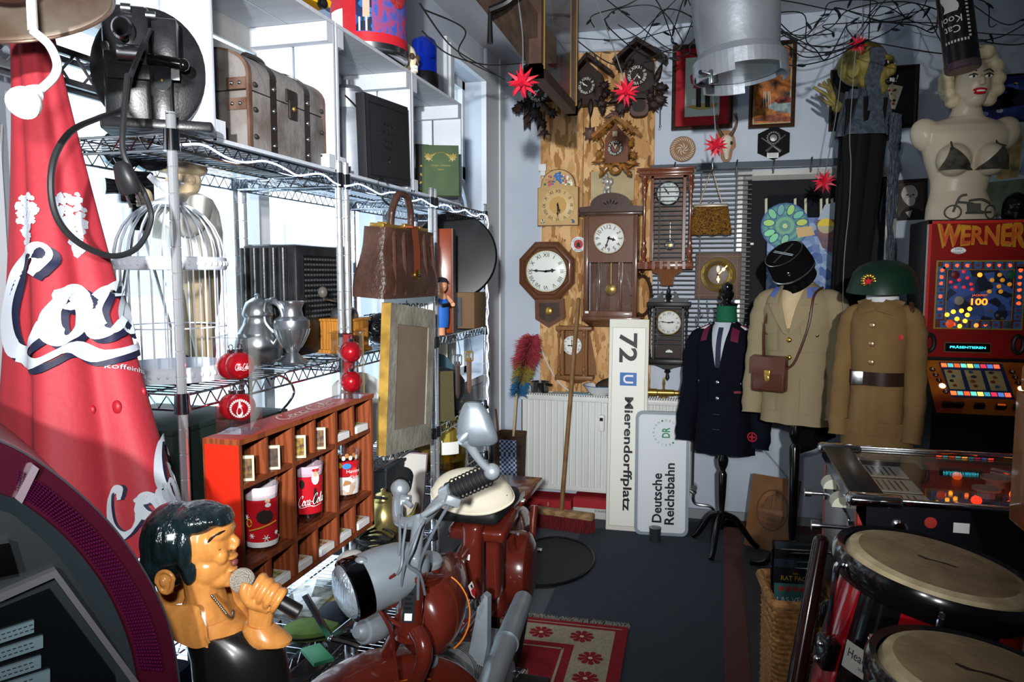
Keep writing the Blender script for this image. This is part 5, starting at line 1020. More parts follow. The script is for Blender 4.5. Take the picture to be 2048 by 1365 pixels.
b=MB(mat('#c98f6c',.4));b.loft([b.ring((0,0,z),(0,0,1),r,12)for z,r in((0,.014),(.05,.013),(.1,.024),(.15,.02),(.16,.01))]);b.sph((0,-.002,.185),(.022,.024,.027));b.sph((0,-.026,.182),.006,n=8,k=6)
for s in(-1,1):b.tube(spl([(s*.022,0,.145),(s*.04,-.012,.12),(s*.03,-.034,.115)],3),.008,8)
b.build('body',t)
b=MB(mat('#1f5fb0',.6));b.loft([b.ring((0,0,z),(0,0,1),(r,r*.9),14)for z,r in((.03,.026),(.06,.03),(.1,.03),(.13,.026),(.14,.02))],cap=False);b.build('overalls',t)
b=MB(mat('#22222a',.5));b.sph((0,.002,.203),(.026,.027,.013));b.sph((0,-.025,.2),(.018,.014,.003));b.build('cap',t)
b=MB(m_black);b.cyl((.012,-.04,.115),(-.02,-.04,.112),.007,n=10);b.build('camera',t)
t=thing('wig','black curly wig lying on the middle shelf under the leather bag','wig',(-1.05,2.2,ZM));b=MB(mat('#121012',.35));random.seed(5);b.sph((0,0,.055),(.045,.07,.05),n=14,k=8)
for i in range(90):
 a=random.uniform(0,2*pi);e=random.uniform(-.5,1.2);c=V((.045*cos(a)*cos(e),.07*sin(a)*cos(e),.055+.05*sin(e)));d=V((cos(a),sin(a)*1.0,random.uniform(-.8,.3)))
 b.tube([c+d*(.045*k/7)+V((.007*cos(k*1.9+i),.007*sin(k*1.9+i),-.002*k))for k in range(8)],.002,4,cap=False)
o=b.build('curls',t)
b=MB(mat('#15141a',.4));b.tube([(-1.09+.03*cos(a*2.3)*(1+.3*sin(a)),2.78+.04*sin(a*1.7),ZM+.012+.015*abs(sin(a)))for a in[i*.35 for i in range(60)]],.003,5);tag(b.build('tangled_cable'),'tangled thin black cord lying beside the toy figure','cord')
C4=[onX(u,v,-.935)for u,v in((772,913),(862,888),(882,613),(795,624))];o=(C4[0]+C4[1])/2;rt=C4[1]-C4[0];up=(C4[2]+C4[3])/2-o
t=thing('framed_picture','old grey picture frame seen from its dusty back, leaning on the shelving','frame',o,basis(o,rt,up));wd,ht=rt.length,up.length;f=.055
m_old=mat('#a5a194',.85,c2='#7d776a',scale=9,bump=.3,bscale=50);b=MB(m_old)
for x0,x1,z0,z1 in((-wd/2,-wd/2+f,0,ht),(wd/2-f,wd/2,0,ht),(-wd/2+f,wd/2-f,0,f*1.3),(-wd/2+f,wd/2-f,ht-f*1.1,ht)):b.bx(x0,x1,0,.03,z0,z1)
b.bx(-wd/2-.0015,-wd/2,0,.03,0,ht,mat('#b59040',.5,c2='#8a6a2c',scale=20));b.build('rails',t)
b=MB(mat('#8d7a68',.9,c2='#80705e',scale=6));b.bx(-wd/2+f-.003,wd/2-f+.003,.004,.012,f*1.3-.003,ht-f*1.1+.003);b.build('backing_board',t)
t=thing('serving_dish','large oval white dish standing on edge behind the wooden glass cabinet','dish',(-1.09,2.10,.937),(0,0,radians(62)));b=MB(mat('#dfe4e6',.2));b.lathe([(.001,.012),(.09,.01),(.1,.004),(.125,0),(.127,.004),(.1,.01),(.09,.018),(.001,.018)],40,None,(0,0,.128),(0,-1,0));b.build('plate',t)
P=onY(915,790,2.85);t=thing('peaked_hat','dark navy hat with a shiny peak on the shelf below the black disc','hat',(-1.09,2.82,.937),(0,0,radians(30)));b=MB(mat('#12151f',.6));b.loft([b.ring((0,0,z),(0,0,1),(r,r*1.1),26)for z,r in((0.0,.085),(.05,.088),(.075,.105),(.13,.105),(.165,.08),(.18,.03))]);b.build('crown',t)
b=MB(mat('#0b0c12',.1));b.grid(lambda u,v:(cos(radians(-150+120*u))*(.086+.055*v),sin(radians(-150+120*u))*(.094+.06*v),.012-.012*v+.01*sin(pi*u)),14,3);b.build('visor',t)
t=thing('olive_book','thin olive book leaning beside the navy hat','book',(-1.02,2.63,.937),(-.1,0,radians(35)));b=MB(mat('#4a4428',.7));b.bx(-.065,.065,0,.004,0,.19);b.bx(-.065,.065,.011,.015,0,.19);b.bx(-.066,-.062,0,.015,0,.19);b.build('cover',t);b=MB(mat('#c9c0a8',.8));b.bx(-.06,.062,.004,.011,.003,.187);b.build('pages',t)
t=thing('poster_board','cream poster board leaning behind the navy hat','poster',(-1.27,3.0,.937),(0,0,radians(48)));b=MB(mat('#d8d2b4',.7));b.bx(-.16,.16,0,.004,0,.29);b.disc((.1,-.001,.12),.09,mat('#46606e',.6));b.build('board',t)
for i,(u,col,lb)in enumerate(((915,'#3a2b24','dark leather strap with a metal buckle on a hook below the shelf'),(938,'#6a4a38','narrow brown leather strap with a brass buckle, second hanging strap'))):
 P=onX(u,700,-.985);zt=1.228;t=thing('leather_strap',lb,'strap',(-.985,P.y,zt),(0,0,radians(30)))
 b=MB(mat(col,.45));b.loft([[b.v((x,y,z))for x,y in rrect(wd,.006,.002,2)]for z,wd in((-.075,.02),(-.2,.019),(-.215,.012),(-.222,.004))]);b.build('strap_leather',t)
 b=MB(m_steel if i==0 else m_brass);b.tube([(q[0],-.004,q[1]-.068)for q in rrect(.03,.04,.006)],.003,6,closed=True);b.bx(-.003,.003,-.007,-.003,-.085,-.05);b.build('buckle',t)
 b=MB(m_wire);b.tube(spl([(0,0,-.048),(.004,0,-.055),(.01,0,-.045),(.004,0,.0),(-.006,0,.02),(-.015,0,.02),(-.016,0,.008)],5),.0018,6);b.build('hook',t)
t=thing('glass_jug','big clear glass demijohn with a white paper label on the lower far shelf','jug',(-1.08,2.83,.707));b=MB(glass('#f2f0dc',.03,.1));b.lathe([(.001,0),(.1,0),(.105,.012),(.105,.12),(.09,.155),(.04,.18),(.028,.19),(.028,.218),(.032,.222)],32,cap=False);b.build('bottle',t)
b=MB(glass('#d8c050',.1,.1));b.lathe([(.001,.004),(.1,.008),(.1,.04),(.001,.04)],28);b.build('liquid',t)
b=MB(m_paper);b.grid(lambda u,v:(.1065*cos(radians(-72+40*u)),.1065*sin(radians(-72+40*u)),.075+.05*v),6,1)
b.build('paper_label',t)
t=thing('candlestick','rusty brown iron candlestick beside the glass jug','candle holder',(-1.02,2.61,.707));b=MB(mat('#4a3328',.6));b.lathe([(.03,0),(.03,.014),(.008,.02),(.007,.05),(.014,.055),(.009,.065),(.012,.09),(.001,.09)],14);b.build('body',t)
for i,(x,y,z,sx,sy,sz,col,lb)in enumerate(((-1.17,3.0,.707,.2,.22,.15,'#c9b25a','yellow cardboard box behind the glass jug'),(-1.18,2.68,.707,.16,.18,.19,'#b89a3e','ochre cardboard box on the far shelf beside the demijohn'),(-1.17,1.36,.938,.26,.26,.24,'#1d2a26','dark green case on the shelf under the bird cage'),(-1.18,1.62,.938,.2,.16,.2,'#3a3f3c','dark grey box behind the wooden glass cabinet'),(-1.16,2.32,.557,.26,.26,.3,'#25282c','black box on the low shelf behind the moped'))):
 t=thing('storage_box',lb,'box',(x,y,z));b=MB(mat(col,.6));b.box((0,0,sz/2),(sx,sy,sz),bev=.006);b.build('box_body',t);b=MB(mat(col,.6));b.box((0,0,sz+.004),(sx+.006,sy+.006,.012),bev=.003);b.build('lid',t)
P=onX(830,1005,-1.0);t=thing('gift_box','white flower-print gift box tilted on the low shelf behind the moped handlebar','box',(-1.02,2.26,.60),(radians(-14),radians(12),radians(48)));b=MB(mat('#e2ddd6',.5));b.box((0,.02,.17),(.16,.05,.26),bev=.003);b.build('box_body',t);b=MB(mat('#8d7682',.6));b.bx(.082,.084,-.004,.044,.045,.295);b.bx(-.08,.082,-.0055,-.005,.295,.3);b.build('side_band',t)
b=MB(mat('#f0e6b8',.5))
for x,z,a in((-.01,.14,.5),(.01,.18,-.6),(.0,.22,.4),(.02,.1,-.8),(-.02,.2,1.2)):leaf(b,x,z,.022,a,-.005,.001,None,1)
b.disc((-.05,-.0056,.26),.016,m_paper,n=16);b.build('printed_sprig',t)
m_bt=mat('#b5a468',.3,.85);t=thing('brass_teapot','brass teapot with hoop handle on the low shelf, seen through the handlebar','teapot',(-1.0,2.1,.56));b=MB(m_bt);b.lathe([(.001,.13),(.05,.13),(.06,.16),(.058,.2),(.035,.23),(.036,.236),(.001,.24)],26);b.lathe([(.03,.236),(.024,.252),(.008,.258),(.008,.266),(.001,.27)],18);b.build('body',t);b=MB(m_steel);b.tube(spl([(-.03,-.04,.2),(-.04,-.08,.24),(0,-.07,.26),(.03,-.04,.25)],5),.005,8);b.build('handle',t);b=MB(m_bt);b.tube(spl([(.05,.02,.16),(.085,.03,.18),(.1,.035,.22)],4),[.012,.012,.011,.011,.01,.009,.008,.007,.007],8);b.build('spout',t)
b=MB(m_bt);b.lathe([(.06,0),(.06,.012),(.05,.02),(.05,.13)],20);b.build('foot',t)
t=thing('steel_pot','shiny steel pot wrapped with black cable on the low shelf behind the headlight','pot',(-.97,1.99,.56));b=MB(mat('#a9a49a',.15,1.));b.lathe([(.001,0),(.06,0),(.066,.02),(.066,.07),(.058,.075),(.062,.09),(.03,.115),(.001,.118)],30);b.build('body',t)
b=MB(m_black);b.tube([(.05*cos(a*1.1)+.008*sin(a*3),.05*sin(a*1.1)+.01*cos(a*2.3),.118+.012*abs(sin(a*.7))+a*.0012)for a in[i*.4 for i in range(70)]],.004,6);b.build('cable',t)
m_gr=mat('#5f7a3a',.85,c2='#48612b',scale=20,bump=.3)
def low(name,lb,cat,u,v,z,rot=(0,0,0)):P=onZ(u,v,z);return thing(name,lb,cat,P,rot)
t=low('green_pouch','green fabric pouch lying on the low shelf beside the pliers','pouch',622,1268,.556,(0,0,.5));b=MB(m_gr);b.loft([b.ring((0,0,z),(0,0,1),(rx,ry),20)for z,rx,ry in((.0,.07,.05),(.012,.078,.056),(.022,.07,.05),(.028,.04,.03))]);b.build('cloth',t);b=MB(m_black);b.tube([(.079*cos(a),.057*sin(a),.012)for a in[i*pi/14 for i in range(28)]],.003,6,closed=True);b.build('zip',t)
t=low('folding_tool','silver folding scissors standing open on the low shelf in front of the parasol shelf','tool',662,1300,.556,(0,0,.3));b=MB(m_steel)
for a,L in((.5,.13),(-.9,.1)):b.box((sin(a)*-L/2,0,.03+cos(a)*L/2),(.018,.006,L),rot=(0,-a,0),bev=.002)
b.sph((0,-.004,.03),.008,n=10,k=8);b.build('blades',t);b=MB(m_black);b.tube(spl([(0,0,.03),(.04,0,.02),(.07,0,.008)],4),.009,8);b.tube(spl([(0,0,.03),(.03,.03,.02),(.06,.05,.008)],4),.009,8);b.build('grips',t)
t=low('plastic_case','clear plastic storage case on the low shelf behind the singing bust','case',612,1212,.556,(0,0,.1));b=MB(glass('#eef0ee',.05,.12));b.box((0,0,.02),(.13,.2,.036),bev=.004);b.build('box_body',t);b=MB(mat('#b8b6b0',.5,c2='#6e6a60',scale=40));b.box((0,0,.01),(.12,.19,.012));b.build('contents',t)
t=low('yellow_booklet','yellow printed booklet lying on the low shelf under the glass cabinet','booklet',668,1222,.556,(0,0,.5));b=MB(mat('#d9c478',.6));b.box((0,0,.004),(.11,.16,.007));b.box((.0,.01,.0078),(.06,.03,.001),m_ink);b.build('cover',t)
t=low('blue_cap','dark blue baseball cap upside down on the low shelf next to the yellow booklet','cap',678,1242,.556);b=MB(mat('#161b2c',.7));b.sph((0,0,.02),(.06,.055,.03));b.grid(lambda u,v:(.055*cos(radians(-120+100*u))*(1+.7*v),.05*sin(radians(-120+100*u))*(1+.7*v),.012),10,2);b.build('cap_cloth',t)
t=low('tin_lid','rounded grey-blue tin with pale rim on the low shelf in front of the bust base','tin',588,1335,.45,(0,0,.4));b=MB(mat('#7f8f9f',.15,.7));b.sph((0,0,.05),(.085,.06,.03),n=24,k=10);b.build('lid',t);b=MB(m_steel);b.tube([(.086*cos(a),.061*sin(a),.045)for a in[i*pi/16 for i in range(32)]],.005,6,closed=True);b.lathe([(.08,0),(.08,.05)],26,None,cap=True,sq=.7);b.build('rim',t)
t=low('green_notebook','small bright green notebook beside the folding scissors','notebook',634,1315,.556,(0,0,.9));b=MB(mat('#3f9a6a',.5));b.box((0,0,.006),(.05,.09,.01),bev=.001);b.build('cover',t)
t=low('computer_mouse','small white rounded gadget on the lower edge of the glass cabinet','gadget',700,1128,.775);b=MB(mat('#dcdcd8',.3));b.sph((0,0,.014),(.03,.045,.016));b.build('shell',t)
b=MB(mat('#2b4468',.9,c2='#1f3350',scale=160,bump=.4,bscale=200));b.loft([[b.v((-1.0+(x+.01*sin(z_*30+y*9))*w_,1.14+y*w_+.008*sin(z_*21),z_))for x,y in rrect(.06,.11,.02,3)]for z_,w_ in((.74,.9),(.72,1.0),(.65,1.05),(.5,1.0),(.35,1.08),(.2,1.0))]);tag(b.build('denim_jeans'),'blue denim jeans hung over the end of the shelving behind the bust','trousers')
# wooden glass cabinet with red side
CX0,CX1,CY0,CY1,CZ0,CZ1=-.978,-.90,1.245,1.832,.812,1.174
m_cab=mat('#8f4a2a',.45,c2='#763a20',kind='wood',scale=4,stretch=(5,5,1));m_redp=mat('#d22a16',.4);T=.011
t=thing('display_cabinet','open wooden pigeonhole cabinet with red painted side, hanging in front of the near shelving','cabinet',(0,0,0))
b=MB(m_cab);b.bx(CX0,CX1,CY0+.002,CY0+T,CZ0,CZ1);b.bx(CX0,CX1,CY0+.0005,CY0+.002,CZ0,CZ1,m_redp);b.build('side_panel',t);b=MB(m_cab);b.bx(CX0,CX1,CY1-T,CY1,CZ0,CZ1-T)
b.build('side_panel',t);b=MB(m_cab);b.bx(CX0+.001,CX1+.003,CY0,CY1+.004,CZ1-T,CZ1);b.bx(CX0+.001,CX1+.002,CY0,CY1+.003,CZ1,CZ1+.0008,mat('#b33a28',.35));b.build('top_board',t);b=MB(m_cab);b.bx(CX0,CX1,CY0,CY1,CZ0,CZ0+T);b.build('bottom_board',t)
W_=(CY1-CY0-T)/3;zA,zB=CZ0+.092,CZ1-.098;ys=[CY0+T/2+W_*k for k in range(4)]
for y in ys[1:3]:b=MB(m_cab);b.bx(CX0,CX1-.001,y-T/2,y+T/2,CZ0+T,CZ1-T);b.build('divider',t)
for y in[(ys[k]+ys[k+1])/2 for k in range(3)]:b=MB(m_cab);b.bx(CX0,CX1-.004,y-.004,y+.004,CZ0+T,zA);b.build('divider',t);b=MB(m_cab);b.bx(CX0,CX1-.004,y-.004,y+.004,zB,CZ1-T);b.build('divider',t)
for k in range(3):
 for z in(zA,zB):b=MB(m_cab);b.bx(CX0,CX1-.002,ys[k]+T/2,ys[k+1]-T/2,z-.005,z+.005);b.build('shelf_board',t)
bk=MB(m_cab);bk.bx(CX0-.004,CX0,CY0,CY0+W_*2.55,CZ0,CZ1);bk.bx(CX0-.004,CX0,CY0+W_*2.55,CY1,zB-.03,CZ1);bk.bx(CX0-.004,CX0,CY0+W_*2.55,CY1,CZ0,zA+.03);bk.build('back_board',t)
b=MB(m_paper);put_script(b,'Coca-Cola',lambda x,y:V(((CX0+CX1)/2-y*.02,(CY0+CY1)/2+.02+x*.032,CZ1+.0016)),mat('#e8d2c4',.5));b.build('lettering',t)
def tumbler(lb,y,z,h,rr,paint):
 t=thing('drinking_glass',lb,'glass',(-.942+(rr>.037)*.0,y,z),group='decorated glasses in the cabinet');b=MB(glass('#ffffff',.02,.1));b.lathe([(.001,0),(rr*.85,0),(rr*.9,.004),(rr*1.0,h),(rr*.96,h),(rr*.86,.012),(.001,.01)],30,cap=False);b.build('tumbler',t)
 b=MB();paint(b,rr,h);b.build('printed_band',t);return t
def band(b,r,z0,z1,m,a0=0,a1=360,n=28):b.grid(lambda u,v:cyl_pt(radians(a0+(a1-a0)*u),z0+(z1-z0)*v,r*(.9+.1*0)*(1+.08*v)),n,2,m)
AFC=-55
def spotc(b,r,a,z,sa,sz,m,k=.0006,n=12):
 b.poly([cyl_pt(radians(AFC+a+sa*cos(2*pi*i/n)),z+sz*sin(2*pi*i/n),r+k)for i in range(n)],m)
def g1(b,r,h):
 band(b,r*1.03,h*.1,h*.72,m_redp2);band(b,r*1.06,h*.72,h*.9,mat('#e4d4dc',.4));band(b,r*1.03,h*.06,h*.14,m_paper)
 rr=r*1.1;spotc(b,rr,10,h*.5,26,h*.1,mat('#2a1c18',.5));spotc(b,rr,18,h*.64,14,h*.06,m_redp2,.0012);spotc(b,rr,18,h*.72,8,h*.035,mat('#e8c0a0',.5),.0018);spotc(b,rr,19,h*.66,9,h*.03,m_paper,.002)
 b.tube([cyl_pt(radians(AFC+a),h*(.36+.0012*a),rr+.0012)for a in range(-38,48,6)],.0015,5,mat('#d0a030',.4));b.tube([cyl_pt(radians(AFC-38+8*cos(a)),h*.42+.008*sin(a),rr+.0012)for a in[i*.6 for i in range(11)]],.0014,5,mat('#d0a030',.4))
 for a,z,s in((-30,.24,8),(12,.2,11),(-46,.5,8),(45,.25,7)):
  for k in range(3):q=pi*k/3;b.tube([cyl_pt(radians(AFC+a+s*cos(q)*j),h*z+s*.0007*sin(q)*j,rr+.001)for j in(-1,1)],.0009,4,m_paper)
m_redp2=mat('#c01826',.35)
def g2(b,r,h):
 band(b,r*1.03,h*.14,h*.72,m_redp2);band(b,r*1.06,h*.72,h*.88,mat('#d8b8c8',.4));rr=r*1.1
 spotc(b,rr,22,h*.7,14,h*.1,m_paper,.001);spotc(b,rr,22,h*.77,8,h*.05,mat('#e0b090',.5),.0016);spotc(b,rr,22,h*.83,12,h*.03,m_redp2,.002);spotc(b,rr,22,h*.86,12,h*.014,m_paper,.0024);spotc(b,rr,-24,h*.62,9,h*.07,m_ink,.001);spotc(b,rr,20,h*.42,6,h*.14,mat('#2a2018',.5),.001)
 put_script(b,'Coca-Cola',lambda x,y:cyl_pt(radians(AFC+6)+x*.0082/rr,h*.36+y*.012+x*.0012,rr+.0022),m_paper)
def g3(b,r,h):
 band(b,r*1.03,h*.5,h*.82,m_redp2);band(b,r*1.03,h*.12,h*.5,mat('#b08050',.4,c2='#e8e4e0',kind='vor',scale=70));rr=r*1.1
 spotc(b,rr,0,h*.74,16,h*.06,mat('#3a86c8',.4),.001);spotc(b,rr,26,h*.58,16,h*.12,mat('#d84040',.4),.0008);spotc(b,rr,-24,h*.76,8,h*.06,mat('#e0b820',.4),.001)
 for s,z in(('Havana',.63),('Club',.5)):b.text(s,(0,0,0),.009,m_paper,fn=lambda x,y:cyl_pt(radians(AFC+24)+x/rr,h*z+y,rr+.0016))
 for k in range(8):spotc(b,rr*.9,-40+k*14,h*(.9+.05*(k%2)),8,h*.05,mat('#c08040' if k%2 else '#e0d8d0',.5),.0)
tumbler('tall glass printed with a sleigh and snowflakes on red, in the near pigeonhole',ys[0]+.124,zA+.0055,.155,.036,g1)
tumbler('tall red glass printed with white script lettering, in the middle pigeonhole',ys[1]+.122,zA+.0055,.155,.036,g2)
tumbler('shorter glass with red band and a heart emblem, in the far pigeonhole',ys[2]+.115,zA+.0055,.125,.038,g3)
mb0=None
for i,(k,s,z,lb)in enumerate(((0,.25,CZ0+T,'nearest, under the sleigh glass'),(1,-.27,CZ0+T,'under the near half of the middle glass'),(1,.27,CZ0+T,'under the far half of the middle glass'),(2,-.27,CZ0+T,'under the near half of the heart-print glass'),(2,.27,CZ0+T,'in the farthest bottom pigeonhole'),(2,-.27,zB+.005,'in the top row right above the heart-print glass'),(2,.27,zB+.005,'in the farthest top pigeonhole'))):
 y=(ys[k]+ys[k+1])/2+s*W_-.008;t=thing('matchbox','white matchbox with coloured top '+lb,'matchbox',(-.929,y,z+.001),(0,0,0),'matchboxes in the cabinet')
 b=MB(mat('#e8e8e6',.5));b.box((0,0,.009),(.052,.066,.018),bev=.001);b.build('sleeve',t);b=MB(mat('#8a2a30' if i%3 else '#5a6a2a',.5,c2='#d8c890',scale=60));b.bx(-.024,.016,-.026,.026,.0181,.0186);b.build('printed_label',t);b=MB(m_paper);b.bx(.0262,.0275,-.031,.031,.001,.016);b.build('tray',t)
for k,s,lb,c1 in((0,-.42,'nearest of them, top left pigeonhole','#8a6a3a'),(0,.06,'second from the red side','#5a4a3a'),(1,-.40,'red and yellow print','#b08a2a'),(1,.06,'brown one, top middle pigeonhole','#8a6a4a')):
 y=(ys[k]+ys[k+1])/2+s*W_+.014;t=thing('picture_card','small framed picture card leaning in the cabinet, '+lb,'picture',(-.912,y,zB+.006),(0,0,radians(28)),'picture cards in the cabinet');b=MB(mat('#d8cfae',.6));b.bx(-.018,.018,0,.006,0,.052);b.build('card',t);b=MB(mat(c1,.5,c2='#3a2a24',scale=90));b.bx(-.014,.014,-.0008,0,.006,.046);b.build('printed_motif',t)
def bauble_box(lb,x,y,rz,h=.19,w=.058,red=None):
 t=thing('bauble_box',lb,'box',(x,y,CZ1+.002),(0,0,rz));b=MB(glass('#ffffff',.05,.16));b.box((0,0,h/2),(w,w,h));b.box((0,0,h/2+.001),(w*.5,w*.0+.0006,h*.9));b.build('clear_box',t)
 b=MB(glass('#ffffff',.06,.25));b.bx(-w/2-.006,w/2+.006,-w/2-.006,w/2+.006,h,h+.001);b.build('lid',t)
 if red:b=MB(m_redp2);b.bx(-.012,.012,.004,.006,.05,h);b.build('red_insert',t)
 return t
m_bau=mat('#b01420',.22,.35,coat=.6)
def bauble(lb,par_loc,rz,dx,dy,z,prnt=None):
 c=V(par_loc)+Matrix.Rotation(rz,3,'Z')@V((dx,dy,z));t=thing('glass_bauble',lb,'bauble',c,(0,0,0),'red glass baubles');r=.0285
 b=MB(m_bau);b.sph((0,0,0),r,n=28,k=18);b.build('ball',t);b=MB(m_chrome);b.lathe([(.008,r-.003),(.0085,r+.006),(.001,r+.007)],14);b.tube([(.005*cos(a),0,r+.011+.005*sin(a))for a in[i*.7 for i in range(9)]],.0009,5,closed=True);b.build('cap',t)
 if prnt:b=MB(m_paper);prnt(b,r+.0006);b.build('printed_motif',t)
def sphp(a,e,r):return V((r*cos(a)*cos(e),r*sin(a)*cos(e),r*sin(e)))
def pr1(b,r):put_script(b,'Coca-Cola',lambda x,y:sphp(radians(-48)+x*.125,-.02+y*.2,r),m_paper)
def pr2(b,r):
 for i in range(26):a=2*pi*i/26;e=2*pi*(i+.7)/26;b.poly([sphp(radians(-62)+.75*q*cos(w_),.7*q*sin(w_),r)for q,w_ in((.8,a),(1,a),(1.05,e),(.75,e))])
 L=[(.1,-.55),(.16,-.3),(.12,-.05),(.05,.2),(.05,.5)];P=L+[(-x,y)for x,y in L[::-1]];b.poly([sphp(radians(-62)+x*1.4,y,r+.0003)for x,y in P])
lo1=(-.945,1.315,CZ1+.003);bauble_box('clear plastic box with two red baubles standing on the near end of the cabinet',-.945,1.315,.25,.195,.07)
bauble('upper red bauble with white script in the near clear box',lo1,.25,.006,-.004,.135,pr1);bauble('lower red bauble with a white bottle emblem in the near clear box',lo1,.25,.006,-.004,.05,pr2);bauble('red bauble half hidden behind the script bauble in the near box',lo1,.25,-.024,.026,.13);bauble('red bauble half hidden behind the bottle-emblem bauble in the near box',lo1,.25,-.024,.026,.045)
lo2=(-.935,1.765,CZ1+.003);bauble_box('clear plastic box with red insert and plain baubles on the far end of the cabinet',-.935,1.765,.3,.17,.072,1)
bauble('upper plain red bauble in the far clear box',lo2,.3,.01,-.012,.118);bauble('lower plain red bauble in the far clear box',lo2,.3,.01,-.012,.04)
P=[onX(u,v,-.985)for u,v in((543,758),(560,752),(580,765),(588,785),(578,805),(560,825))];b=MB(m_wire);b.tube(spl(P,6),.003,8);tag(b.build('shelf_hook'),'bent steel wire hook between the shelf edge and the cabinet top','hook')
# near left: parasol, lamps, truss, jukebox, singing bust
def fuse(o,vox=.0018,it=4,fac=.5):
 m=o.modifiers.new('skin','REMESH');m.mode='VOXEL';m.voxel_size=vox;m.use_smooth_shade=True
 if it:s=o.modifiers.new('soft','SMOOTH');s.iterations=it;s.factor=fac
 return o
A0,A1=at(62,40,1.24),at(205,1125,1.24);axv=(A1-A0);AX=axv.normalized();FR=(EYE-(A0+A1)/2);FR=(FR-AX*FR.dot(AX)).normalized();SD=AX.cross(FR)
SD=SD if SD.dot(_R)>0 else-SD
def par(th,s,off=0.):
 """th angle from the camera-facing side, s 0 top .. 1 hem"""
 r=.030+.108*s**1.25;pl=1+(.05+.13*s)*cos(5*th+1.1+1.2*s)+.03*cos(11*th);r=r*pl+off
 hem=.02*cos(5*th+.6)*(s**6)
 return A0+axv*(s+hem)+(FR*cos(th)+SD*sin(th))*r
m_um=mat('#aa333d',.6,c2='#a02c36',scale=5,bump=.1,bscale=90)
t=thing('closed_parasol','closed red parasol printed with big white script lettering, hanging by the white wall','parasol',A1);b=MB(m_um);b.M=Matrix.Translation(-A1)
b.grid(lambda u,v:par(2*pi*u,v),110,40,wrap=True);b.build('canopy',t,ang=80)
b=MB(mat('#d5dbe4',.55));b.M=Matrix.Translation(-A1);H_=axv.length;m_nv=mat('#1d2038',.55);m_lw=mat('#bcc2cc',.6)
def parxy(s0,th0,k,off,dx=0,dy=0,rot=0):
 def f(x,y):
  x,y=x+dx,y+dy;X=(x*cos(rot)-y*sin(rot))*k;Y=(x*sin(rot)+y*cos(rot))*k;s=s0-Y/H_;r=.030+.108*s**1.25;return par(th0+X/r,s,off)
 return f
for word,s0,th0,k,rot in(('Coca',.535,.02,.074,.1),('Coca',.90,.52,.034,.5),('Co',.86,1.0,.05,.3)):
 put_script(b,word,parxy(s0,th0,k,.007,.1,-.12,rot),m_nv,wmin=.12,wmax=.42,swash=(k>.06));put_script(b,word,parxy(s0,th0,k,.0085,0,0,rot),m_lw,wmin=.12,wmax=.42,swash=(k>.06))
b.text('koffeinhaltig',(0,0,0),.011,m_lw,fn=lambda x,y:parxy(.66,.85,1,.005,rot=-.25)(x,y),w=.08)
random.seed(3)
for th0,n in((-.75,150),(.35,170)):
 for i in range(n):
  q=random.random();s=.335+.11*q;w_=(.75-.9*abs(q-.25))*.75;th=th0+random.uniform(-w_,w_)*(.5 if q>.6 else .7);k=random.uniform(.003,.0075);b.poly([parxy(s,th,1,.003)(k*cos(j*1.05+i)*random.uniform(.5,1.2),k*sin(j*1.05+i)*random.uniform(.6,1.2))for j in range(6)],m_lw)
b.build('lettering',t)
b=MB(mat('#a01c28',.4));b.M=Matrix.Translation(-A1)
for s,th,k in((.72,.15,.008),(.725,.5,.012),(.53,.72,.009),(.70,.95,.008)):
 b=MB(mat('#a01c28',.4));b.M=Matrix.Translation(-A1);c=par(th,s,-.002);b.sph(c,(k*.7,k*.5,k),n=10,k=8);b.build('printed_drop',t)
b=MB(mat('#d8dadd',.4));b.M=Matrix.Translation(-A1);b.cyl(A0+axv*.02,A0-AX*.4,.014,n=14);b.cyl(A0+axv*.85,A1+AX*.2,.014,n=14);b.build('pole',t)
c=at(40,18,.98);t=thing('pan_shade','worn cream metal pan shade with rusty rim hanging upside down in the top left corner','lamp shade',c,(radians(6),radians(-14),0))
b=MB(mat('#b8aa98',.35,.3,c2='#7a5c48',scale=8,lo=.42,hi=.7));b.lathe([(.02,.05),(.07,.045),(.1,.02),(.112,.0),(.114,.001),(.103,.023),(.072,.05),(.02,.056)],48,cap=False);b.build('pan',t)
b=MB(mat('#8a7666',.3,.8));b.tube([(.113*cos(a),.113*sin(a),.0)for a in[2*pi*i/60 for i in range(60)]],.0028,8,closed=True);b.build('rim',t)
b=MB(mat('#6a5444',.5));b.lathe([(.001,.018),(.03,.02),(.034,.03),(.03,.05),(.02,.052),(.012,.2)],24);b.cyl((0,0,.05),(0,0,.9),.006,n=8);b.build('stem',t)
P=[at(*q)for q in((66,62,.97),(98,90,.97),(114,125,.97),(110,150,.97),(90,172,.97),(72,184,.97))];t=thing('gooseneck_lamp','white gooseneck lamp with a glowing reflector bulb in front of the red parasol','lamp',P[0])
b=MB(mat('#d8dcdd',.35));b.M=Matrix.Translation(-P[0]);b.tube(spl(P,8),.0055,10);b.cyl(P[0],P[0]+V((0,0,.12)),.006,n=8);d=(at(36,216,.93)-P[-1]).normalized();b.lathe([(.007,-.008),(.010,0),(.012,.008),(.0085,.012)],16,None,P[-1],d);b.build('neck',t)
b=MB(mat('#e8e4dc',.25));b.M=Matrix.Translation(-P[0]);b.lathe([(.0085,.01),(.012,.018),(.019,.028),(.0205,.036),(.0195,.041)],26,None,P[-1],d,cap=False);b.build('bulb',t)
b=MB(mat('#fff2dc',.3,emit='#ffe6c0',es=5));b.M=Matrix.Translation(-P[0]);b.lathe([(.0195,.041),(.014,.0445),(.001,.046)],26,None,P[-1],d,cap=False);b.build('lit_face',t)
t=thing('lattice_truss','small grey aluminium lattice truss between parasol and projector','truss',(-1.2,.5,1.86));m_al=mat('#9a9ea2',.35,.7);x0=0
b=MB(m_al)
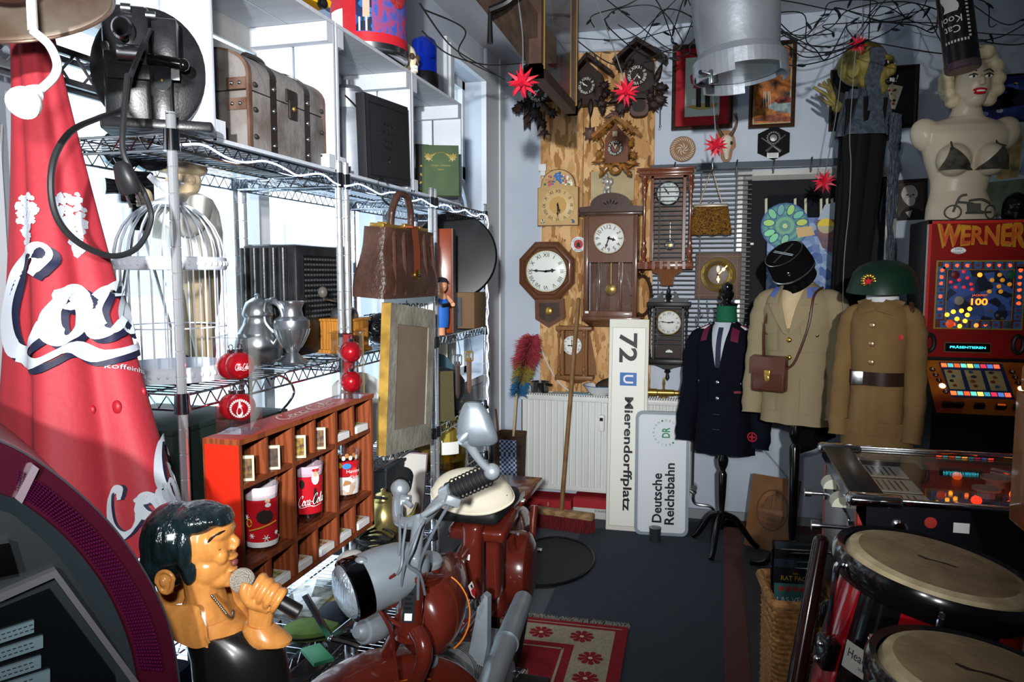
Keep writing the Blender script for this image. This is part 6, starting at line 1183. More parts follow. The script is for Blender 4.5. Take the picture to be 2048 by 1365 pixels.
for x in(0,-.05):
 for z in(0,.055):b.bx(x-.005,x+.005,0,.98,z-.006,z+.006)
for x in(0,-.05):
 for i in range(10):y=.05+.1*i;b.cyl((x,y,0),(x,y+.05,.055),.003,n=6);b.cyl((x,y+.05,.055),(x,y+.1,0),.003,n=6)
for i in range(11):b.cyl((0,.0+.095*i,.055),(-.05,.0+.095*i,.055),.003,n=6)
b.build('lattice',t)
b=MB(m_white);b.bx(-1.352,-1.335,.45,1.15,0.5,2.75);o=b.build('trim_4');struct(o)
PJ=at(100,1200,.80);NJ=(_R*.66-_fh*.75).normalized()
def pj(u,v,d=0.):r=ray(u,v);return EYE+r*((PJ-EYE).dot(NJ)/r.dot(NJ))+NJ*d
t=thing('jukebox','black jukebox with arched purple light tube and song title strips','jukebox',(PJ.x,PJ.y,0));TJ=Matrix.Translation(-V((PJ.x,PJ.y,0)))
outer=spl([(-420,980),(-300,880),(-150,845),(0,884),(110,950),(215,1045),(290,1150),(335,1250),(356,1365),(364,1480)],5);mid=spl([(-400,1080),(-290,985),(-150,950),(0,985),(55,1012),(130,1075),(200,1165),(245,1260),(268,1355),(280,1480)],5);inn=spl([(-380,1120),(-280,1025),(-150,992),(0,1020),(45,1045),(110,1105),(170,1190),(210,1280),(232,1365),(240,1480)],5)
def strip(name,A,B,d0,d1,m,m2=None):
 b=MB(m);b.M=TJ;b.loft([[b.v(pj(p.x,p.y,d))for p in L]for L,d in((A,-.02),(A,d0),(B,d1),(B,-.02))],closed=False,cap=False);return b.build(name,t)
strip('outer_trim',[p+V((2.5,-3))for p in outer],outer,.004,.004,mat('#3a3a40',.35,.6));mo=spl([o_.lerp(m_,.3)for o_,m_ in zip(outer,mid)][::3],3)
strip('dark_band',outer,mid,.0,.006,mat('#2c0814',.2,coat=.4));strip('metal_arch',mid,inn,.012,.002,mat('#22282c',.3,.4))
b=MB(mat('#34082a',.25,emit='#7a0a48',es=.05));b.M=TJ
n=len(outer)
for i in range(n-1):
 for k in range(9):
  f0,f1=.36+.06*k,.36+.06*k+.042
  for j in range(3):
   g0,g1=j/3,j/3+.24;q=[outer[i].lerp(outer[i+1],g).lerp(mid[i].lerp(mid[i+1],g),f)for g,f in((g0,f0),(g1,f0),(g1,f1),(g0,f1))];c=sum(q,V((0,0)))/4
   if c.x>30 and c.y<1335:
    A=[b.v(pj(p.x,p.y,.009))for p in q];p0=b.v(pj(c.x,c.y,.0115));[b.f([A[e],A[(e+1)%4],p0])for e in range(4)]
b.build('light_tube',t)
b=MB(mat('#8a7a84',.3,.6));b.M=TJ;b.loft([[b.v(pj(u,v,d))for u,v,d in((26,992,.012),(62,925,.012),(74,934,.012),(40,1003,.012))],[b.v(pj(u,v,-.01))for u,v in((26,992),(62,925),(74,934),(40,1003))]]);b.build('arch_clip',t)
b=MB(mat('#141618',.4));b.M=TJ;P=[pj(p.x,p.y,-.02)for p in outer];bk=[p-NJ*.3 for p in P]
A=[b.v(p)for p in P];B=[b.v(p)for p in bk];[b.f([A[i],A[i+1],B[i+1],B[i]])for i in range(len(A)-1)]
F0=[b.v((p.x,p.y,0))for p in(P[0],P[-1],bk[-1],bk[0])];b.f(A[::-1]+[F0[0],F0[1]]);b.f(B+[F0[2],F0[3]]);b.f([A[-1],F0[1],F0[2],B[-1]]);b.f([A[0],B[0],F0[3],F0[0]]);b.build('cabinet',t)
b=MB(mat('#14191b',.45));b.M=TJ;b.loft([[b.v(pj(p.x,p.y,.0))for p in inn]+[b.v(pj(60,1480,-.0)),b.v(pj(-380,1480,-.0))],[b.v(pj(p.x,p.y,-.019))for p in inn]+[b.v(pj(60,1480,-.019)),b.v(pj(-380,1480,-.019))]]);b.build('front_panel',t)
b=MB(mat('#5a585e',.3,.5));b.M=TJ
for L in([(-300,1285),(0,1196),(104,1150),(108,1134),(0,1180),(-300,1262)],[(108,1134),(104,1150),(262,1365),(330,1480),(345,1480),(278,1365)]):b.loft([[b.v(pj(u,v,.012))for u,v in L],[b.v(pj(u,v,-.0))for u,v in L]])
b.build('window_trim',t)
b=MB(mat('#06080a',.1));b.M=TJ;b.f([b.v(pj(u,v,.002))for u,v in((-300,1300),(0,1215),(98,1176),(240,1365),(300,1480),(-300,1480))]);b.build('title_window',t)
for i,(u0,v0,u1)in enumerate(((-40,1262,66),(-40,1298,84),(-40,1337,80),(-40,1370,98),(-40,1408,102))):
 b=MB(mat('#46565c',.6));b.M=TJ;L=[(u0,v0),(u1,v0-(u1-u0)*.32),(u1,v0-(u1-u0)*.32+24),(u0,v0+24)];b.loft([[b.v(pj(u,v+10,.006))for u,v in L],[b.v(pj(u,v+10,.002))for u,v in L]])
 for q in range(2):
  for w_ in range(7):x=u0+30+w_*11+3*q;y=v0+10-(x-u0)*.32+6+q*9;b.f([b.v(pj(x+e[0],y+e[1]-e[0]*.32,.0064))for e in((0,0),(7,0),(7,2.2),(0,2.2))],m_ink)
 b.build('title_strip',t)
b=MB(mat('#8a8a8e',.12,1.));b.M=TJ;L=[(-30,1085),(14,1078),(32,1138),(-30,1150)];b.loft([[b.v(pj(u,v,.016))for u,v in L],[b.v(pj(u,v,.0))for u,v in L]]);b.build('chrome_bezel',t)
TB=1.05;OB=at(399,1257,TB);KB=TB/1500/3.37
HB=Matrix.Identity(4);_X=_R.copy();_Y=V((0,0,1)).cross(_X)
t=thing('singing_bust','painted wooden bust of a singer with black hair and high collar holding a microphone','bust',OB,(0,0,TH))
def z(x,y,d=0):return V(((x-400)*KB,d*KB,(1000-y)*KB))
def zs(b,x,y,d,rx,rd,ry,m=None,rot=None,n=22):b.sph(z(x,y,d),(rx*KB,rd*KB,ry*KB),m,n,14,rot)
m_bw=mat('#b5793c',.3,c2='#ad7238',kind='wood',scale=5,stretch=(3,3,6),coat=.5);m_hair=mat('#0d1416',.22,c2='#122024',scale=90,stretch=(1,1,.25),bump=.9,bscale=70,coat=.6)
b=MB(m_bw);zs(b,335,400,0,255,195,235);zs(b,500,400,0,140,165,175);zs(b,480,560,0,150,158,150);zs(b,545,635,0,105,118,78);zs(b,612,662,0,55,74,44);zs(b,560,320,0,95,150,70);zs(b,605,318,0,40,120,26);zs(b,590,470,-75,50,50,60);zs(b,590,470,75,50,50,60)
b.loft([b.ring(z(x,y,0),z(x2,y2)-z(x,y),r*KB,14)for x,y,x2,y2,r in((598,335,640,390,26),(640,375,690,400,30),(672,405,705,410,36),(690,410,720,412,22))]);zs(b,655,432,-24,26,18,18);zs(b,655,432,24,26,18,18);zs(b,640,500,0,34,60,18);zs(b,636,585,0,34,52,16);zs(b,590,545,0,44,90,70)
b.loft([b.ring(z(x,y,0),(0.3,0,1),(r*KB,r*.95*KB),18,(0,1,0))for x,y,r in((430,580,150),(440,700,140),(460,800,150),(470,900,200),(480,1010,240))]);fuse(b.build('head_and_neck',t),.0016,5)
b=MB(m_hair);zs(b,265,385,0,222,232,258);zs(b,200,500,0,150,215,195);zs(b,420,235,0,190,205,108);zs(b,540,225,0,95,165,66);zs(b,598,243,0,50,130,36,None,(0,.45,0));zs(b,412,550,-152,52,34,86);zs(b,412,550,152,52,34,86);zs(b,385,400,-168,62,52,140);zs(b,385,400,168,62,52,140);zs(b,240,630,0,80,150,70);fuse(b.build('hair',t),.0018,4)
for s in(-1,1):
 b=MB(m_bw);c=z(290,585,s*215);b.tube([c+V((cos(a)*62*KB*(1 if sin(a)>0 else .8),s*(8+10*cos(a))*KB,sin(a)*72*KB))for a in[i*pi/9 for i in range(18)]],15*KB,8,closed=True);b.sph(c,(50*KB,14*KB,60*KB),n=14,k=10);b.sph(c+V((-14,s*14,0))*KB,(22*KB,16*KB,30*KB),n=10,k=8);b.sph(z(310,650,s*205),(24*KB,14*KB,20*KB),n=10,k=8);fuse(b.build('ear',t),.0012,2)
for s in(-1,1):
 b=MB(mat('#1a120e',.4));b.tube(spl([z(540,352,s*148),z(570,318,s*140),z(610,300,s*112),z(628,296,s*80)],5),[w_*KB for w_ in(4,6,8,9,10,10,10,10,10,10,9,8,7,6,5,4)],8);b.tube(spl([z(535,415,s*138),z(570,424,s*130),z(605,412,s*106)],5),3.5*KB,6);b.build('brow_and_lash',t)
b=MB(mat('#6a3a34',.4));zs(b,652,540,0,22,34,26);b.build('mouth',t)
b=MB(m_bw)
def collar(s):
 top=[(70,605,0),(150,670,s*215),(300,712,s*272),(478,732,s*262),(505,800,s*255),(532,890,s*240)]if s<0 else[(70,605,0),(150,660,s*190),(320,690,s*240),(570,700,s*200),(660,820,s*150),(735,935,s*60)]
 bot=[(150,850,0),(200,910,s*215),(300,930,s*262),(430,1000,s*255),(490,1018,s*245),(552,1005,s*225)]if s<0 else[(150,850,0),(240,900,s*190),(330,930,s*220),(500,990,s*190),(620,1000,s*140),(720,975,s*30)]
 T_,B_=spl([z(*p)for p in top],5),spl([z(*p)for p in bot],5);C_=[(p+q)/2+V((.0,s*22*KB,0))for p,q in zip(T_,B_)];off=V((12*KB,-s*16*KB,0))
 R_=[[b.v(p)for p in L]for L in(T_,C_,B_)]+[[b.v(p+off)for p in L]for L in(B_,C_,T_)];b.loft(R_,closed=False,cap=False,loop=True)
collar(-1);collar(1);b.build('collar',t)
b=MB(m_bw);b.loft([b.ring(z(x,y,0),(0,0,1),(ry*KB,rx*KB),20,(0,1,0))for x,y,rx,ry in((430,900,205,215),(470,960,235,215),(500,1010,235,190),(520,1040,190,150))]);b.build('chest',t)
b=MB(m_steel)
P=spl([z(560,700,-165),z(612,770,-165),z(645,840,-140),z(650,890,-80),z(630,880,0)],6)
for i,p in enumerate(P):b.sph(p,10*KB,n=8,k=6)
b.build('necklace',t)
b=MB(mat('#101010',.3,coat=.5));b.loft([b.ring(z(x,y,0),(0,0,1),(ry*KB,rx*KB),22,(0,1,0))for x,y,rx,ry in((540,985,225,215),(620,1060,300,240),(660,1180,310,260),(680,1400,320,270),(690,1660,320,270))]);b.build('jacket_base',t)
b=MB(mat('#bdb7a8',.4,.4,bump=.9,bscale=500));zs(b,734,628,-95,82,82,82,n=26);b.build('microphone_head',t)
b=MB(m_black);d0=z(775,650,-90);d1=z(1105,838,-110);b.cyl(d0,d1,46*KB,50*KB,20);b.cyl(d1,d1+(d1-d0)*.015,44*KB,40*KB,20,m=mat('#2a2a2a',.5));b.build('microphone_handle',t)
b=MB(m_bw);ax=(d1-d0).normalized();pn=V((ax.z,0,-ax.x));pn=-pn if pn.z<0 else pn;dp=V((0,-1,0))
for k in range(4):
 c=d0.lerp(d1,.16+.145*k);R_=(74-3*k)*KB;pts=[]
 for a in(-40,0,40,80,120,160,200):r=radians(a);pts.append(c+pn*cos(r-.35)*R_*(1.15 if a in(40,80)else 1)+dp*sin(r-.35)*R_)
 b.tube(spl(pts,3),[(36-2*k)*KB*(1.0-.02*i)for i in range(19)],10)
b.tube(spl([d0.lerp(d1,.5)+pn*-.9*80*KB,d0.lerp(d1,.2)+pn*-70*KB+dp*60*KB,d0.lerp(d1,.02)+pn*-20*KB+dp*78*KB,d0.lerp(d1,-.02)+pn*30*KB+dp*62*KB],4),[44*KB-1.2*KB*i for i in range(13)],10)
b.loft([b.ring(z(x,y,d),(0,0,1),(rd*KB,rx*KB),16,(0,1,0))for x,y,d,rx,rd in((855,690,-60,100,70),(850,780,-60,100,75),(840,860,-60,88,70),(830,960,-60,80,66))]);fuse(b.build('hand',t),.0013,3)
b=MB(m_bw);b.loft([b.ring(z(x,y,-60),(.15,0,1),(rd*KB,rx*KB),20,(0,1,0))for x,y,rx,rd in((825,938,92,84),(850,985,140,110),(880,1030,160,120),(880,1052,155,118),(810,1080,100,90))]);b.build('cuff',t)
# moped
m_red=mat('#5e2117',.25,coat=.6,c2='#541c13',scale=4);m_sil=mat('#a6b0b8',.36,.5,c2='#97a1a9',scale=12);m_slv=mat('#b2bcc4',.28,.65);m_rub=mat('#17181a',.55);m_cab2=mat('#6d747c',.4,.3);m_crm=mat('#e0d8c2',.6)
MO=V((-.70,2.0,0));t=thing('moped','vintage red-brown moped with silver headlight parked in front of the shelving','moped',MO);TM=Matrix.Translation(-MO)
def mb(m):b=MB(m);b.M=TM;return b
dF=V((-.6,-.8,0));lF=V((.8,-.6,0));CF=V((-.74,1.484,.30));CR=V((-.735,2.62,.30));dRr=V((.06,-1,0)).normalized();lR=V((1,.06,0)).normalized()
def wheel(C,d,l,nm):
 b=mb(m_rub);R=.285;b.tube([C+d*cos(a)*R+V((0,0,sin(a)*R))for a in[2*pi*i/48 for i in range(48)]],.028,10,closed=True);w_=b.build('wheel',t)
 k=mb(m_chrome);k.tube([C+d*cos(a)*.255+V((0,0,sin(a)*.255))for a in[2*pi*i/48 for i in range(48)]],.013,8,closed=True);k.build('rim',w_)
 k=mb(m_steel);k.cyl(C-l*.05,C+l*.05,.03,n=16)
 for i in range(28):
  a=2*pi*i/28;e=a+(.5 if i%2 else-.5);s=.03 if i%4<2 else-.03;k.cyl(C+l*s+d*cos(e)*.03+V((0,0,sin(e)*.03)),C+d*cos(a)*.255+V((0,0,sin(a)*.255)),.0013,n=4,cap=False)
 k.build('spokes',w_)
wheel(CF,dF,lF,'f');wheel(CR,dRr,lR,'r')
def fender(C,d,l,a0,a1,R,w,skirt,name='fender',stripe=True):
 b=mb(m_red)
 def fn(u,v):
  a=radians(a0+(a1-a0)*u);q=(v-.5)*2;ww=w*sin(q*pi/2)if abs(q)<1 else w*q;dr=-skirt*max(0,abs(q)-.45)**1.3*2.2-.012*q*q
  return C+l*(w*(sin(q*1.45)))+(d*cos(a)+V((0,0,sin(a))))*(R+dr)
 b.grid(fn,36,16);o=b.build(name,t)
 md=o.modifiers.new('thick','SOLIDIFY');md.thickness=.003
 if stripe:
  k=mb(mat('#c8641e',.4));k.tube([fn(.3+.4*i/20,.86)+l*.002 for i in range(21)],.0016,5);k.build('pinstripe',o)
fender(CF,dF,lF,-20,172,.335,.062,.10);fender(CR,dRr,lR,10,190,.325,.058,.08,stripe=False)
HT,HBm=at(826,1143,1.615),at(818,1268,1.64)
b=mb(m_red);b.cyl(HBm,HT,.026,n=20);b.cyl(HBm-(HT-HBm)*.04,HBm+(HT-HBm)*.05,.032,n=20);b.cyl(HT-(HT-HBm)*.08,HT,.03,n=20);b.tube(spl([HBm+V((0,.02,.02)),V((-.665,1.75,.56)),V((-.69,1.95,.45)),V((-.70,2.1,.42)),V((-.72,2.35,.38)),V((-.735,2.6,.30))],6),.026,12)
b.tube(spl([HT+V((0,.03,-.03)),at(900,1150,1.85),V((-.70,2.05,.70)),V((-.71,2.2,.62))],5),.018,10);b.build('frame',t)
b=mb(m_red)
for s in(-1,1):b.tube(spl([HBm+lF*.03*s+V((0,0,.02)),HBm+lF*.062*s+V((0,0,-.03)),CF+lF*.07*s+V((0,0,.2))+dF*-.03,CF+lF*.062*s+dF*.01],6),.018,12)
b.build('fork',t)
b=mb(mat('#22262a',.4));nrm=(EYE-HT);nrm=(nrm-(HT-HBm).normalized()*nrm.dot((HT-HBm).normalized())).normalized();rt=(HT-HBm).normalized().cross(nrm)*-1;rt=-rt if rt.dot(_R)<0 else rt
c=HBm.lerp(HT,.62)+nrm*.0265-rt*.004;up=(HT-HBm).normalized();q=lambda x,y,e=0:c+rt*x+up*y+nrm*e
b.f([b.v(q(*p))for p in((-.013,-.05),(.013,-.05),(.013,.05),(-.013,.05))]);
for i in range(6):b.f([b.v(q(*p,.0005))for p in((-.009,.042-.011*i),(.008-.003*(i%2),.042-.011*i),(.008-.003*(i%2),.036-.011*i),(-.009,.036-.011*i))],m_steel)
b.f([b.v(q(*p,.0005))for p in((-.008,-.045),(.008,-.045),(.008,-.028),(-.008,-.028))],m_paper);b.build('type_plate',t)
b=mb(m_slv);ST=at(838,1040,1.6);b.cyl(HT,HT+(ST-HT)*.15,.024,.02,18);b.cyl(HT+(ST-HT)*.15,HT+(ST-HT)*.3,.018,.016,18);b.cyl(HT,ST,.014,n=16);b.build('stem',t)
b=mb(m_slv);bl=spl([at(908,982,1.53),at(880,1003,1.55),at(852,1035,1.59),ST,at(815,1047,1.62),at(797,1040,1.65),at(795,1005,1.7),at(801,975,1.76)],6);b.tube(bl,.0125,12);b.sph(at(800,978,1.74),.022,n=14,k=10);b.build('handlebar',t)
for p0,p1,nm in((at(898,985,1.53),at(985,946,1.50),0),(at(802,976,1.75),at(808,950,1.86),1)):
 b=mb(m_rub);d=(p1-p0);b.cyl(p0,p1,.0165,n=20);b.cyl(p0,p0+d*.08,.02,n=20);b.sph(p1,.0165,n=16,k=8)
 for i in range(9):c_=p0.lerp(p1,.15+.09*i);b.tube([c_+d.normalized().orthogonal()*.0165*cos(a)+d.normalized().cross(d.normalized().orthogonal())*.0165*sin(a)for a in[2*pi*j/18 for j in range(18)]],.0016,5,closed=True)
 b.build('grip',t)
b=mb(m_slv);b.cyl(at(888,992,1.53),at(905,984,1.52),.019,n=14);b.tube(spl([at(895,1005,1.52),at(880,1010,1.5),at(862,1022,1.49),at(845,1032,1.48)],4),.006,8);b.box(at(905,1002,1.5),(.03,.02,.02),rot=(0,.4,.5),bev=.004);b.build('lever',t)
b=mb(m_slv);b.box(at(812,1000,1.7),(.024,.02,.02),bev=.004);b.cyl(at(812,1003,1.68),at(824,1014,1.67),.006,n=10);b.build('lever',t)
P=[at(984,944,1.49),at(962,925,1.48),at(940,892,1.47),at(926,878,1.46)];b=mb(m_slv);b.sph(P[0],.017,n=12,k=8);b.tube(spl(P,5),[.009,.009,.009,.0085,.008,.008,.008,.0085,.009,.0095,.01,.011,.012,.013,.014,.014][:16],10);arm=b.build('mirror_arm',t)
c=at(958,848,1.46);b=mb(mat('#868f97',.38,.6,c2='#7a838b',scale=12));L=[at(u,v,1.46)for u,v in((930,806),(945,803),(960,806),(975,822),(988,850),(996,878),(990,889),(972,893),(945,894),(925,884),(914,872),(914,855),(920,825))];Ls=spl(L,4,closed=True);fw=ray(958,848).normalized()
b.loft([[b.v(c+(p-c)*k+fw*d)for p in Ls]for k,d in((.9,.012),(1.0,.006),(1.0,0),(.93,-.007),(.7,-.013),(.35,-.016),(.02,-.017))]);b.lathe([(.012,-.012),(.011,.004),(.006,.012)],14,None,at(930,872,1.455),(at(946,856,1.45)-at(930,872,1.455)).normalized());b.build('mirror',arm)
p0,p1=at(694,1184,1.565),at(792,1142,1.625);ax=(p1-p0);Lh=ax.length;ax.normalize();R=.064
b=mb(m_sil);b.lathe([(R*.98,.03),(R*1.0,.05),(R*.99,.09),(R*.9,.13),(R*.7,.165),(R*.4,.185),(.001,.19)],36,None,p0,ax);hl=b.build('headlight_shell',t)
b=mb(mat('#3a3c40',.06,1.));b.lathe([(R*.9,-.002),(R*1.02,.0),(R*1.05,.012),(R*1.02,.036),(R*.98,.038)],40,None,p0,ax,cap=False);b.build('headlight_ring',hl)
b=mb(mat('#b9c4d0',.08,.5,bump=.6,bscale=260,stretch=(1,1,.15)));b.lathe([(R*.92,0),(R*.8,-.012),(R*.5,-.02),(.001,-.024)],36,None,p0,ax);b.build('headlight_lens',hl)
b=mb(m_slv);b.sph(at(722,1122,1.56),(.014,.012,.008));b.build('switch',hl)
p0,p1=at(716,1265,1.60),at(776,1248,1.68);a_=(p1-p0).normalized();b=mb(m_sil);b.lathe([(.001,-.008),(.012,-.006),(.02,.004),(.022,.012),(.028,.014),(.03,.02),(.0315,.05),(.029,.075),(.02,.088),(.001,.09)],28,None,p0,a_);b.build('horn',t)
b=mb(m_sil);b.box(at(800,1135,1.64),(.06,.03,.012),rot=(0,0,.5),bev=.003);b.build('headlight_bracket',t)
TK=at(886,1208,1.80);b=mb(m_red);b.loft([b.ring(TK+V((-.004*i,dy,dz)),(0,1,0),(r,r*k),30,(0,0,1))for i,(dy,dz,r,k)in enumerate(((-.135,0,.02,1),(-.13,0,.05,.9),(-.115,0,.075,.84),(-.085,0,.092,.8),(-.04,0,.1,.78),(.01,0,.1,.76),(.06,.004,.092,.74),(.11,.01,.074,.72),(.16,.018,.05,.7),(.19,.025,.02,.7)))]);tk=b.build('fuel_tank',t)
b=mb(m_red);c=at(855,1138,1.74);b.cyl(c-V((0,0,.03)),c+V((0,0,.012)),.032,.03,24);b.build('filler_neck',tk);b=mb(m_slv);b.lathe([(.034,0),(.035,.012),(.03,.018),(.001,.02)],28,None,c+V((0,0,.012)),(.1,-.1,1));b.build('filler_cap',tk)
def tkp(dy,ang):k=.1*(1-(abs(dy+.01)/.19)**2.2)**.5;a=radians(ang);return TK+V((k*.775*cos(a)+.002,dy,k*sin(a)*1.01))
b=mb(mat('#d8741c',.4));b.tube([tkp(-.045+.012*cos(radians(a*1.4)),a)for a in range(-58,68,6)],.002,5)
b.build('pinstripe',tk)
b=mb(m_paper);qq=lambda y,a,e=.0015:tkp(y,a)+V((e,0,0));b.f([b.v(qq(*p))for p in((-.012,34),(.018,34),(.018,20),(.003,12),(-.012,20))]);b.f([b.v(qq(*p,.0022))for p in((-.009,26),(.015,26),(.015,20),(.003,14),(-.009,20))],m_redp2);b.f([b.v(qq(*p,.0024))for p in((-.002,32),(.008,32),(.008,27),(-.002,27))],m_ink);b.build('emblem',tk)
b=mb(mat('#1a1412',.4));b.tube(spl([qq(-.02+.07*i/9,2+7*sin(i*1.9))for i in range(10)],4),.0016,5);b.build('script_badge',tk)
b=mb(m_red)
for u,v,tt,sx,sy,sz in((947,1120,2.12,.055,.06,.22),(985,1110,2.28,.06,.07,.26)):b.box(at(u,v,tt),(sx,sy,sz),bev=.016,seg=3)
b.build('seat_post',t)
b=mb(m_red);b.loft([b.ring(V((-.65+dx,2.46,.47)),(1,.06,0),r,28)for dx,r in((-.05,.125),(.0,.13),(.03,.12),(.045,.09),(.05,.05))]);b.build('side_case',t)
b=mb(m_red);b.box(at(968,1046,2.2),(.17,.17,.04),rot=(.15,0,0),bev=.014,seg=3);b.box(at(975,1010,2.35),(.17,.30,.03),bev=.01);b.build('seat_base',t)
b=mb(m_rub);b.box(at(955,1006,2.2),(.2,.26,.05),bev=.022,seg=3);b.build('seat_cushion',t)
b=mb(m_red);c=at(1018,985,2.62);b.box(c+V((0,.03,0)),(.16,.30,.022),bev=.006);b.bx(c.x-.08,c.x+.085,c.y-.121,c.y-.1,c.z+.008,c.z+.0125,m_paper);b.build('rear_rack',t)
b=mb(m_paper);b.box(at(934,1115,2.08),(.016,.002,.016),rot=(0,.1,.1));b.build('price_tag',t)
b=mb(m_red);b.tube(spl([V((-.66,2.35,.62)),V((-.65,2.45,.45)),V((-.66,2.6,.32))],5),.016,10);b.tube([V((-.66,2.7,.62)),V((-.665,2.62,.32))],.014,10);b.build('rear_strut',t)
b=mb(m_sil);b.cyl(V((-.74,1.98,.34)),V((-.57,1.97,.34)),.085,n=28);b.cyl(V((-.57,1.97,.34)),V((-.55,1.97,.34)),.08,.05,28);b.box((-.665,2.06,.33),(.14,.2,.14),bev=.02);b.build('engine_block',t)
b=mb(mat('#6c6e70',.45,.7));p0,p1=V((-.665,1.90,.40)),V((-.66,1.76,.45));ax=(p1-p0).normalized()
for i in range(9):b.cyl(p0+ax*.016*i,p0+ax*(.016*i+.006),.068,n=24)
b.cyl(p0,p1+ax*.02,.045,n=20);b.build('cylinder_fins',t)
b=mb(m_slv);b.sph(at(862,1322,1.75),(.018,.018,.018));b.cyl(at(862,1322,1.75),at(850,1340,1.8),.006,n=8);b.build('spark_plug',t)
b=mb(m_sil);L=[at(u,v,2.0)for u,v in((935,1320),(958,1200),(966,1188),(975,1195),(974,1290),(966,1335))];fw=V((.25,.97,0));b.loft([[b.v(p)for p in L],[b.v(p+fw*.02)for p in L]]);b.build('leg_guard',t)
e0,e1,e2=at(972,1392,1.86),at(1012,1288,2.12),at(1046,1200,2.42);b=mb(m_sil);b.tube([e0,e1],.033,20);b.tube([e1,e2],[.034,.03],20);b.tube([e2,e2+(e2-e1).normalized()*.03],[.03,.012],20);b.tube(spl([V((-.62,1.8,.36)),V((-.55,1.72,.3)),e0],5),.016,12);b.tube([e1,e1+(e2-e1).normalized()*.012],.0365,20);b.build('exhaust',t)
b=mb(m_chrome);b.tube([V((-.64,2.04,.33)),V((-.52,2.04,.33))],.012,12);b.tube([V((-.53,2.04,.33)),V((-.515,1.9,.38))],.011,10);b.build('pedal_crank',t);b=mb(m_rub);b.box((-.47,1.9,.38),(.09,.06,.022),bev=.005);b.build('pedal',t)
b=mb(m_slv);P=[at(1024,1150,2.55),at(1034,1120,2.56),at(1038,1090,2.57),at(1036,1068,2.6)];b.tube(spl(P,4),.005,6)
b.build('chain_link',t)
for pts,r in(([(905,1000,1.5),(880,1040,1.52),(850,1100,1.55),(838,1140,1.58),(836,1200,1.6)],.0035),([(798,1030,1.63),(800,1080,1.6),(795,1130,1.58),(785,1150,1.56)],.0032),([(812,1048,1.6),(806,1090,1.58),(800,1140,1.56),(770,1175,1.58)],.0034),([(850,1040,1.57),(828,1080,1.55),(812,1120,1.55),(804,1160,1.56),(800,1215,1.6)],.0032),([(842,1052,1.56),(826,1100,1.54),(815,1130,1.55),(840,1150,1.57),(850,1190,1.6)],.003),([(790,1150,1.55),(762,1170,1.56),(752,1190,1.58),(770,1215,1.6),(795,1205,1.6),(800,1170,1.6)],.0036),([(755,1215,1.58),(780,1260,1.58),(790,1320,1.6),(800,1400,1.6)],.0036),([(752,1210,1.6),(775,1235,1.62),(805,1255,1.62)],.005)):
 b=mb(m_red if r>=.0036 else m_cab2);b.tube(spl([at(*p)for p in pts],6),r,8);b.build('control_cable',t)
c=at(945,988,2.08);t2=thing('cloth_cap','cream cloth cap with eyelet vents lying on the moped saddle','cap',c,(radians(24),0,radians(8)))
b=MB(m_crm);Ls=spl([(-.115,-.0),(-.09,.06),(-.02,.085),(.06,.07),(.105,.02),(.115,-.03),(.06,-.075),(-.02,-.08),(-.09,-.05)],5,closed=True)
b.loft([[b.v((p[0]*k,p[1]*k*1.05,zz))for p in Ls]for k,zz in((.9,-.012),(1,0),(1.0,.008),(.94,.024),(.78,.037),(.5,.046),(.2,.049),(.02,.05))]);b.build('crown',t2,ang=60)
b=MB(m_crm);b.tube([(p[0]*1.0,p[1]*1.05,.004)for p in Ls],.003,6,closed=True);b.build('seam',t2)
b=MB(m_black)
for x,y in((.098,-.02),(-.035,-.072)):b.tube([(x+.0045*cos(a),y+.0045*sin(a)-.01,.026)for a in[i*.7 for i in range(9)]],.0014,5,closed=True)
b.build('eyelet',t2)
# uniforms on stands
def jacket(par,m,H,hw,d,sl,splay=.06):
 """cloth jacket with sleeves; returns front(x, z, off)"""
 prof=[(0,.93,1.05),(.12,.9,1.02),(.32,.84,.94),(.5,.84,.95),(.7,.91,1.05),(.82,.92,1.0),(.885,.85,.86),(.93,.66,.7),(.97,.42,.54),(1.0,.27,.42)]
 def wd(z):
  f=z/H
  for(a,w0,d0),(b_,w1,d1)in zip(prof,prof[1:]):
   if a<=f<=b_:q=(f-a)/(b_-a);return hw*(w0+(w1-w0)*q),d*(d0+(d1-d0)*q)
  return hw*.27,d*.42
 b=MB(m);R=[]
 for i in range(27):
  z_=H*i/26;w,dd=wd(z_);k=(1-i/26)**2
  R.append([b.v(((w+.008*k*sin(7*a))*cos(a),(dd+.01*k*cos(9*a+1))*sin(a),z_-.012*k*sin(a)))for a in[2*pi*j/40 for j in range(40)]])
 b.loft(R);o=b.build('jacket',par,ang=70)
 for s in(-1,1):
  b=MB(m);P=spl([(s*hw*.5,0,H*.9),(s*hw*.78,0,H*.855),(s*hw*.95,-.0,H*.74),(s*hw*1.02,-.01,H*.5),(s*(hw*1.02+splay*.4),-.025,H*.22),(s*(hw*.98+splay*.5),-.045,H*(1-sl))],6);n=len(P)-1
  b.tube(P,[(.03+.005*i if i<6 else .066-.016*i/n+.003*sin(i*1.7))*min(1,hw/.165)for i in range(n+1)],18);b.build('sleeve',par,ang=70)
 def front(x,z_,off=0.):
  w,dd=wd(max(0,min(H,z_)));return V((x,-dd*sqrt(max(.02,1-(x/w)**2))-off,z_))
 return front
def quad(b,F,p,off,m,n=8):
 b.grid(lambda u,v:F((p[0][0]*(1-u)+p[1][0]*u)*(1-v)+(p[3][0]*(1-u)+p[2][0]*u)*v,(p[0][1]*(1-u)+p[1][1]*u)*(1-v)+(p[3][1]*(1-u)+p[2][1]*u)*v,off),n,n,m)
def buttons(par,F,L,m,r=.012):
 for x,z_ in L:b=MB(m);b.sph(F(x,z_,.002),(r,r*.6,r),n=12,k=8);b.build('button',par)
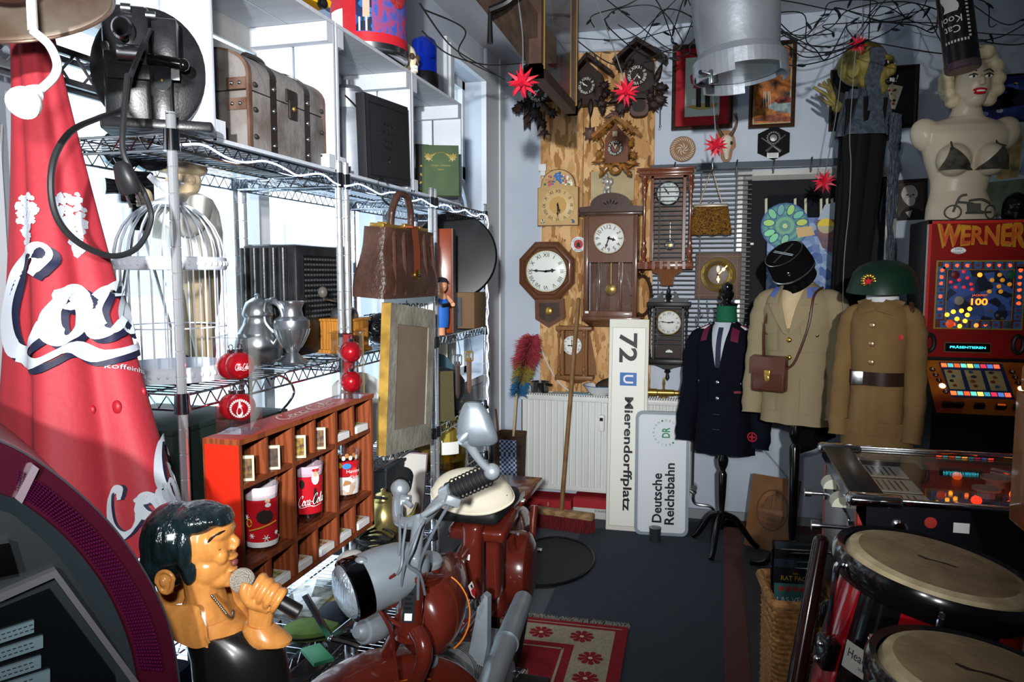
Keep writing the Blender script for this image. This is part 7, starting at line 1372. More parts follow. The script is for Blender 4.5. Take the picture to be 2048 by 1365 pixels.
def stand(par,h,r=.24,m=None):
 m=m or mat('#0c0b0c',.18,coat=.5);b=MB(m);b.lathe([(.012,.12),(.02,.14),(.024,.2),(.014,.22),(.02,.3),(.024,h-.12),(.014,h-.1),(.026,h-.07),(.03,h-.04),(.02,h-.01),(.02,h+.1)],18);b.build('stand_pole',par)
 for k in range(3):a=2*pi*k/3+.6;d=V((cos(a),sin(a),0));b=MB(m);b.tube(spl([d*.015+V((0,0,.2)),d*.08+V((0,0,.17)),d*.16+V((0,0,.06)),d*r+V((0,0,.02))],5),[.02,.02,.019,.018,.018,.017,.017,.016,.016,.015,.015,.015,.014,.014,.014,.016],10);b.build('leg',par)
m_navy=mat('#0f111c',.95,c2='#0b0d17',scale=200,spec=.1);m_mar=mat('#5c1230',.7)
B0=onZ(1441,1098,0);B0=V((.035,4.10,0));zb,zt=onY(1455,905,4.1).z,onY(1455,640,4.1).z;H=zt-zb
t=thing('uniform_jacket','dark navy railway uniform jacket with silver buttons on a black tripod stand','uniform',B0,(0,0,radians(-18)));stand(t,zb,.2)
e=bpy.data.objects.new('coat',None);COL.objects.link(e);e.parent=t;e.location=(0,0,zb)
F=jacket(e,m_navy,H,.172,.12,.93)
b=MB(mat('#b9c0c8',.7));quad(b,F,((-.012,H*.66),(.012,H*.66),(.055,H*.985),(-.055,H*.985)),.004,None);b.build('shirt',e)
b=MB(mat('#23283a',.6));quad(b,F,((-.012,H*.66),(.016,H*.66),(.012,H*.95),(-.014,H*.95)),.007,None);b.build('tie',e)
for s in(-1,1):
 b=MB(m_navy);quad(b,F,((s*.004,H*.58),(s*.02,H*.585),(s*.085,H*.80),(s*.05,H*.985)),.018,None);quad(b,F,((s*.05,H*.8),(s*.105,H*.82),(s*.08,H*.95),(s*.045,H*.99)),.024,None);b.build('lapel',e)
 b=MB(m_mar);quad(b,F,((s*.062,H*.86),(s*.098,H*.845),(s*.095,H*.93),(s*.058,H*.955)),.028,None,3);b.build('collar_patch',e)
 b=MB(mat('#c8b4bc',.6));b.box((s*.125,-.0,H*.925),(.1,.05,.014),rot=(0,s*.42,0),bev=.004);b.box((s*.125,-.0,H*.933),(.085,.034,.014),m_mar,rot=(0,s*.42,0),bev=.003)
 for k in range(4):b.sph((s*(.1+.018*k),-.0,H*.967-.0082*k),.006,m_steel,n=8,k=6)
 b.build('epaulette',e)
 b=MB(m_navy);quad(b,F,((s*.06,H*.40),(s*.15,H*.40),(s*.15,H*.56),(s*.06,H*.56)),.007,None,4);quad(b,F,((s*.058,H*.52),(s*.152,H*.52),(s*.152,H*.57),(s*.058,H*.57)),.013,None,4);b.build('pocket',e)
buttons(e,F,[(-.0,H*.55),(0,H*.43),(.105,H*.545),(-.105,H*.545)],m_steel)
b=MB(m_black);
for z_ in(.31,.2):quad(b,F,((-.02,H*z_),(.015,H*z_),(.015,H*z_+.004),(-.02,H*z_+.004)),.006,mat('#2c2f3c',.8),2)
b.build('buttonhole',e)
b=MB(mat('#7a2f38',.6));quad(b,F,((.08,H*.475),(.12,H*.475),(.12,H*.492),(.08,H*.492)),.009,None,3);b.build('ribbon_bar',e)
b=MB(mat('#a81c2c',.7));c=V((.178,-.1,H*.17));b.tube([c+V((.022*cos(a),0,.022*sin(a)))for a in[i*pi/9 for i in range(18)]],.0035,6,closed=True);b.box(c,(.03,.004,.007));b.box(c,(.007,.004,.03));b.build('sleeve_badge',e)
b=MB(mat('#0f5a3c',.8));b.lathe([(.062,-.04),(.055,0),(.05,.05),(.052,.075),(.001,.08)],22,None,(0,0,H));b.build('neck',t,(0,0,zb))
b=MB(mat('#0c0b0c',.15,coat=.6));b.lathe([(.055,.075),(.056,.085),(.03,.092),(.022,.1),(.034,.125),(.036,.14),(.026,.155),(.03,.168),(.026,.185),(.001,.2)],22,None,(0,0,H));b.build('finial',t,(0,0,zb))
m_bei=mat('#8c7d60',.9,c2='#8c7d61',scale=200);Y2=3.72;B0=onY(1593,800,Y2);B0.z=0;zb,zt=onY(1593,846,Y2).z,onY(1593,562,Y2).z;H=zt-zb
t=thing('uniform_jacket','beige army jacket with blue collar patches and gold buttons on a black stand','uniform',B0,(0,0,radians(-24)));stand(t,zb,.26)
e=bpy.data.objects.new('coat',None);COL.objects.link(e);e.parent=t;e.location=(0,0,zb);F=jacket(e,m_bei,H,.18,.125,.95,.03)
b=MB(mat('#cdb894',.8,c2='#b89f78',scale=12));quad(b,F,((-.01,H*.68),(.01,H*.68),(.065,H*.985),(-.065,H*.985)),.004,None);b.lathe([(.06,-.03),(.05,.02),(.046,.05)],18,None,(0,0,H));b.build('scarf',e)
for s in(-1,1):
 b=MB(m_bei);quad(b,F,((s*.004,H*.64),(s*.02,H*.645),(s*.1,H*.83),(s*.055,H*.985)),.02,None);quad(b,F,((s*.055,H*.84),(s*.115,H*.85),(s*.085,H*.96),(s*.05,H*.99)),.026,None);b.build('lapel',e)
 b=MB(mat('#5a6fae',.7));quad(b,F,((s*.075,H*.885),(s*.105,H*.90),(s*.095,H*.96),(s*.06,H*.955)),.031,None,3);b.build('collar_patch',e)
 for z0,z1,w in((.52,.70,.1),(.1,.34,.13)):
  b=MB(m_bei);quad(b,F,((s*.055,H*z0),(s*(.055+w),H*z0),(s*(.055+w),H*z1),(s*.055,H*z1)),.008,None,5);quad(b,F,((s*.053,H*z1-.04),(s*(.057+w),H*z1-.04),(s*(.057+w),H*z1),(s*.053,H*z1)),.015,None,5);b.build('pocket',e)
buttons(e,F,[(0,H*.60),(0,H*.48),(.11,H*.64),(-.11,H*.64)],m_gold)
b=MB(m_brass);b.tube(spl([F(.082,H*.91,.024),F(.086,H*.93,.026),F(.08,H*.94,.024)],3),.003,6);b.build('collar_emblem',e)
b=MB(mat('#4a2a1c',.4));b.tube(spl([V((.1,.0,H*.955)),F(.095,H*.9,.028),F(.085,H*.7,.02),F(.03,H*.45,.02),F(-.02,H*.40,.03)],8),.006,8);b.tube(spl([V((-.1,-.03,H*.93)),F(-.125,H*.7,.012),F(-.13,H*.45,.02)],6),.006,8);sb=b.build('shoulder_strap',t,(0,0,zb))
M2=Matrix.Translation(B0)@Matrix.Rotation(radians(-24),4,'Z');pb=M2@(V((0,0,zb))+F(-.075,H*.24,.012));sb.parent=None
t2=thing('shoulder_bag','small dark brown leather satchel with brass clasp hung over the beige jacket','bag',pb,(0,radians(3),radians(-24)))
b=MB(mat('#4f2c20',.35,coat=.2));b.box((0,-.03,.08),(.155,.055,.16),bev=.012,seg=3);b.build('satchel',t2);b=MB(mat('#553022',.35,coat=.2));b.loft([[b.v(p)for p in((-.08,y,z_),(.08,y,z_))]for y,z_ in((0,.164),(-.03,.166),(-.06,.16),(-.063,.12),(-.063,.085))],closed=False);fl=b.build('flap',t2);b=MB(m_brass);b.box((0,-.066,.085),(.028,.008,.035),bev=.006);b.sph((0,-.066,.065),(.014,.006,.02));b.build('clasp',t2)
sb.parent=t2;sb.matrix_parent_inverse=Matrix();sb.location=Matrix.Rotation(radians(24),3,'Z')@(M2@V((0,0,zb))-pb);sb.rotation_euler=(0,0,0);t2.rotation_euler=(0,0,radians(-24))
c=onY(1578,524,Y2-.02);t=thing('kepi','black kepi with silver cross braid and shiny peak tilted above the beige jacket','hat',c,(radians(38),radians(-22),radians(-20)))
m_kp=mat('#0b0b0d',.95,spec=.1);b=MB(m_kp);b.loft([b.ring((0,y,z_),(0,0,1),r,32)for y,z_,r in((0,-.06,.098),(0,-.03,.1),(.0,.03,.095),(-.006,.055,.092))]);b.build('body',t)
b=MB(m_steel);b.tube([(.088*cos(a),-.006+.088*sin(a),.056)for a in[2*pi*i/40 for i in range(40)]],.0022,6,closed=True)
for a in(.8,-.8):
 for o_ in(-.004,.004):d=V((cos(a),sin(a),0));n=V((-d.y,d.x,0))*o_;b.cyl(V((0,-.006,.057))-d*.066+n,V((0,-.006,.057))+d*.066+n,.0018,n=6)
b.tube([(.102*cos(a),.102*sin(a),-.045)for a in[pi*1.05+pi*.95*i/20 for i in range(20)]],.004,6);b.sph((0,-.1,.0),(.007,.004,.012),n=8,k=6);b.build('braid',t)
b=MB(mat('#0a0a0b',.1));b.grid(lambda u,v:(cos(pi*1.1+pi*.8*u)*(.097+.045*v*sin(pi*u)),sin(pi*1.1+pi*.8*u)*(.097+.045*v*sin(pi*u)),-.058-.022*v),18,4);b.build('peak',t)
m_brn=mat('#7a5f3a',.9,c2='#6d5433',scale=8,bump=.15,bscale=14);Y3=3.16;B0=onY(1756,800,Y3);B0.z=0;zb,zt=onY(1750,868,Y3).z,onY(1750,592,Y3).z;H=zt-zb
t=thing('uniform_jacket','brown army tunic and trousers with leather belt on a stand beside the slot machine','uniform',B0,(0,0,radians(-24)));stand(t,zb,.2)
e=bpy.data.objects.new('coat',None);COL.objects.link(e);e.parent=t;e.location=(0,0,zb);F=jacket(e,m_brn,H,.122,.1,1.02,.02)
b=MB(m_brn);b.loft([b.ring((0,0,z_),(0,0,1),(a,q),30,(1,0,0))for z_,a,q in((-.42,.10,.08),(-.2,.125,.09),(.06,.135,.1))]);b.build('trousers',e)
b=MB(mat('#2c1c16',.3));zz=H*.42;b.loft([[b.v((F(0,zz)[0]+(.122*.845+.005)*cos(a),(.1*.945+.005)*sin(a),z_))for a in[2*pi*j/40 for j in range(40)]]for z_ in(zz-.026,zz+.026)],cap=False);b.build('belt',e);b=MB(m_steel);b.box(F(-.045,zz,.008),(.06,.008,.055),rot=(0,0,.3),bev=.004);b.build('buckle',e)
for s in(-1,1):b=MB(m_brn);quad(b,F,((s*.004,H*.9),(s*.06,H*.87),(s*.085,H*.96),(s*.03,H*.995)),.014,None,4);b.build('collar',e)
b=MB(mat('#c8cacb',.7));b.lathe([(.06,-.04),(.056,.02),(.05,.05)],18,None,(0,0,H));b.build('neck_cloth',e)
buttons(e,F,[(-.005,H*.8),(-.005,H*.67),(-.005,H*.54)],mat('#c8a47a',.3,.8));b=MB(mat('#a8322a',.4));b.lathe([(.011,0),(.011,.003),(.001,.004)],12,None,F(.085,H*.72,.004),(0,-1,0));b.build('star_badge',e)
b=MB(mat('#4a2c1e',.5));b.tube(spl([V((.1,.0,H*.95)),F(.11,H*.9,.014),F(.115,H*.8,.01),F(.11,H*.7,.012)],6),.009,6);b.build('leather_tab',e)
c=V((B0.x-.0,Y3-.0,onY(1752,582,Y3).z+.006));t=thing('steel_helmet','dark green steel helmet with gold and red star badge above the brown tunic','helmet',c,(radians(6),0,radians(-24)))
b=MB(mat('#0f2a1c',.45));b.loft([b.ring((0,y,z_),(0,0,1),(rx,ry),36,(1,0,0))for y,z_,rx,ry in((-.0,-.005,.128,.145),(0,.0,.128,.145),(.0,.03,.118,.132),(0,.065,.106,.118),(.0,.09,.085,.092),(0,.105,.055,.06),(0,.112,.015,.015))]);b.build('shell',t)
b=MB(m_gold);cc=V((-.02,-.123,.045))
for k in range(14):a=2*pi*k/14;b.sph(cc+V((.02*cos(a),.0,.02*sin(a))),(.009,.004,.006),n=8,k=6,rot=(0,-a,0))
P=[cc+V((.018*(1 if i%2==0 else .42)*sin(pi*i/5),-.006,.018*(1 if i%2==0 else .42)*cos(pi*i/5)))for i in range(10)];b.poly(P,mat('#b8202a',.3));b.build('badge',t)
# slot machine
SX0,SX1,SY,SZ0,SZ1=.812,1.245,3.45,1.153,1.717
t=thing('slot_machine','red lit slot machine with big WERNER lettering standing against the back wall','slot machine',((SX0+SX1)/2,SY+.15,0));TS=Matrix.Translation(-V(((SX0+SX1)/2,SY+.15,0)))
def sb_(m):b=MB(m);b.M=TS;return b
m_sm=mat('#15171c',.4);b=sb_(m_sm);b.bx(SX0,SX1,SY+.005,SY+.3,SZ0-.02,SZ1,bev=.006);b.bx(SX0+.03,SX1-.03,SY+.02,SY+.28,0,SZ0);b.bx(SX0+.02,SX1-.02,SY-.12,SY+.2,.3,.92);b.build('cabinet',t)
ZK0,YK0=.945,SY-.19
b=sb_(m_sm);b.loft([[b.v((x,y,z_))for y,z_ in((SY,SZ0-.012),(YK0,ZK0),(YK0+.01,ZK0-.05),(SY+.05,ZK0-.1))]for x in(SX0+.005,SX1)]);b.build('console',t)
xs=lambda u:SX0+.008+(u-1849)/(2041-1849)*.355;zsl=lambda v:SZ1-.012-(v-450)/(712-450)*(SZ1-SZ0-.016)
b=sb_(mat('#6a0d10',.25,coat=.5,c2='#8a1410',scale=3));b.bx(SX0+.008,SX1-.008,SY-.004,SY+.005,SZ0,SZ1-.012);b.build('front_glass',t)
b=sb_(mat('#b8261c',.3));b.bx(SX0+.004,SX0+.016,SY-.007,SY,SZ0,SZ1-.006);b.bx(SX0+.004,SX1,SY-.007,SY,SZ1-.018,SZ1-.006);b.build('red_border',t);b=sb_(m_steel);b.bx(SX0-.002,SX0+.004,SY-.008,SY+.004,SZ0-.01,SZ1-.02);b.build('edge_strip',t)
b=sb_(mat('#c89a1c',.35));XW_=lambda x,y,o=0:V((xs(1950)+x,SY-.0055-o,zsl(476)+y-.03*(x*3.2)**2*0-.0))
b.text('*WERNER',(0,0,0),.066,mat('#b88a1a',.35),w=.315,fn=lambda x,y:V((xs(1950)+x*1.02,SY-.0055,zsl(476)+y*(1.1+.5*abs(x)/.15))));b.text('*WERNER',(0,0,0),.058,mat('#c24a18',.35,c2='#d8a018',scale=9),w=.305,fn=lambda x,y:V((xs(1950)+x,SY-.0065,zsl(476)+y*(1.06+.5*abs(x)/.15))));b.build('lettering',t)
def em(c,s=2.):return mat(c,.4,emit=c,es=s)
b=sb_(mat('#2a4a8a',.4));zc0,zc1=zsl(658),zsl(524)
for o_,m,k in((.0056,mat('#8a7a20',.4),0),(.0062,mat('#5a2216',.4),.006),(.0066,mat('#8a7a20',.4),.04),(.007,mat('#3a5aa0',.4,c2='#10162c',kind='vor',scale=26),.043)):b.bx(xs(1866)+k,xs(2040)-k,SY-o_,SY-.004,zc0+k*.9,zc1-k*.9,m)
b.build('game_field',t);random.seed(11)
for i in range(8):
 for side in range(4):
  if side<2:x=xs(1872)+.026+(xs(2034)-xs(1872)-.02)*i/7.4;z_=(zc1-.02,zc0+.02)[side]
  else:x=(xs(1866)+.02,xs(2040)-.02)[side-2];z_=zc0+.055+(zc1-zc0-.09)*i/7.2
  b=sb_(mat('#2f5f9a',.4));b.bx(x-.0135,x+.0135,SY-.0085,SY-.007,z_-.014,z_+.014);on=random.random()<.55;b.prism([(x+.0095*cos(a)*random.uniform(.5,1),z_+.01*sin(a)*random.uniform(.5,1))for a in[j*.7 for j in range(9)]],SY-.0092,SY-.0085,em('#e8481c',1.6)if on else mat('#6a2a2a',.5));b.build('symbol_lamp',t)
for(u,v,r,m)in[(1904,552,.022,mat('#6a1a20',.3)),(2012,552,.022,mat('#1e5a3a',.3)),(1898,648,.022,em('#c8401a',.5)),(2010,648,.02,mat('#3a4450',.3)),(1914,602,.024,mat('#8a8678',.4)),(1952,602,.03,mat('#2a3a6a',.4))]+[(1920+dx,546+dy,.009,em('#c8202c',.7))for dx,dy in((0,0),(-8,16),(8,12),(-24,20),(-14,30),(2,30),(16,24),(18,34))]+[(1990+dx,552+dy,.011,em('#b87818',.6))for dx,dy in((0,0),(-14,10),(6,10),(0,22),(20,18),(-18,32),(4,32))]+[(1924+dx,622+dy,.0115,em('#ff9a20',3.2))for dx,dy in((12,-4),(-4,0),(-20,2),(8,8),(-32,8),(-12,16),(4,20),(-6,30))]+[(1952,552,.012,em('#ff7a20',2.5)),(1950,650,.012,em('#ff6a20',2.5))]+[(1976+dx,622+dy,.009,mat('#5a5048',.5))for dx,dy in((0,0),(14,8),(24,14),(6,18),(-8,24),(2,32))]:
 r*=.78;b=sb_(m);b.lathe([(r,0),(r*.9,.003),(.001,.005)],14,None,(xs(u),SY-.007,zsl(v)),(0,-1,0));b.build('lamp',t)
b=sb_(em('#ff7a1c',2.6));b.text('*100',(xs(1953),SY-.0135,zsl(604)),.028,em('#ff7a1c',2.6),w=.06);b.text('JACKPOT',(xs(1953),SY-.0135,zsl(592)),.01,em('#e85a1c',1.2),w=.055);b.build('jackpot_number',t)
b=sb_(mat('#06080c',.2));b.bx(xs(1892),xs(1980),SY-.008,SY-.004,zsl(702),zsl(686));b.bx(xs(1890),xs(1982),SY-.006,SY-.004,zsl(704),zsl(684),mat('#5a4a2a',.4));b.text('*PRÄSENTIEREN',(xs(1936),SY-.009,zsl(693)),.012,em('#38d8e8',1.6),w=.13);b.build('display',t)
for sx_,tx in((1908,'DASS\nKESSELT!'),):b=sb_(m_paper);b.lathe([(.014,0),(.0135,.002),(.001,.003)],24,None,(xs(sx_),SY-.005,zsl(505)),(0,-1,0),sq=2);b.text('DASS',(xs(sx_),SY-.009,zsl(502)),.008,m_ink);b.text("KESSELT!",(xs(sx_),SY-.009,zsl(509)),.008,m_ink);b.build('speech_bubble',t)
for u in(1860,2034):b=sb_(mat('#1a1a1c',.4));b.tube([(xs(u)+.018*cos(a),SY-.006,zsl(686)+.034*sin(a))for a in[i*pi/10 for i in range(20)]],.009,8,closed=True);b.build('painted_wheel',t)
kd=V((0,YK0-SY,ZK0-(SZ0-.012)));kn=V((0,-kd.z,kd.y)).normalized();kn=kn if kn.y<0 or kn.z>0 else-kn
kn=V((0,kd.z,-kd.y)).normalized();kn=kn if kn.z>0 else-kn
def ks(x,f,o=0.):return V((SX0+x*.7,SY,SZ0-.012))+kd*f+kn*o
b=sb_(mat('#8a2018',.3,c2='#a86a18',scale=4));b.f([b.v(ks(*p,.002))for p in((.012,.02),(.6,.02),(.6,.98),(.03,.98))]);b.build('console_glass',t)
b=sb_(mat('#1c2c50',.4));b.f([b.v(ks(*p,.004))for p in((.09,.06),(.42,.06),(.44,.7),(.12,.7))]);b.build('reel_frame',t)
for k in range(3):
 b=sb_(mat('#a8986a',.5,c2='#8f7f54',scale=14));x=.11+.105*k;b.f([b.v(ks(*p,.006))for p in((x,.2),(x+.085,.2),(x+.09,.56),(x+.01,.56))])
 for j in range(4):q=.24+.085*j;b.f([b.v(ks(x+.03+.012*(j%2)+.014*cos(a)*random.uniform(.6,1.4),q+.03*sin(a),.008))for a in(0,1,2,3,4,5)],mat(('#6a2a20','#2a4a6a','#3a2a20','#7a3a1c')[(j+k)%4],.5))
 b.build('reel',t)
for f in(.12,.63):
 for k in range(9):
  b=sb_(em(('#ff5a2c','#5ab0b0','#ff5a2c','#6ad0c0','#ffb050','#3a8a9a','#c8304a','#4a6ab0','#ff4a30')[k],1.1 if k%4 else 2.2));x=.1+.034*k+(.02 if f>.5 else 0);b.f([b.v(ks(*p,.007))for p in((x,f-.035),(x+.029,f-.035),(x+.03,f+.035),(x+.001,f+.035))]);b.build('win_lamp',t)
for j,ch in enumerate('42135'):
 for xx in(.05+.012*j,.46+.008*j):b=sb_(em('#ffe8b0',4)if j==3 else mat('#3a1a14',.4));c=ks(xx,.2+.1*j,.004);b.lathe([(.012,0),(.001,.003)],14,None,c,kn);b.text(ch,c+kn*.004,.015,mat('#c8c0b0',.5),(1,0,0),-kd.normalized());b.build('number_lamp',t)
for x in(.07,.125,.23,.335,.42):b=sb_(mat('#1a1412',.3));b.box(ks(x+.018,.86,.006),(.036,.042,.016),rot=(-atan2(-kd.z,-kd.y)+0,0,0),bev=.003);b.box(ks(x+.018,.86,.013),(.028,.032,.008),em('#c8501a',.5)if x>.3 and x<.4 else mat('#3a2a20',.3),rot=(-atan2(-kd.z,-kd.y),0,0),bev=.002);b.build('push_button',t)
t=thing('skull_mask','small glossy black helmet on top of the slot machine at the right edge','helmet',(1.165,SY+.12,SZ1));b=MB(mat('#08080a',.2));b.sph((0,0,.055),(.05,.06,.06));b.loft([b.ring((0,0,z_),(0,0,1),r,24)for z_,r in((.0,.045),(.02,.052),(.05,.051))]);b.build('shell',t)
b=MB(mat('#15151a',.1));b.sph((0,-.03,.06),(.036,.034,.022));b.build('visor',t)
# plaster bust of a woman
BX=onY(1925,430,SY+.16);t=thing('female_bust','plaster bust of a blonde woman with red lips standing on the slot machine','bust',V((BX.x,SY+.16,SZ1)),(0,0,radians(8)))
m_pl=mat('#b8ab94',.35);K=3.24/1500
def q(x,y):return(x-1925)*K,(432-y)*K
b=MB(m_pl);b.loft([b.ring((q(x,v)[0],0,q(x,v)[1]),(0,0,1),(w_*K,w_*K*k),36,(1,0,0))for x,v,w_,k in((1921,432,64,.72),(1918,405,60,.72),(1914,375,50,.72),(1916,350,53,.74),(1918,320,66,.7),(1920,290,76,.62),(1921,265,86,.5),(1921,250,80,.44),(1921,240,58,.42),(1922,232,32,.7),(1922,215,25,1),(1922,195,24,1.05),(1924,180,26,1))])
for s in(-1,1):b.sph((q(1919+s*32,0)[0],-.085,q(0,318)[1]),(.066,.066,.066),n=20,k=12);b.sph((q(1921+s*70,0)[0],-.0,q(0,265)[1]),(.062,.055,.075),n=16,k=10,rot=(0,s*.5,0))
b.sph((q(1921,0)[0],.0,q(0,258)[1]),(.185,.062,.055),n=24,k=12);b.sph((q(1926,0)[0],-.015,q(0,172)[1]),(.068,.08,.098),n=24,k=16);b.sph((q(1926,0)[0],-.045,q(0,200)[1]),(.044,.045,.04),n=16,k=10);b.sph((q(1927,0)[0],-.098,q(0,172)[1]),(.011,.016,.018),n=12,k=8);b.sph((q(1927,0)[0],-.105,q(0,178)[1]),(.013,.012,.009),n=12,k=8);fuse(b.build('body',t),.004,9)
HXc,HZc=q(1927,0)[0],q(0,170)[1]
b=MB(mat('#b01820',.3));b.sph((HXc,-.088,q(0,189)[1]),(.028,.014,.0085),n=16,k=8);b.sph((HXc,-.086,q(0,194)[1]),(.024,.014,.0085),n=16,k=8);b.build('lips',t);b=MB(m_paper);b.sph((HXc,-.095,q(0,191.5)[1]),(.018,.01,.0045),n=14,k=8);b.build('teeth',t)
for s in(-1,1):
 b=MB(mat('#2a2622',.4));c=V((HXc+s*.029,-.086,q(0,164)[1]));b.sph(c,(.016,.008,.0065),m_paper,n=14,k=8);b.sph(c+V((0,-.004,0)),(.0065,.006,.006),n=10,k=8);b.tube(spl([c+V((-.017,-.004,.003)),c+V((0,-.009,.009)),c+V((.017,-.002,.004))],4),.0025,6);b.tube(spl([c+V((-.02,0,.018)),c+V((0,-.005,.026)),c+V((.02,.006,.018))],4),.0025,6);b.build('eye',t)
b=MB(mat('#c9bd9c',.5,c2='#b8a98a',scale=30));random.seed(4)
for i in range(46):
 a=random.uniform(-.35,pi+.35);e_=random.uniform(-.8,1.35);r=V((cos(a)*cos(e_)*.1,abs(sin(a))*.085*cos(e_)-.02,sin(e_)*.115+.012))
 if e_>.75:r.y-=.035*random.random()
 c=V((HXc,.0,HZc))+r;b.sph(c,(.032,.032,.03),n=10,k=8)
fuse(b.build('hair',t),.004,2)
b=MB(mat('#23211c',.7,c2='#4a4438',scale=30));
for s in(-1,1):
 c=V((q(1919+s*32,0)[0],-.085,q(0,318)[1]));P=[(-.055*1,-.045),(.05,-.045),(s*.035,.05)]
 b.grid(lambda u,v:c+(V((-.066+.132*u+(s*.03-(-.066+.132*u))*v*.92,0,-.045+.09*v))+V((0,-sqrt(max(.0006,.0705**2-min(.066,abs(-.066+.132*u+(s*.03-(-.066+.132*u))*v*.92))**2-(-.045+.09*v)**2)),0))),10,8)
 b.tube(spl([c+V((s*.03,-.055,.045)),V((q(1921+s*40,0)[0],-.085,q(0,285)[1])),V((q(1922+s*38,0)[0],-.055,q(0,255)[1])),V((q(1922+s*26,0)[0],.0,q(0,234)[1]))],5),.004,6)
b.build('bikini_top',t)
b=MB(mat('#4a463e',.6));zt_=q(0,412)[1];fy=lambda x:-sqrt(max(0,(62*K)**2-(x+.01)**2))*.73-.0035
for wx in(-.075,.075):b.tube([(wx+.028*cos(a),fy(wx+.028*cos(a)),zt_-.01+.028*sin(a))for a in[i*pi/9 for i in range(18)]],.0035,5,closed=True)
for pts in([(-.075,-.01),(-.055,.05),(-.03,.06)],[(-.06,.03),(0,.02),(.03,-.01),(.075,-.01)],[(-.02,.035),(.03,.04),(.07,.025)],[(-.03,-.015),(.04,-.015)]):b.tube(spl([(x,fy(x),zt_+z_)for x,z_ in pts],5),.005,5)
b.box((0,fy(0)+.004,zt_+.006),(.05,.012,.035));b.build('motorcycle_print',t)
# floor coverings
def flat(name,lb,cat,pts,h,m):b=MB(m);b.prz([(p.x,p.y)for p in pts],.0005,h);o=b.build(name);return tag(o,lb,cat)
Z=lambda u,v:onZ(u,v,0)
m_run=mat('#3a4048',.98,c2='#30363e',scale=160,bump=.4,bscale=500)
a,c_=Z(1165,1062),Z(1448,1042);sl_=(Z(1085,1235)-a).normalized();flat('carpet_runner','dark blue-grey carpet runner down the middle of the floor','carpet',[a,a+sl_*3.6,V((c_.x-.02,-1.5,0)),c_],.006,m_run)
x0=c_.x;b=MB(mat('#4a4442',.98,c2='#3f3a38',scale=120,bump=.4,bscale=400));b.bx(x0-.005,2.3,.2,c_.y,.0005,.008);b.bx(x0-.005,x0+.09,.2,c_.y,.008,.0095,mat('#5a3630',.98,bump=.4,bscale=400));b.bx(x0-.005,2.3,c_.y-.14,c_.y,.008,.0095,mat('#5a3630',.98,bump=.4,bscale=400));tag(b.build('carpet'),'brown carpet with reddish border strips under the uniforms and pinball table','carpet')
A,B_=Z(1050,1240),Z(1257,1262);ex=(B_-A).normalized();ey=V((ex.y,-ex.x,0));w0=(B_-A).length;o=A-ex*.22;wR=w0+.22
def rg(x,y,z_=.012):return o+ex*x+ey*y+V((0,0,z_))
t=thing('oriental_rug','red oriental rug with cream flowered border and fringe','rug',(o.x,o.y,0));TR=Matrix.Translation(-V((o.x,o.y,0)));m_rr=mat('#8e1420',.95,c2='#7c0f1a',scale=90,bump=.5,bscale=400);m_rc=mat('#a89a80',.95,c2='#948a6c',scale=60,bump=.5,bscale=400)
b=MB(m_rr);b.M=TR;b.loft([[b.v(rg(x,y,z_))for x,y in((0,0),(wR,0),(wR,1.3),(0,1.3))]for z_ in(.007,.014)]);b.build('pile',t)
b=MB(m_rc);b.M=TR
for x0,x1,y0,y1,m in((.05,wR-.05,.05,.2,m_rc),(wR-.2,wR-.05,.2,1.3,m_rc),(.05,wR-.24,.235,.245,m_rc),(wR-.245,wR-.235,.235,1.3,m_rc),(.05,wR-.025,.025,.032,m_rc)):b.f([b.v(rg(*p,.0145))for p in((x0,y0),(x1,y0),(x1,y1),(x0,y1))],m)
random.seed(9)
for i in range(11):
 c=(wR-.18-.17*i,.125)if i<5 else(wR-.125,.29+.15*(i-5))
 for k in range(9):a=2*pi*k/9;P=[(c[0]+r*cos(a+e),c[1]+r*sin(a+e))for r,e in((.008,-.5),(.045,-.28),(.052,0),(.045,.28),(.008,.5))];b.f([b.v(rg(*p,.015))for p in P],m_rr)
 b.f([b.v(rg(c[0]+.01*cos(e),c[1]+.01*sin(e),.0155))for e in range(6)],mat('#c8a878',.9))
for i in range(7):c=(wR-.5-.16*(i%3),.75+.05*i);b.tube([rg(c[0]+.07*cos(a)*a*.3,c[1]+.05*sin(a),.014)for a in[j*.5 for j in range(9)]],.006,5)
b.build('border_pattern',t)
b=MB(mat('#8f8a7c',.95));b.M=TR
for i in range(150):x=wR*i/149;b.tube([rg(x,.005,.01),rg(x+random.uniform(-.008,.008),-.03,.006),rg(x+random.uniform(-.015,.015),-.06,.003)],.003,4)
f_=b.build('fringe',t);f_['kind']='stuff'
c=(Z(1095,1125));b=MB(mat('#15181a',.6,c2='#1c2022',scale=50,bump=.5,bscale=60));b.prz([(c.x+.24*cos(a)*(1.0 if cos(a)>0 else .8),c.y+.34*sin(a))for a in[i*pi/20 for i in range(40)]],.001,.014);t=tag(b.build('garment_bag'),'black half-round folded garment bag lying on the floor beside the moped wheel','bag');k=MB(m_black);k.tube([(c.x+.235*cos(a)*(1.0 if cos(a)>0 else .8),c.y+.335*sin(a),.014)for a in[i*pi/20 for i in range(40)]],.008,6,closed=True);k.build('rim',t)
c=Z(1066,1107);b=MB(m_steel);b.box((0,0,.008),(.1,.035,.012),rot=(0,0,.1),bev=.002);b.box((-.02,0,.0145),(.012,.008,.001),m_ink);b.box((.03,0,.0145),(.012,.008,.001),m_ink);tag(b.build('metal_bracket',loc=c+V((0,0,.012))),'small silver metal bracket lying on the black garment bag','bracket')
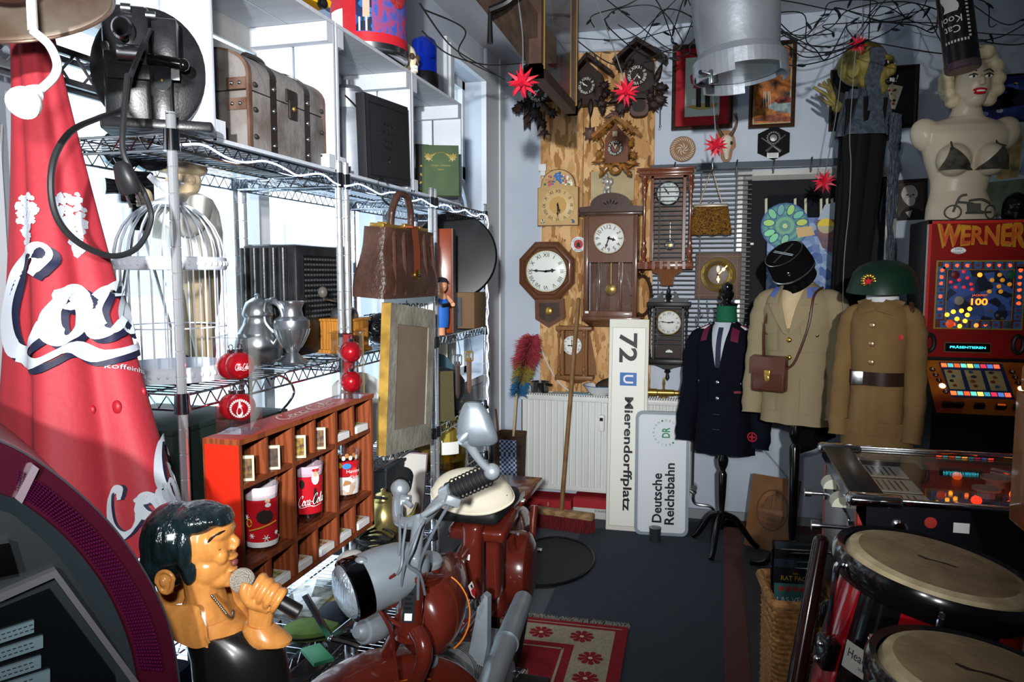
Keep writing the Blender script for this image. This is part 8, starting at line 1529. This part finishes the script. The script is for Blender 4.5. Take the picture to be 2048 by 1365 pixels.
# pinball table
PX0,PX1,PY0,PY1,PZ=.345,1.75,2.0,2.61,.925
t=thing('pinball_machine','pinball table with chrome corners and red, white and blue side graphics','pinball machine',(.9,2.3,0));TP=Matrix.Translation(-V((.9,2.3,0)))
def pb_(m):b=MB(m);b.M=TP;return b
m_pbk=mat('#15161c',.3);m_pw=mat('#c8c6b4',.5);m_pr=mat('#b0342a',.45);m_pbl=mat('#22358a',.45)
b=pb_(m_pbk);b.bx(PX0,PX1,PY0,PY0+.02,.48,PZ);b.bx(PX0,PX1,PY1-.02,PY1,.48,PZ);b.bx(PX0,PX0+.02,PY0,PY1,.48,PZ);b.bx(PX0,PX1,PY0,PY1,.48,.5);b.bx(PX1-.02,PX1,PY0,PY1,.48,PZ);b.build('cabinet',t)
b=pb_(m_pw);Y=PY0-.001;SQ=lambda pts,m,k=0:b.f([b.v((x,Y-k*.0004,z_))for x,z_ in pts],m)
SQ([(PX0,.48),(PX1,.48),(PX1,.755),(PX0,.755)],m_pw);SQ([(PX0,.755),(PX0,.9),(PX0+.06,.755)],m_pr,1);SQ([(.60,.755),(.63,.755),(.63,.62),(.60,.66)],m_pbl,1);SQ([(.63,.755),(.76,.755),(.68,.70),(.63,.68)],m_pr,1);SQ([(.83,.64),(1.2,.58),(1.2,.48),(.83,.6)],m_pbl,2);SQ([(.9,.58),(1.3,.52),(1.3,.48),(.9,.48)],m_pr,3);X=PX0-.001
for y0,y1,z0,z1,m in((PY0,PY0+.03,.48,.9,m_pr),(PY1-.04,PY1,.48,.9,m_pr),(PY0+.03,PY1-.04,.48,.55,m_pw)):b.f([b.v((X,*p))for p in((y0,z0),(y1,z0),(y1,z1),(y0,z1))],m)
b.build('side_graphics',t)
b=pb_(m_chrome);b.bx(PX0-.012,PX0+.07,PY0+.04,PY1-.04,PZ-.008,PZ+.016,m_pbk,bev=.005);b.bx(PX0-.014,PX0-.011,PY0+.03,PY1-.03,PZ-.02,PZ+.012)
for y in(PY0+.015,PY1-.015):b.box((PX0+.04,y,PZ+.006),(.13,.05,.03),bev=.012,seg=3)
for y in(PY0+.004,PY1-.004):b.bx(PX0+.05,PX1,y-.006,y+.012,PZ+.0,PZ+.016,bev=.003)
b.build('lockdown_bar',t)
b=pb_(mat('#74787e',.3,.8));b.bx(PX0-.006,PX0,PY0+.1,PY1-.08,.52,.85,bev=.002);b.build('coin_door',t)
for y,z_,L in((PY0+.06,.84,.08),(PY1-.1,.80,.05),(PY0+.2,.72,.05)):b=pb_(m_steel);b.cyl((PX0,y,z_),(PX0-L,y,z_),.006,n=10);b.cyl((PX0-L,y,z_),(PX0-L-.02,y,z_),.013,n=14);b.cyl((PX0,y,z_),(PX0-.012,y,z_),.018,n=16);b.build('plunger',t)
for y in(PY0+.2,PY0+.38):b=pb_(m_pw);b.prism([(PX0-.03*cos(radians(a))-.006,.86+.03*sin(radians(a)))for a in range(0,181,20)],y-.03,y+.03);b.build('coin_slot',t)
b=pb_(m_chrome);b.lathe([(.02,0),(.02,.008),(.015,.01),(.0135,.004),(.001,.004)],24,None,(PX0+.095,PY0,.87),(0,-1,0));b.build('flipper_button',t);b=pb_(m_pr);b.lathe([(.014,0),(.014,.0015),(.001,.002)],20,None,(PX0+.165,PY0-.001,.89),(0,-1,0));b.build('round_sticker',t);b=pb_(m_paper);b.bx(PX0+.215,PX0+.25,PY0-.0018,PY0-.001,.87,.895);b.build('price_tag',t)
def pi_(m):b=pb_(m);b.M=TP@Matrix.Translation((0,0,.042));return b
b=pi_(mat('#3a2a24',.3,c2='#6a3c20',kind='vor',scale=9));b.bx(PX0+.02,PX1-.02,PY0+.02,PY1-.02,.82,.84);b.bx(PX0+.07,PX1,PY1-.03,PY1-.021,.84,PZ-.045,mat('#6a6c66',.5));b.build('playfield',t)
b=pi_(mat('#2a2c30',.4));b.bx(PX0+.05,PX0+.26,PY0+.03,PY1-.03,.84,.858)
for y in(PY0+.07,PY0+.22,PY0+.38):b.bx(PX0+.07,PX0+.2,y,y+.13,.858,.86,mat('#d0d4cc',.5));[b.bx(PX0+.085+.016*k,PX0+.09+.016*k,y+.015,y+.115,.86,.8605,m_ink)for k in range(6)]
b.build('apron',t);random.seed(2)
for i in range(26):
 x,y=random.uniform(.66,1.3),random.uniform(PY0+.08,PY1-.08);col=random.choice(('#ff5a18','#ff3a18','#e8201a','#ffb040'));b=pi_(em(col,random.uniform(.6,2.4)));b.sph((x,y,.85),(.014,.014,.012),n=10,k=6);b.build('playfield_lamp',t)
for x,y,r,h,m in((.78,2.42,.04,.04,m_pw),(.72,2.3,.035,.035,m_pw),(.98,2.4,.05,.03,m_pw),(1.1,2.2,.045,.03,m_pr),(.86,2.2,.03,.045,m_pw)):
 b=pi_(m);b.cyl((x,y,.84),(x,y,.84+h*.6),r*.6,n=18);b.cyl((x,y,.84+h*.6),(x,y,.846+h*.6),r,n=24);b.build('bumper',t)
for pts in([(.8,2.52),(.88,2.46),(1.05,2.46),(1.1,2.5)],[(.92,2.3),(1.02,2.34),(1.15,2.33)],[(.66,2.12),(.78,2.16),(.86,2.12)]):b=pi_(mat('#b0b4b8',.15,.9));b.tube(spl([(x,y,.868)for x,y in pts],5),.007,8);b.tube(spl([(x,y,.858)for x,y in pts],5),.007,8);b.build('rail_guide',t)
b=pi_(em('#ff5020',1.4));b.text('*100',(1.02,PY1-.032,.862),.03,em('#ff5020',1.4),w=.09);b.build('score_light',t)
b=pb_(glass('#ffffff',.02,.02));b.bx(PX0+.07,PX1,PY0+.012,PY1-.012,PZ+.004,PZ+.008);b.build('glass_top',t)
for x in(PX0+.03,PX1-.05):
 for y in(PY0+.03,PY1-.03):b=pb_(m_pbk);b.box((x,y,.29),(.05,.05,.56),bev=.008);b.build('leg',t)
 # congas
def conga(lb,c,R,rz,tilt,label=True):
 t=thing('conga_drum',lb,'drum',c,(tilt[0],tilt[1],rz));H=c.z;m_k=mat('#0c0c0e',.18,coat=.6);ms=[mat('#8e0c16',.16,coat=.7),mat('#0e0d0f',.16,coat=.7)]
 pr=[(.98,-.05),(1.06,-.2),(1.08,-.32),(1.0,-.5),(.84,-.7),(.7,-.84)];b=MB();n=48;rings=[b.ring((0,0,z_),(0,0,1),R*r,n,(1,0,0))for r,z_ in pr]
 for A,B in zip(rings,rings[1:]):
  for i in range(n):b.f([A[i],A[(i+1)%n],B[(i+1)%n],B[i]],ms[(i//4)%2])
 b.build('shell',t)
 b=MB(mat('#8a7a5c',.6,c2='#6a5a42',scale=14,lo=.3,hi=.7,bump=.15,bscale=60));b.lathe([(R*1.0,-.04),(R*1.0,-.01),(R*.96,.0),(R*.86,.004)],48,mat('#b3a584',.6,c2='#8f8060',scale=20),cap=False);b.lathe([(R*.86,.004),(R*.4,.0045),(.001,.0045)],48,cap=False);hd=b.build('drum_head',t)
 b=MB(mat('#2a1c14',.8));b.prism([(x,y_)for x,y_ in((-.03,.008),(-.015,.012),(.0,.002),(.03,-.004),(.035,-.01),(.01,-.008),(-.01,.002),(-.03,.002))],-.0005,0);o_=b.build('brand_mark',hd);o_.location=(.0,0,.005);o_.rotation_euler=(pi/2,0,-.5)
 b=MB(m_k);b.lathe([(R*1.02,-.005),(R*1.1,.0),(R*1.14,-.012),(R*1.13,-.035),(R*1.06,-.05),(R*1.02,-.045),(R*1.02,-.005)],56,cap=False);b.build('rim_hoop',t)
 for k in range(6):
  a=2*pi*k/6+.35;d=V((cos(a),sin(a),0));b=MB(m_chrome);b.tube(spl([d*R*1.06+V((0,0,-.03)),d*R*1.2+V((0,0,-.02)),d*R*1.2+V((0,0,-.06)),d*R*1.14+V((0,0,-.14)),d*R*1.13+V((0,0,-.2))],5),.0055,8);b.build('tension_hook',t)
  b=MB(m_k);b.box(d*R*1.11+V((0,0,-.19)),(.03,.045,.055),rot=(0,0,a),bev=.005);[b.sph(d*(R*1.11+.016)+V((0,0,z_)),.006,m_steel,n=8,k=6)for z_ in(-.175,-.205)];b.build('lug_plate',t)
 if label:
  b=MB(mat('#b8b4ac',.4));f=lambda x,z_,o_=.002:V((R*1.085*cos(label+x/R),R*1.085*sin(label+x/R),z_))*1+V((cos(label)*o_,sin(label)*o_,0));b.grid(lambda u,v:f(-.04+.08*u,-.19+.05*v),6,2);b.text('Headliner',(0,0,0),.016,m_ink,w=.064,fn=lambda x,y:f(x,-.158+y,.0035));b.text('SERIES',(0,0,0),.005,m_ink,fn=lambda x,y:f(x,-.176+y,.0035));b.build('name_plate',t)
 b=MB(m_k);b.lathe([(R*.72,-.84),(R*.74,-.86),(R*.7,-H*.97),(R*.6,-H*.97)],24);b.build('foot',t)
conga('larger red and black striped conga drum with white name plate beside the pinball table',at(1872,1128,1.36),.152,0,(.02,.15),radians(-131))
conga('smaller pale-headed conga drum cut off at the lower right corner',at(1962,1352,1.0),.124,0,(.0,.1),None)
# basket with discs, pole, cupboard edge
P=at(1595,1180,2.28);t=thing('wicker_basket','rectangular light wicker basket filled with disc cases in front of the pinball table','basket',(P.x,P.y,0),(0,0,.12));h=P.z;m_wk=mat('#a87a48',.7,c2='#7d5630',scale=60,bump=.6,bscale=100)
b=MB(m_wk);W2,D2=.165,.22
for k in range(int(h/.016)):
 z_=.008+k*.016;b.tube([(x+.004*sin(i*2.1+k*3.1),y,z_)for i,(x,y)in enumerate(rrect(W2*(.9+.1*z_/h),D2,.02,5))],.008,5,closed=True)
b.tube([(x,y,h)for x,y in rrect(W2+.02,D2+.02,.02,5)],.014,8,closed=True);b.bx(-W2*.42,W2*.42,-D2*.45,D2*.45,.0,.02);b.build('weave',t)
for k,(lb,col)in enumerate((('dark disc case with yellow and green casino cover in front of the wicker basket rim','#15131a'),('blue-grey disc case standing second in the wicker basket','#2a3440'),('black disc case standing third in the wicker basket','#101114'),('grey disc case at the rear of the wicker basket','#3a4248'))):
 t=thing('disc_case',lb,'disc',V((P.x,P.y,0))+V((-.01+.004*k,-.05+.045*k,h-.045+.012*k)),(-.12,0,.12),'disc cases in the wicker basket');b=MB(glass('#cfd4da',.06,.12));b.bx(-.071,.071,0,.01,0,.125);b.build('case',t);b=MB(mat(col,.4));b.bx(-.062,.069,.003,.007,.003,.122)
 if k==0:b.text('THE',(-.0,.002,.108),.006,mat('#c8a030',.5));b.text('RAT PACK',(.002,.002,.094),.014,mat('#c8a030',.5),w=.085);b.bx(-.06,.067,.0022,.003,.01,.078,mat('#3f7a70',.5));b.text('LAS VEGAS',(.003,.0015,.03),.016,m_paper,w=.11);[b.lathe([(.008,0),(.001,.0006)],10,mat('#c8302a',.5),(-.04+.02*j,.0022,.062),(0,-1,0))for j in range(5)]
 b.build('cover',t)
p0,p1=at(1642,1085,2.02),at(1592,1365,1.93);d=(p1-p0).normalized();p1=p0+d*(p0.z/-d.z)*.98;b=MB(mat('#3a1c16',.2,coat=.6,c2='#2a120e',scale=6));b.cyl(p0,p1,.021,.025,18);b.sph(p0,.021,n=16,k=8);tag(b.build('wooden_pole'),'dark glossy wooden pole leaning against the pinball table in front of the wicker basket','pole')
P=onY(2031,950,1.62);P.y-=.25;t=thing('wooden_cupboard','orange varnished wooden cupboard edge at the far right of the picture','cupboard',(P.x,P.y,0));zt_=onY(2040,762,P.y).z;zb_=onY(2040,1128,P.y).z;m_or=mat('#a85c18',.35,c2='#8a4812',kind='wood',scale=4,stretch=(5,5,1),coat=.3);b=MB(m_or);b.bx(-.008,.3,0,.25,zb_,zt_-.05,bev=.004);b.bx(-.002,.3,-.02,.25,zt_-.05,zt_,bev=.006);[b.bx(x,x+.03,.02,.05,0,zb_)for x in(0,.26)];b.build('body',t);b=MB(m_steel);b.bx(-.011,-.006,.02,.05,zb_+.12,zb_+.2,bev=.002);b.build('hinge',t)
# hanging things
def star(u,v,t_,r,lb,top):
 c=at(u,v,t_);t=thing('paper_star',lb,'star',c,(random.random(),random.random(),0),'red folded stars on silver cords');b=MB(mat('#c41c34',.45,coat=.2));n=20
 for i in range(n):
  y=1-2*(i+.5)/n;a=i*2.39996;d=V((cos(a)*sqrt(1-y*y),sin(a)*sqrt(1-y*y),y));e=d.orthogonal().normalized();f=d.cross(e);A=[b.v(d*r*.22+(e*x+f*y_)*r*.2)for x,y_ in((1,0),(0,1),(-1,0),(0,-1))];p=b.v(d*r*random.uniform(.9,1.05));[b.f([A[k],A[(k+1)%4],p])for k in range(4)]
 b.sph((0,0,0),r*.26,n=8,k=6);b.build('points',t,smooth=False)
 q_=at(*top);b=MB(mat('#c0c4c8',.2,.8));m_=c.lerp(q_,.5)+V((.012,0,-.01));b.tube(spl([c+V((0,0,r*.3)),m_,q_],8),.0022,5);tag(b.build('silver_cord'),'silver cord holding the '+lb.split(' red ')[0]+' red star','cord')
star(1045,165,2.35,.058,'nearest red folded star, beside the hanging picture frame',(1030,-40,2.35));star(1252,183,2.7,.058,'second red folded star, in front of the large cuckoo clock',(1175,-40,2.75));star(1432,291,3.3,.062,'third red folded star, in front of the deer skull',(1398,-40,3.15));star(1648,363,3.5,.062,'fourth red folded star, hanging below the blackboard',(1690,60,3.55));star(1717,88,3.3,.05,'fifth red folded star, above the forehead of the hanging ghoul',(1722,-20,3.3))
c=at(1481,160,2.8);t=thing('milk_pail','dented aluminium milk pail hanging upside down from the ceiling','pail',c,(radians(-4),radians(-4),.4));m_al2=mat('#aeb3b9',.38,.6,c2='#9aa0a8',scale=7,bump=.25,bscale=14)
b=MB(m_al2);b.lathe([(.001,.03),(.15,.03),(.152,.07),(.148,.1),(.156,.2),(.16,.3),(.155,.36),(.1,.42),(.09,.5)],48);b.build('body',t)
b=MB(m_al2);n=48
for i in range(n):
 a0,a1=2*pi*i/n,2*pi*(i+1)/n;lo=-.008 if(i//8)%2 else .018;P=[(r*cos(a),r*sin(a),z_)for r in(.166,.172)for a,z_ in((a0,.07),(a1,.07),(a1,lo),(a0,lo))];A=[b.v(p)for p in P];[b.f([A[k]for k in q_])for q_ in((0,1,2,3),(4,5,6,7),(3,2,6,7),(0,1,5,4),(1,2,6,5),(0,3,7,4))]
b.lathe([(.15,.1),(.166,.07)],48,cap=False);b.build('foot_ring',t);b=MB(m_steel);b.cyl((-.15,-.08,.0),(-.2,-.11,.0),.008,n=10);b.box((-.14,-.08,-.01),(.03,.025,.05),bev=.004);b.build('tap',t)
X=-.6;t=thing('hanging_picture','old wooden framed picture hung from the ceiling, seen at a steep angle','picture',(X,2.81,2.15));b=MB(mat('#4a3024',.5,c2='#35221a',scale=20))
for y0,y1,z0,z1 in((-.33,-.29,0,.78),(.29,.33,0,.78),(-.33,.33,0,.04),(-.33,.33,.74,.78)):b.bx(-.03,.012,y0,y1,z0,z1)
for y in(-.29,.29):b.bx(.012,.016,y-.004,y+.004,.03,.75,m_brass)
b.build('frame',t);b=MB(mat('#5f665f',.15,c2='#3c4038',scale=26,stretch=(1,1,.12),coat=.8));b.bx(-.02,.002,-.29,.29,.04,.74);b.bx(.002,.003,-.12,.2,.2,.5,mat('#4a2420',.2,c2='#5a4038',scale=30,stretch=(1,2,.2),coat=.8));b.build('picture',t)
p0,p1=at(960,-60,2.25),at(1085,105,2.6);b=MB(mat('#4a3a30',.8,c2='#352820',scale=10,stretch=(6,1,1),bump=.4));d=(p1-p0).normalized();b.loft([[b.v(p+x)for x in(V((.05,0,.04)),V((-.05,0,.04)),V((-.05,0,-.04)),V((.05,0,-.04)))]for p in(p0,p1)]);t=tag(b.build('wooden_beam'),'old dark wooden beam hanging under the ceiling left of the hung frame','beam');b=MB(m_black);q_=at(980,20,2.3);b.cyl(q_,q_-V((0,0,.1)),.006,.01,10);b.tube(spl([q_,q_+V((.06,0,.02)),q_+V((.1,0,.06))],4),.012,8);b.build('iron_hook',t)
c=at(1735,138,3.75);t=thing('hanging_ghoul','hanging skull-faced ghoul in black cloth with grey gauze and a bony hand','decoration',c,(0,0,radians(50)));m_gh=mat('#8a7c3c',.5,c2='#4a421c',scale=18,lo=.4,hi=.65)
b=MB(m_gh);b.sph((0,.03,.03),(.092,.125,.11));b.sph((0,-.03,-.03),(.075,.085,.1));b.sph((0,-.05,-.09),(.05,.06,.06));b.sph((0,-.125,-.03),(.016,.024,.03));b.sph((0,-.09,.03),(.06,.035,.02));[b.sph((s*.088,.02,-.01),(.014,.035,.045))for s in(-1,1)];fuse(b.build('head',t),.004,3)
for c_ in((-.03,-.108,.0),(.03,-.108,0),(0,-.112,-.085)):b=MB(m_ink);b.sph(c_,(.022,.015,.015),n=12,k=8);b.build('dark_hollow',t);b=MB(m_paper);[b.sph((s*.03,-.12,.002),.007,n=8,k=6)for s in(-1,1)];[b.box((.012*k,-.13,-.08),(.009,.006,.016))for k in(-1,0,1)];b.build('eyes_and_teeth',t)
def drape(m,name,r0,r1,z0,z1,f,a0=0,a1=2*pi,sx=0):b=MB(m);b.grid(lambda u,v:((r0+(r1-r0)*v+.018*sin(f*(a0+(a1-a0)*u)+v*3))*cos(a0+(a1-a0)*u)+sx*v,(r0+(r1-r0)*v+.018*sin(f*(a0+(a1-a0)*u)))*sin(a0+(a1-a0)*u)*.8,z0+(z1-z0)*v),40,14);return b.build(name,t)
drape(mat('#0b0b0c',.9),'black_robe',.12,.09,-.16,-1.25,7,sx=-.10);m_gz=mat('#59626e',.95,c2='#3c444e',scale=60,bump=.8,bscale=200,alpha=.92);drape(m_gz,'gauze_cape',.1,.16,-.11,-.34,9)
b=MB(m_gz);b.M=Matrix.Rotation(radians(-50),4,'Z')
for i in range(16):a=random.uniform(-.9,.2);x,y=.14*cos(a),.13*sin(a)-.05;b.tube([(x+.01*sin(k*1.3+i),y+.01*cos(k*1.7+i),-.25-(.2+.6*(i%5)/4)*k/9)for k in range(10)],.007,5)
b.grid(lambda u,v:(-.02+.07*u+.01*sin(v*9),-.135+.02*u,.07-.3*v),4,10);b.build('gauze_strands',t)
b=MB(m_gh);b.M=Matrix.Rotation(radians(-50),4,'Z');h0=V((-.15,-.12,-.2))
for k in range(4):b.tube([h0,h0+V((-.025-.012*k,-.02,.06+.014*(k%3))),h0+V((-.05-.022*k,-.03,.13-.012*k))],[.012,.010,.007],8)
b.tube([h0,h0+V((-.05,-.01,.02)),h0+V((-.09,-.02,.05))],[.011,.009,.006],8);b.sph(h0,(.025,.018,.03),n=10,k=8);b.build('bony_hand',t)
b=MB(m_black);b.cyl((0,0,.13),(0,0,ZC-c.z-.005),.003,n=6);b.build('hanging_cord',t)
p0,p1=at(1925,132,2.35),at(1893,-120,2.35);d=(p1-p0);n_=(EYE-p0);n_=(n_-d.normalized()*n_.dot(d.normalized())).normalized();s_=d.normalized().cross(n_);s_=-s_ if s_.dot(_R)<0 else s_;R=.05
t=thing('hanging_canister','black hanging canister with white lettering upside down in front of the woman bust','canister',p0);b=MB(mat('#0d0d0f',.25,coat=.4));b.cyl((0,0,0),d,R,n=32);b.build('tube',t);b=MB(mat('#5a4852',.25,.7));b.lathe([(R*.95,-.015),(R*1.03,-.01),(R*1.03,.006),(R,.008)],32,None,(0,0,0),d);b.build('rim',t)
b=MB(mat('#8f8f8f',.5));cf=lambda x,y:d.normalized()*y+(n_*cos(x/R)+s_*sin(x/R))*(R+.0012)
b.grid(lambda u,v:cf(-.035+.04*u+.006*sin(v*9),.16+.085*v),6,8);[b.grid(lambda u,v:cf(.028+.008*u,.075+.012*k+.006*v),2,1)for k in range(18)];[b.grid(lambda u,v:cf(-.04+.009*k+.005*u,.065+.008*v),1,1)for k in range(8)]
for s2,y,m in(('Cat',.105,mat('#9a9a9a',.5)),('Kool',.135,mat('#9a9a9a',.5)),('85',.22,m_ink)):b.text(s2,(0,0,0),.022,m,fn=lambda x,yy:cf(-.015-x,y-yy)+n_*.001)
b.build('lettering',t)
random.seed(21);m_cb=mat('#14161a',.5)
for i in range(12):
 u0=1120+i*20 if i<6 else random.uniform(1200,1700);P=[];n=10+i%4;td=random.uniform(2.9,3.9);v0=random.uniform(20,110);w_=random.uniform(350,900)
 for k in range(n):u=u0+w_*k/(n-1)+random.uniform(-45,45);v=v0+34*sin(k*1.3+i)+random.uniform(-22,22)-(18 if k%3==0 else 0);P.append(at(u,max(-30,v),td+.2*sin(k+i)))
 P=[V((p.x,min(p.y,YB-.2),min(p.z,ZC-.03)))for p in P];b=MB(m_cb);S=spl(P,9);b.tube(S,.0026,5);o_=b.build('light_cable');tag(o_,'thin black light cable tangled under the ceiling','cable','tangled black light cables under the ceiling')
 for k in range(6,len(S)-3,17):b=MB(m_cb);d=(S[k+1]-S[k-1]).normalized();e=V((random.uniform(-1,1),random.uniform(-1,1),random.uniform(-1,.3))).normalized()*.7+d*.6;e.normalize();b.cyl(S[k],S[k]+e*.03,.005,.006,8);b.cyl(S[k]+e*.03,S[k]+e*.045,.0045,.002,8);b.build('bulb_socket',o_)
for i,(pts)in enumerate(([(838,5,2.1),(900,90,2.6),(960,130,3.2),(1010,160,3.8)],[(842,60,2.2),(900,110,2.7),(980,130,3.3),(1060,125,3.9)],[(850,20,2.2),(930,60,2.6),(920,110,2.9),(990,150,3.5)])):b=MB(m_cb);b.tube(spl([at(*p)for p in pts],8),.0028,6);tag(b.build('light_cable'),'thin black light cable sagging from the crates to the corner','cable','black cables above the crates')
b=MB(mat('#9aa0a4',.3));P=[V((x_,4.622,z_))for x_,z_ in((.18,.55),(.3,.42),(.42,.28),(.5,.2))];b.tube(spl(P,5),.005,6);tag(b.build('grey_cable'),'thin grey cable sagging along the wall behind the navy uniform stand','cable')
Pq=onY(1625,850,3.95);b=MB(mat('#0a0a0b',.95,spec=.1));b.grid(lambda u,v:(Pq.x-.09+.2*u,3.95+.02*sin(u*9),Pq.z+.1-(.28-.12*u)*v),14,8);b.grid(lambda u,v:(Pq.x-.09+.2*u,3.975+.02*sin(u*9),Pq.z+.1-(.28-.12*u)*v),14,4);tag(b.build('black_cloth'),'black cloth end hanging below the hem of the beige jacket','cloth')
P=[onX(u,v,XW+.012)for u,v in((3,250),(2,330),(8,420),(12,520),(20,660),(26,760),(34,880))];b=MB(mat('#d9dbdd',.5));b.tube(spl(P,5),.003,6);tag(b.build('white_cable'),'thin white cable hanging on the pale wall left of the parasol','cable')
P=[at(*q)for q in((1700,255,3.3),(1702,330,3.3),(1698,420,3.3),(1690,500,3.3),(1686,590,3.3),(1690,690,3.3))];b=MB(mat('#c0c4c8',.2,.8));b.tube(spl([at(1716,40,3.3)]+P,6),.002,5);tag(b.build('silver_cord'),'long silver light cord hanging down in front of the black ghoul robe','cord')
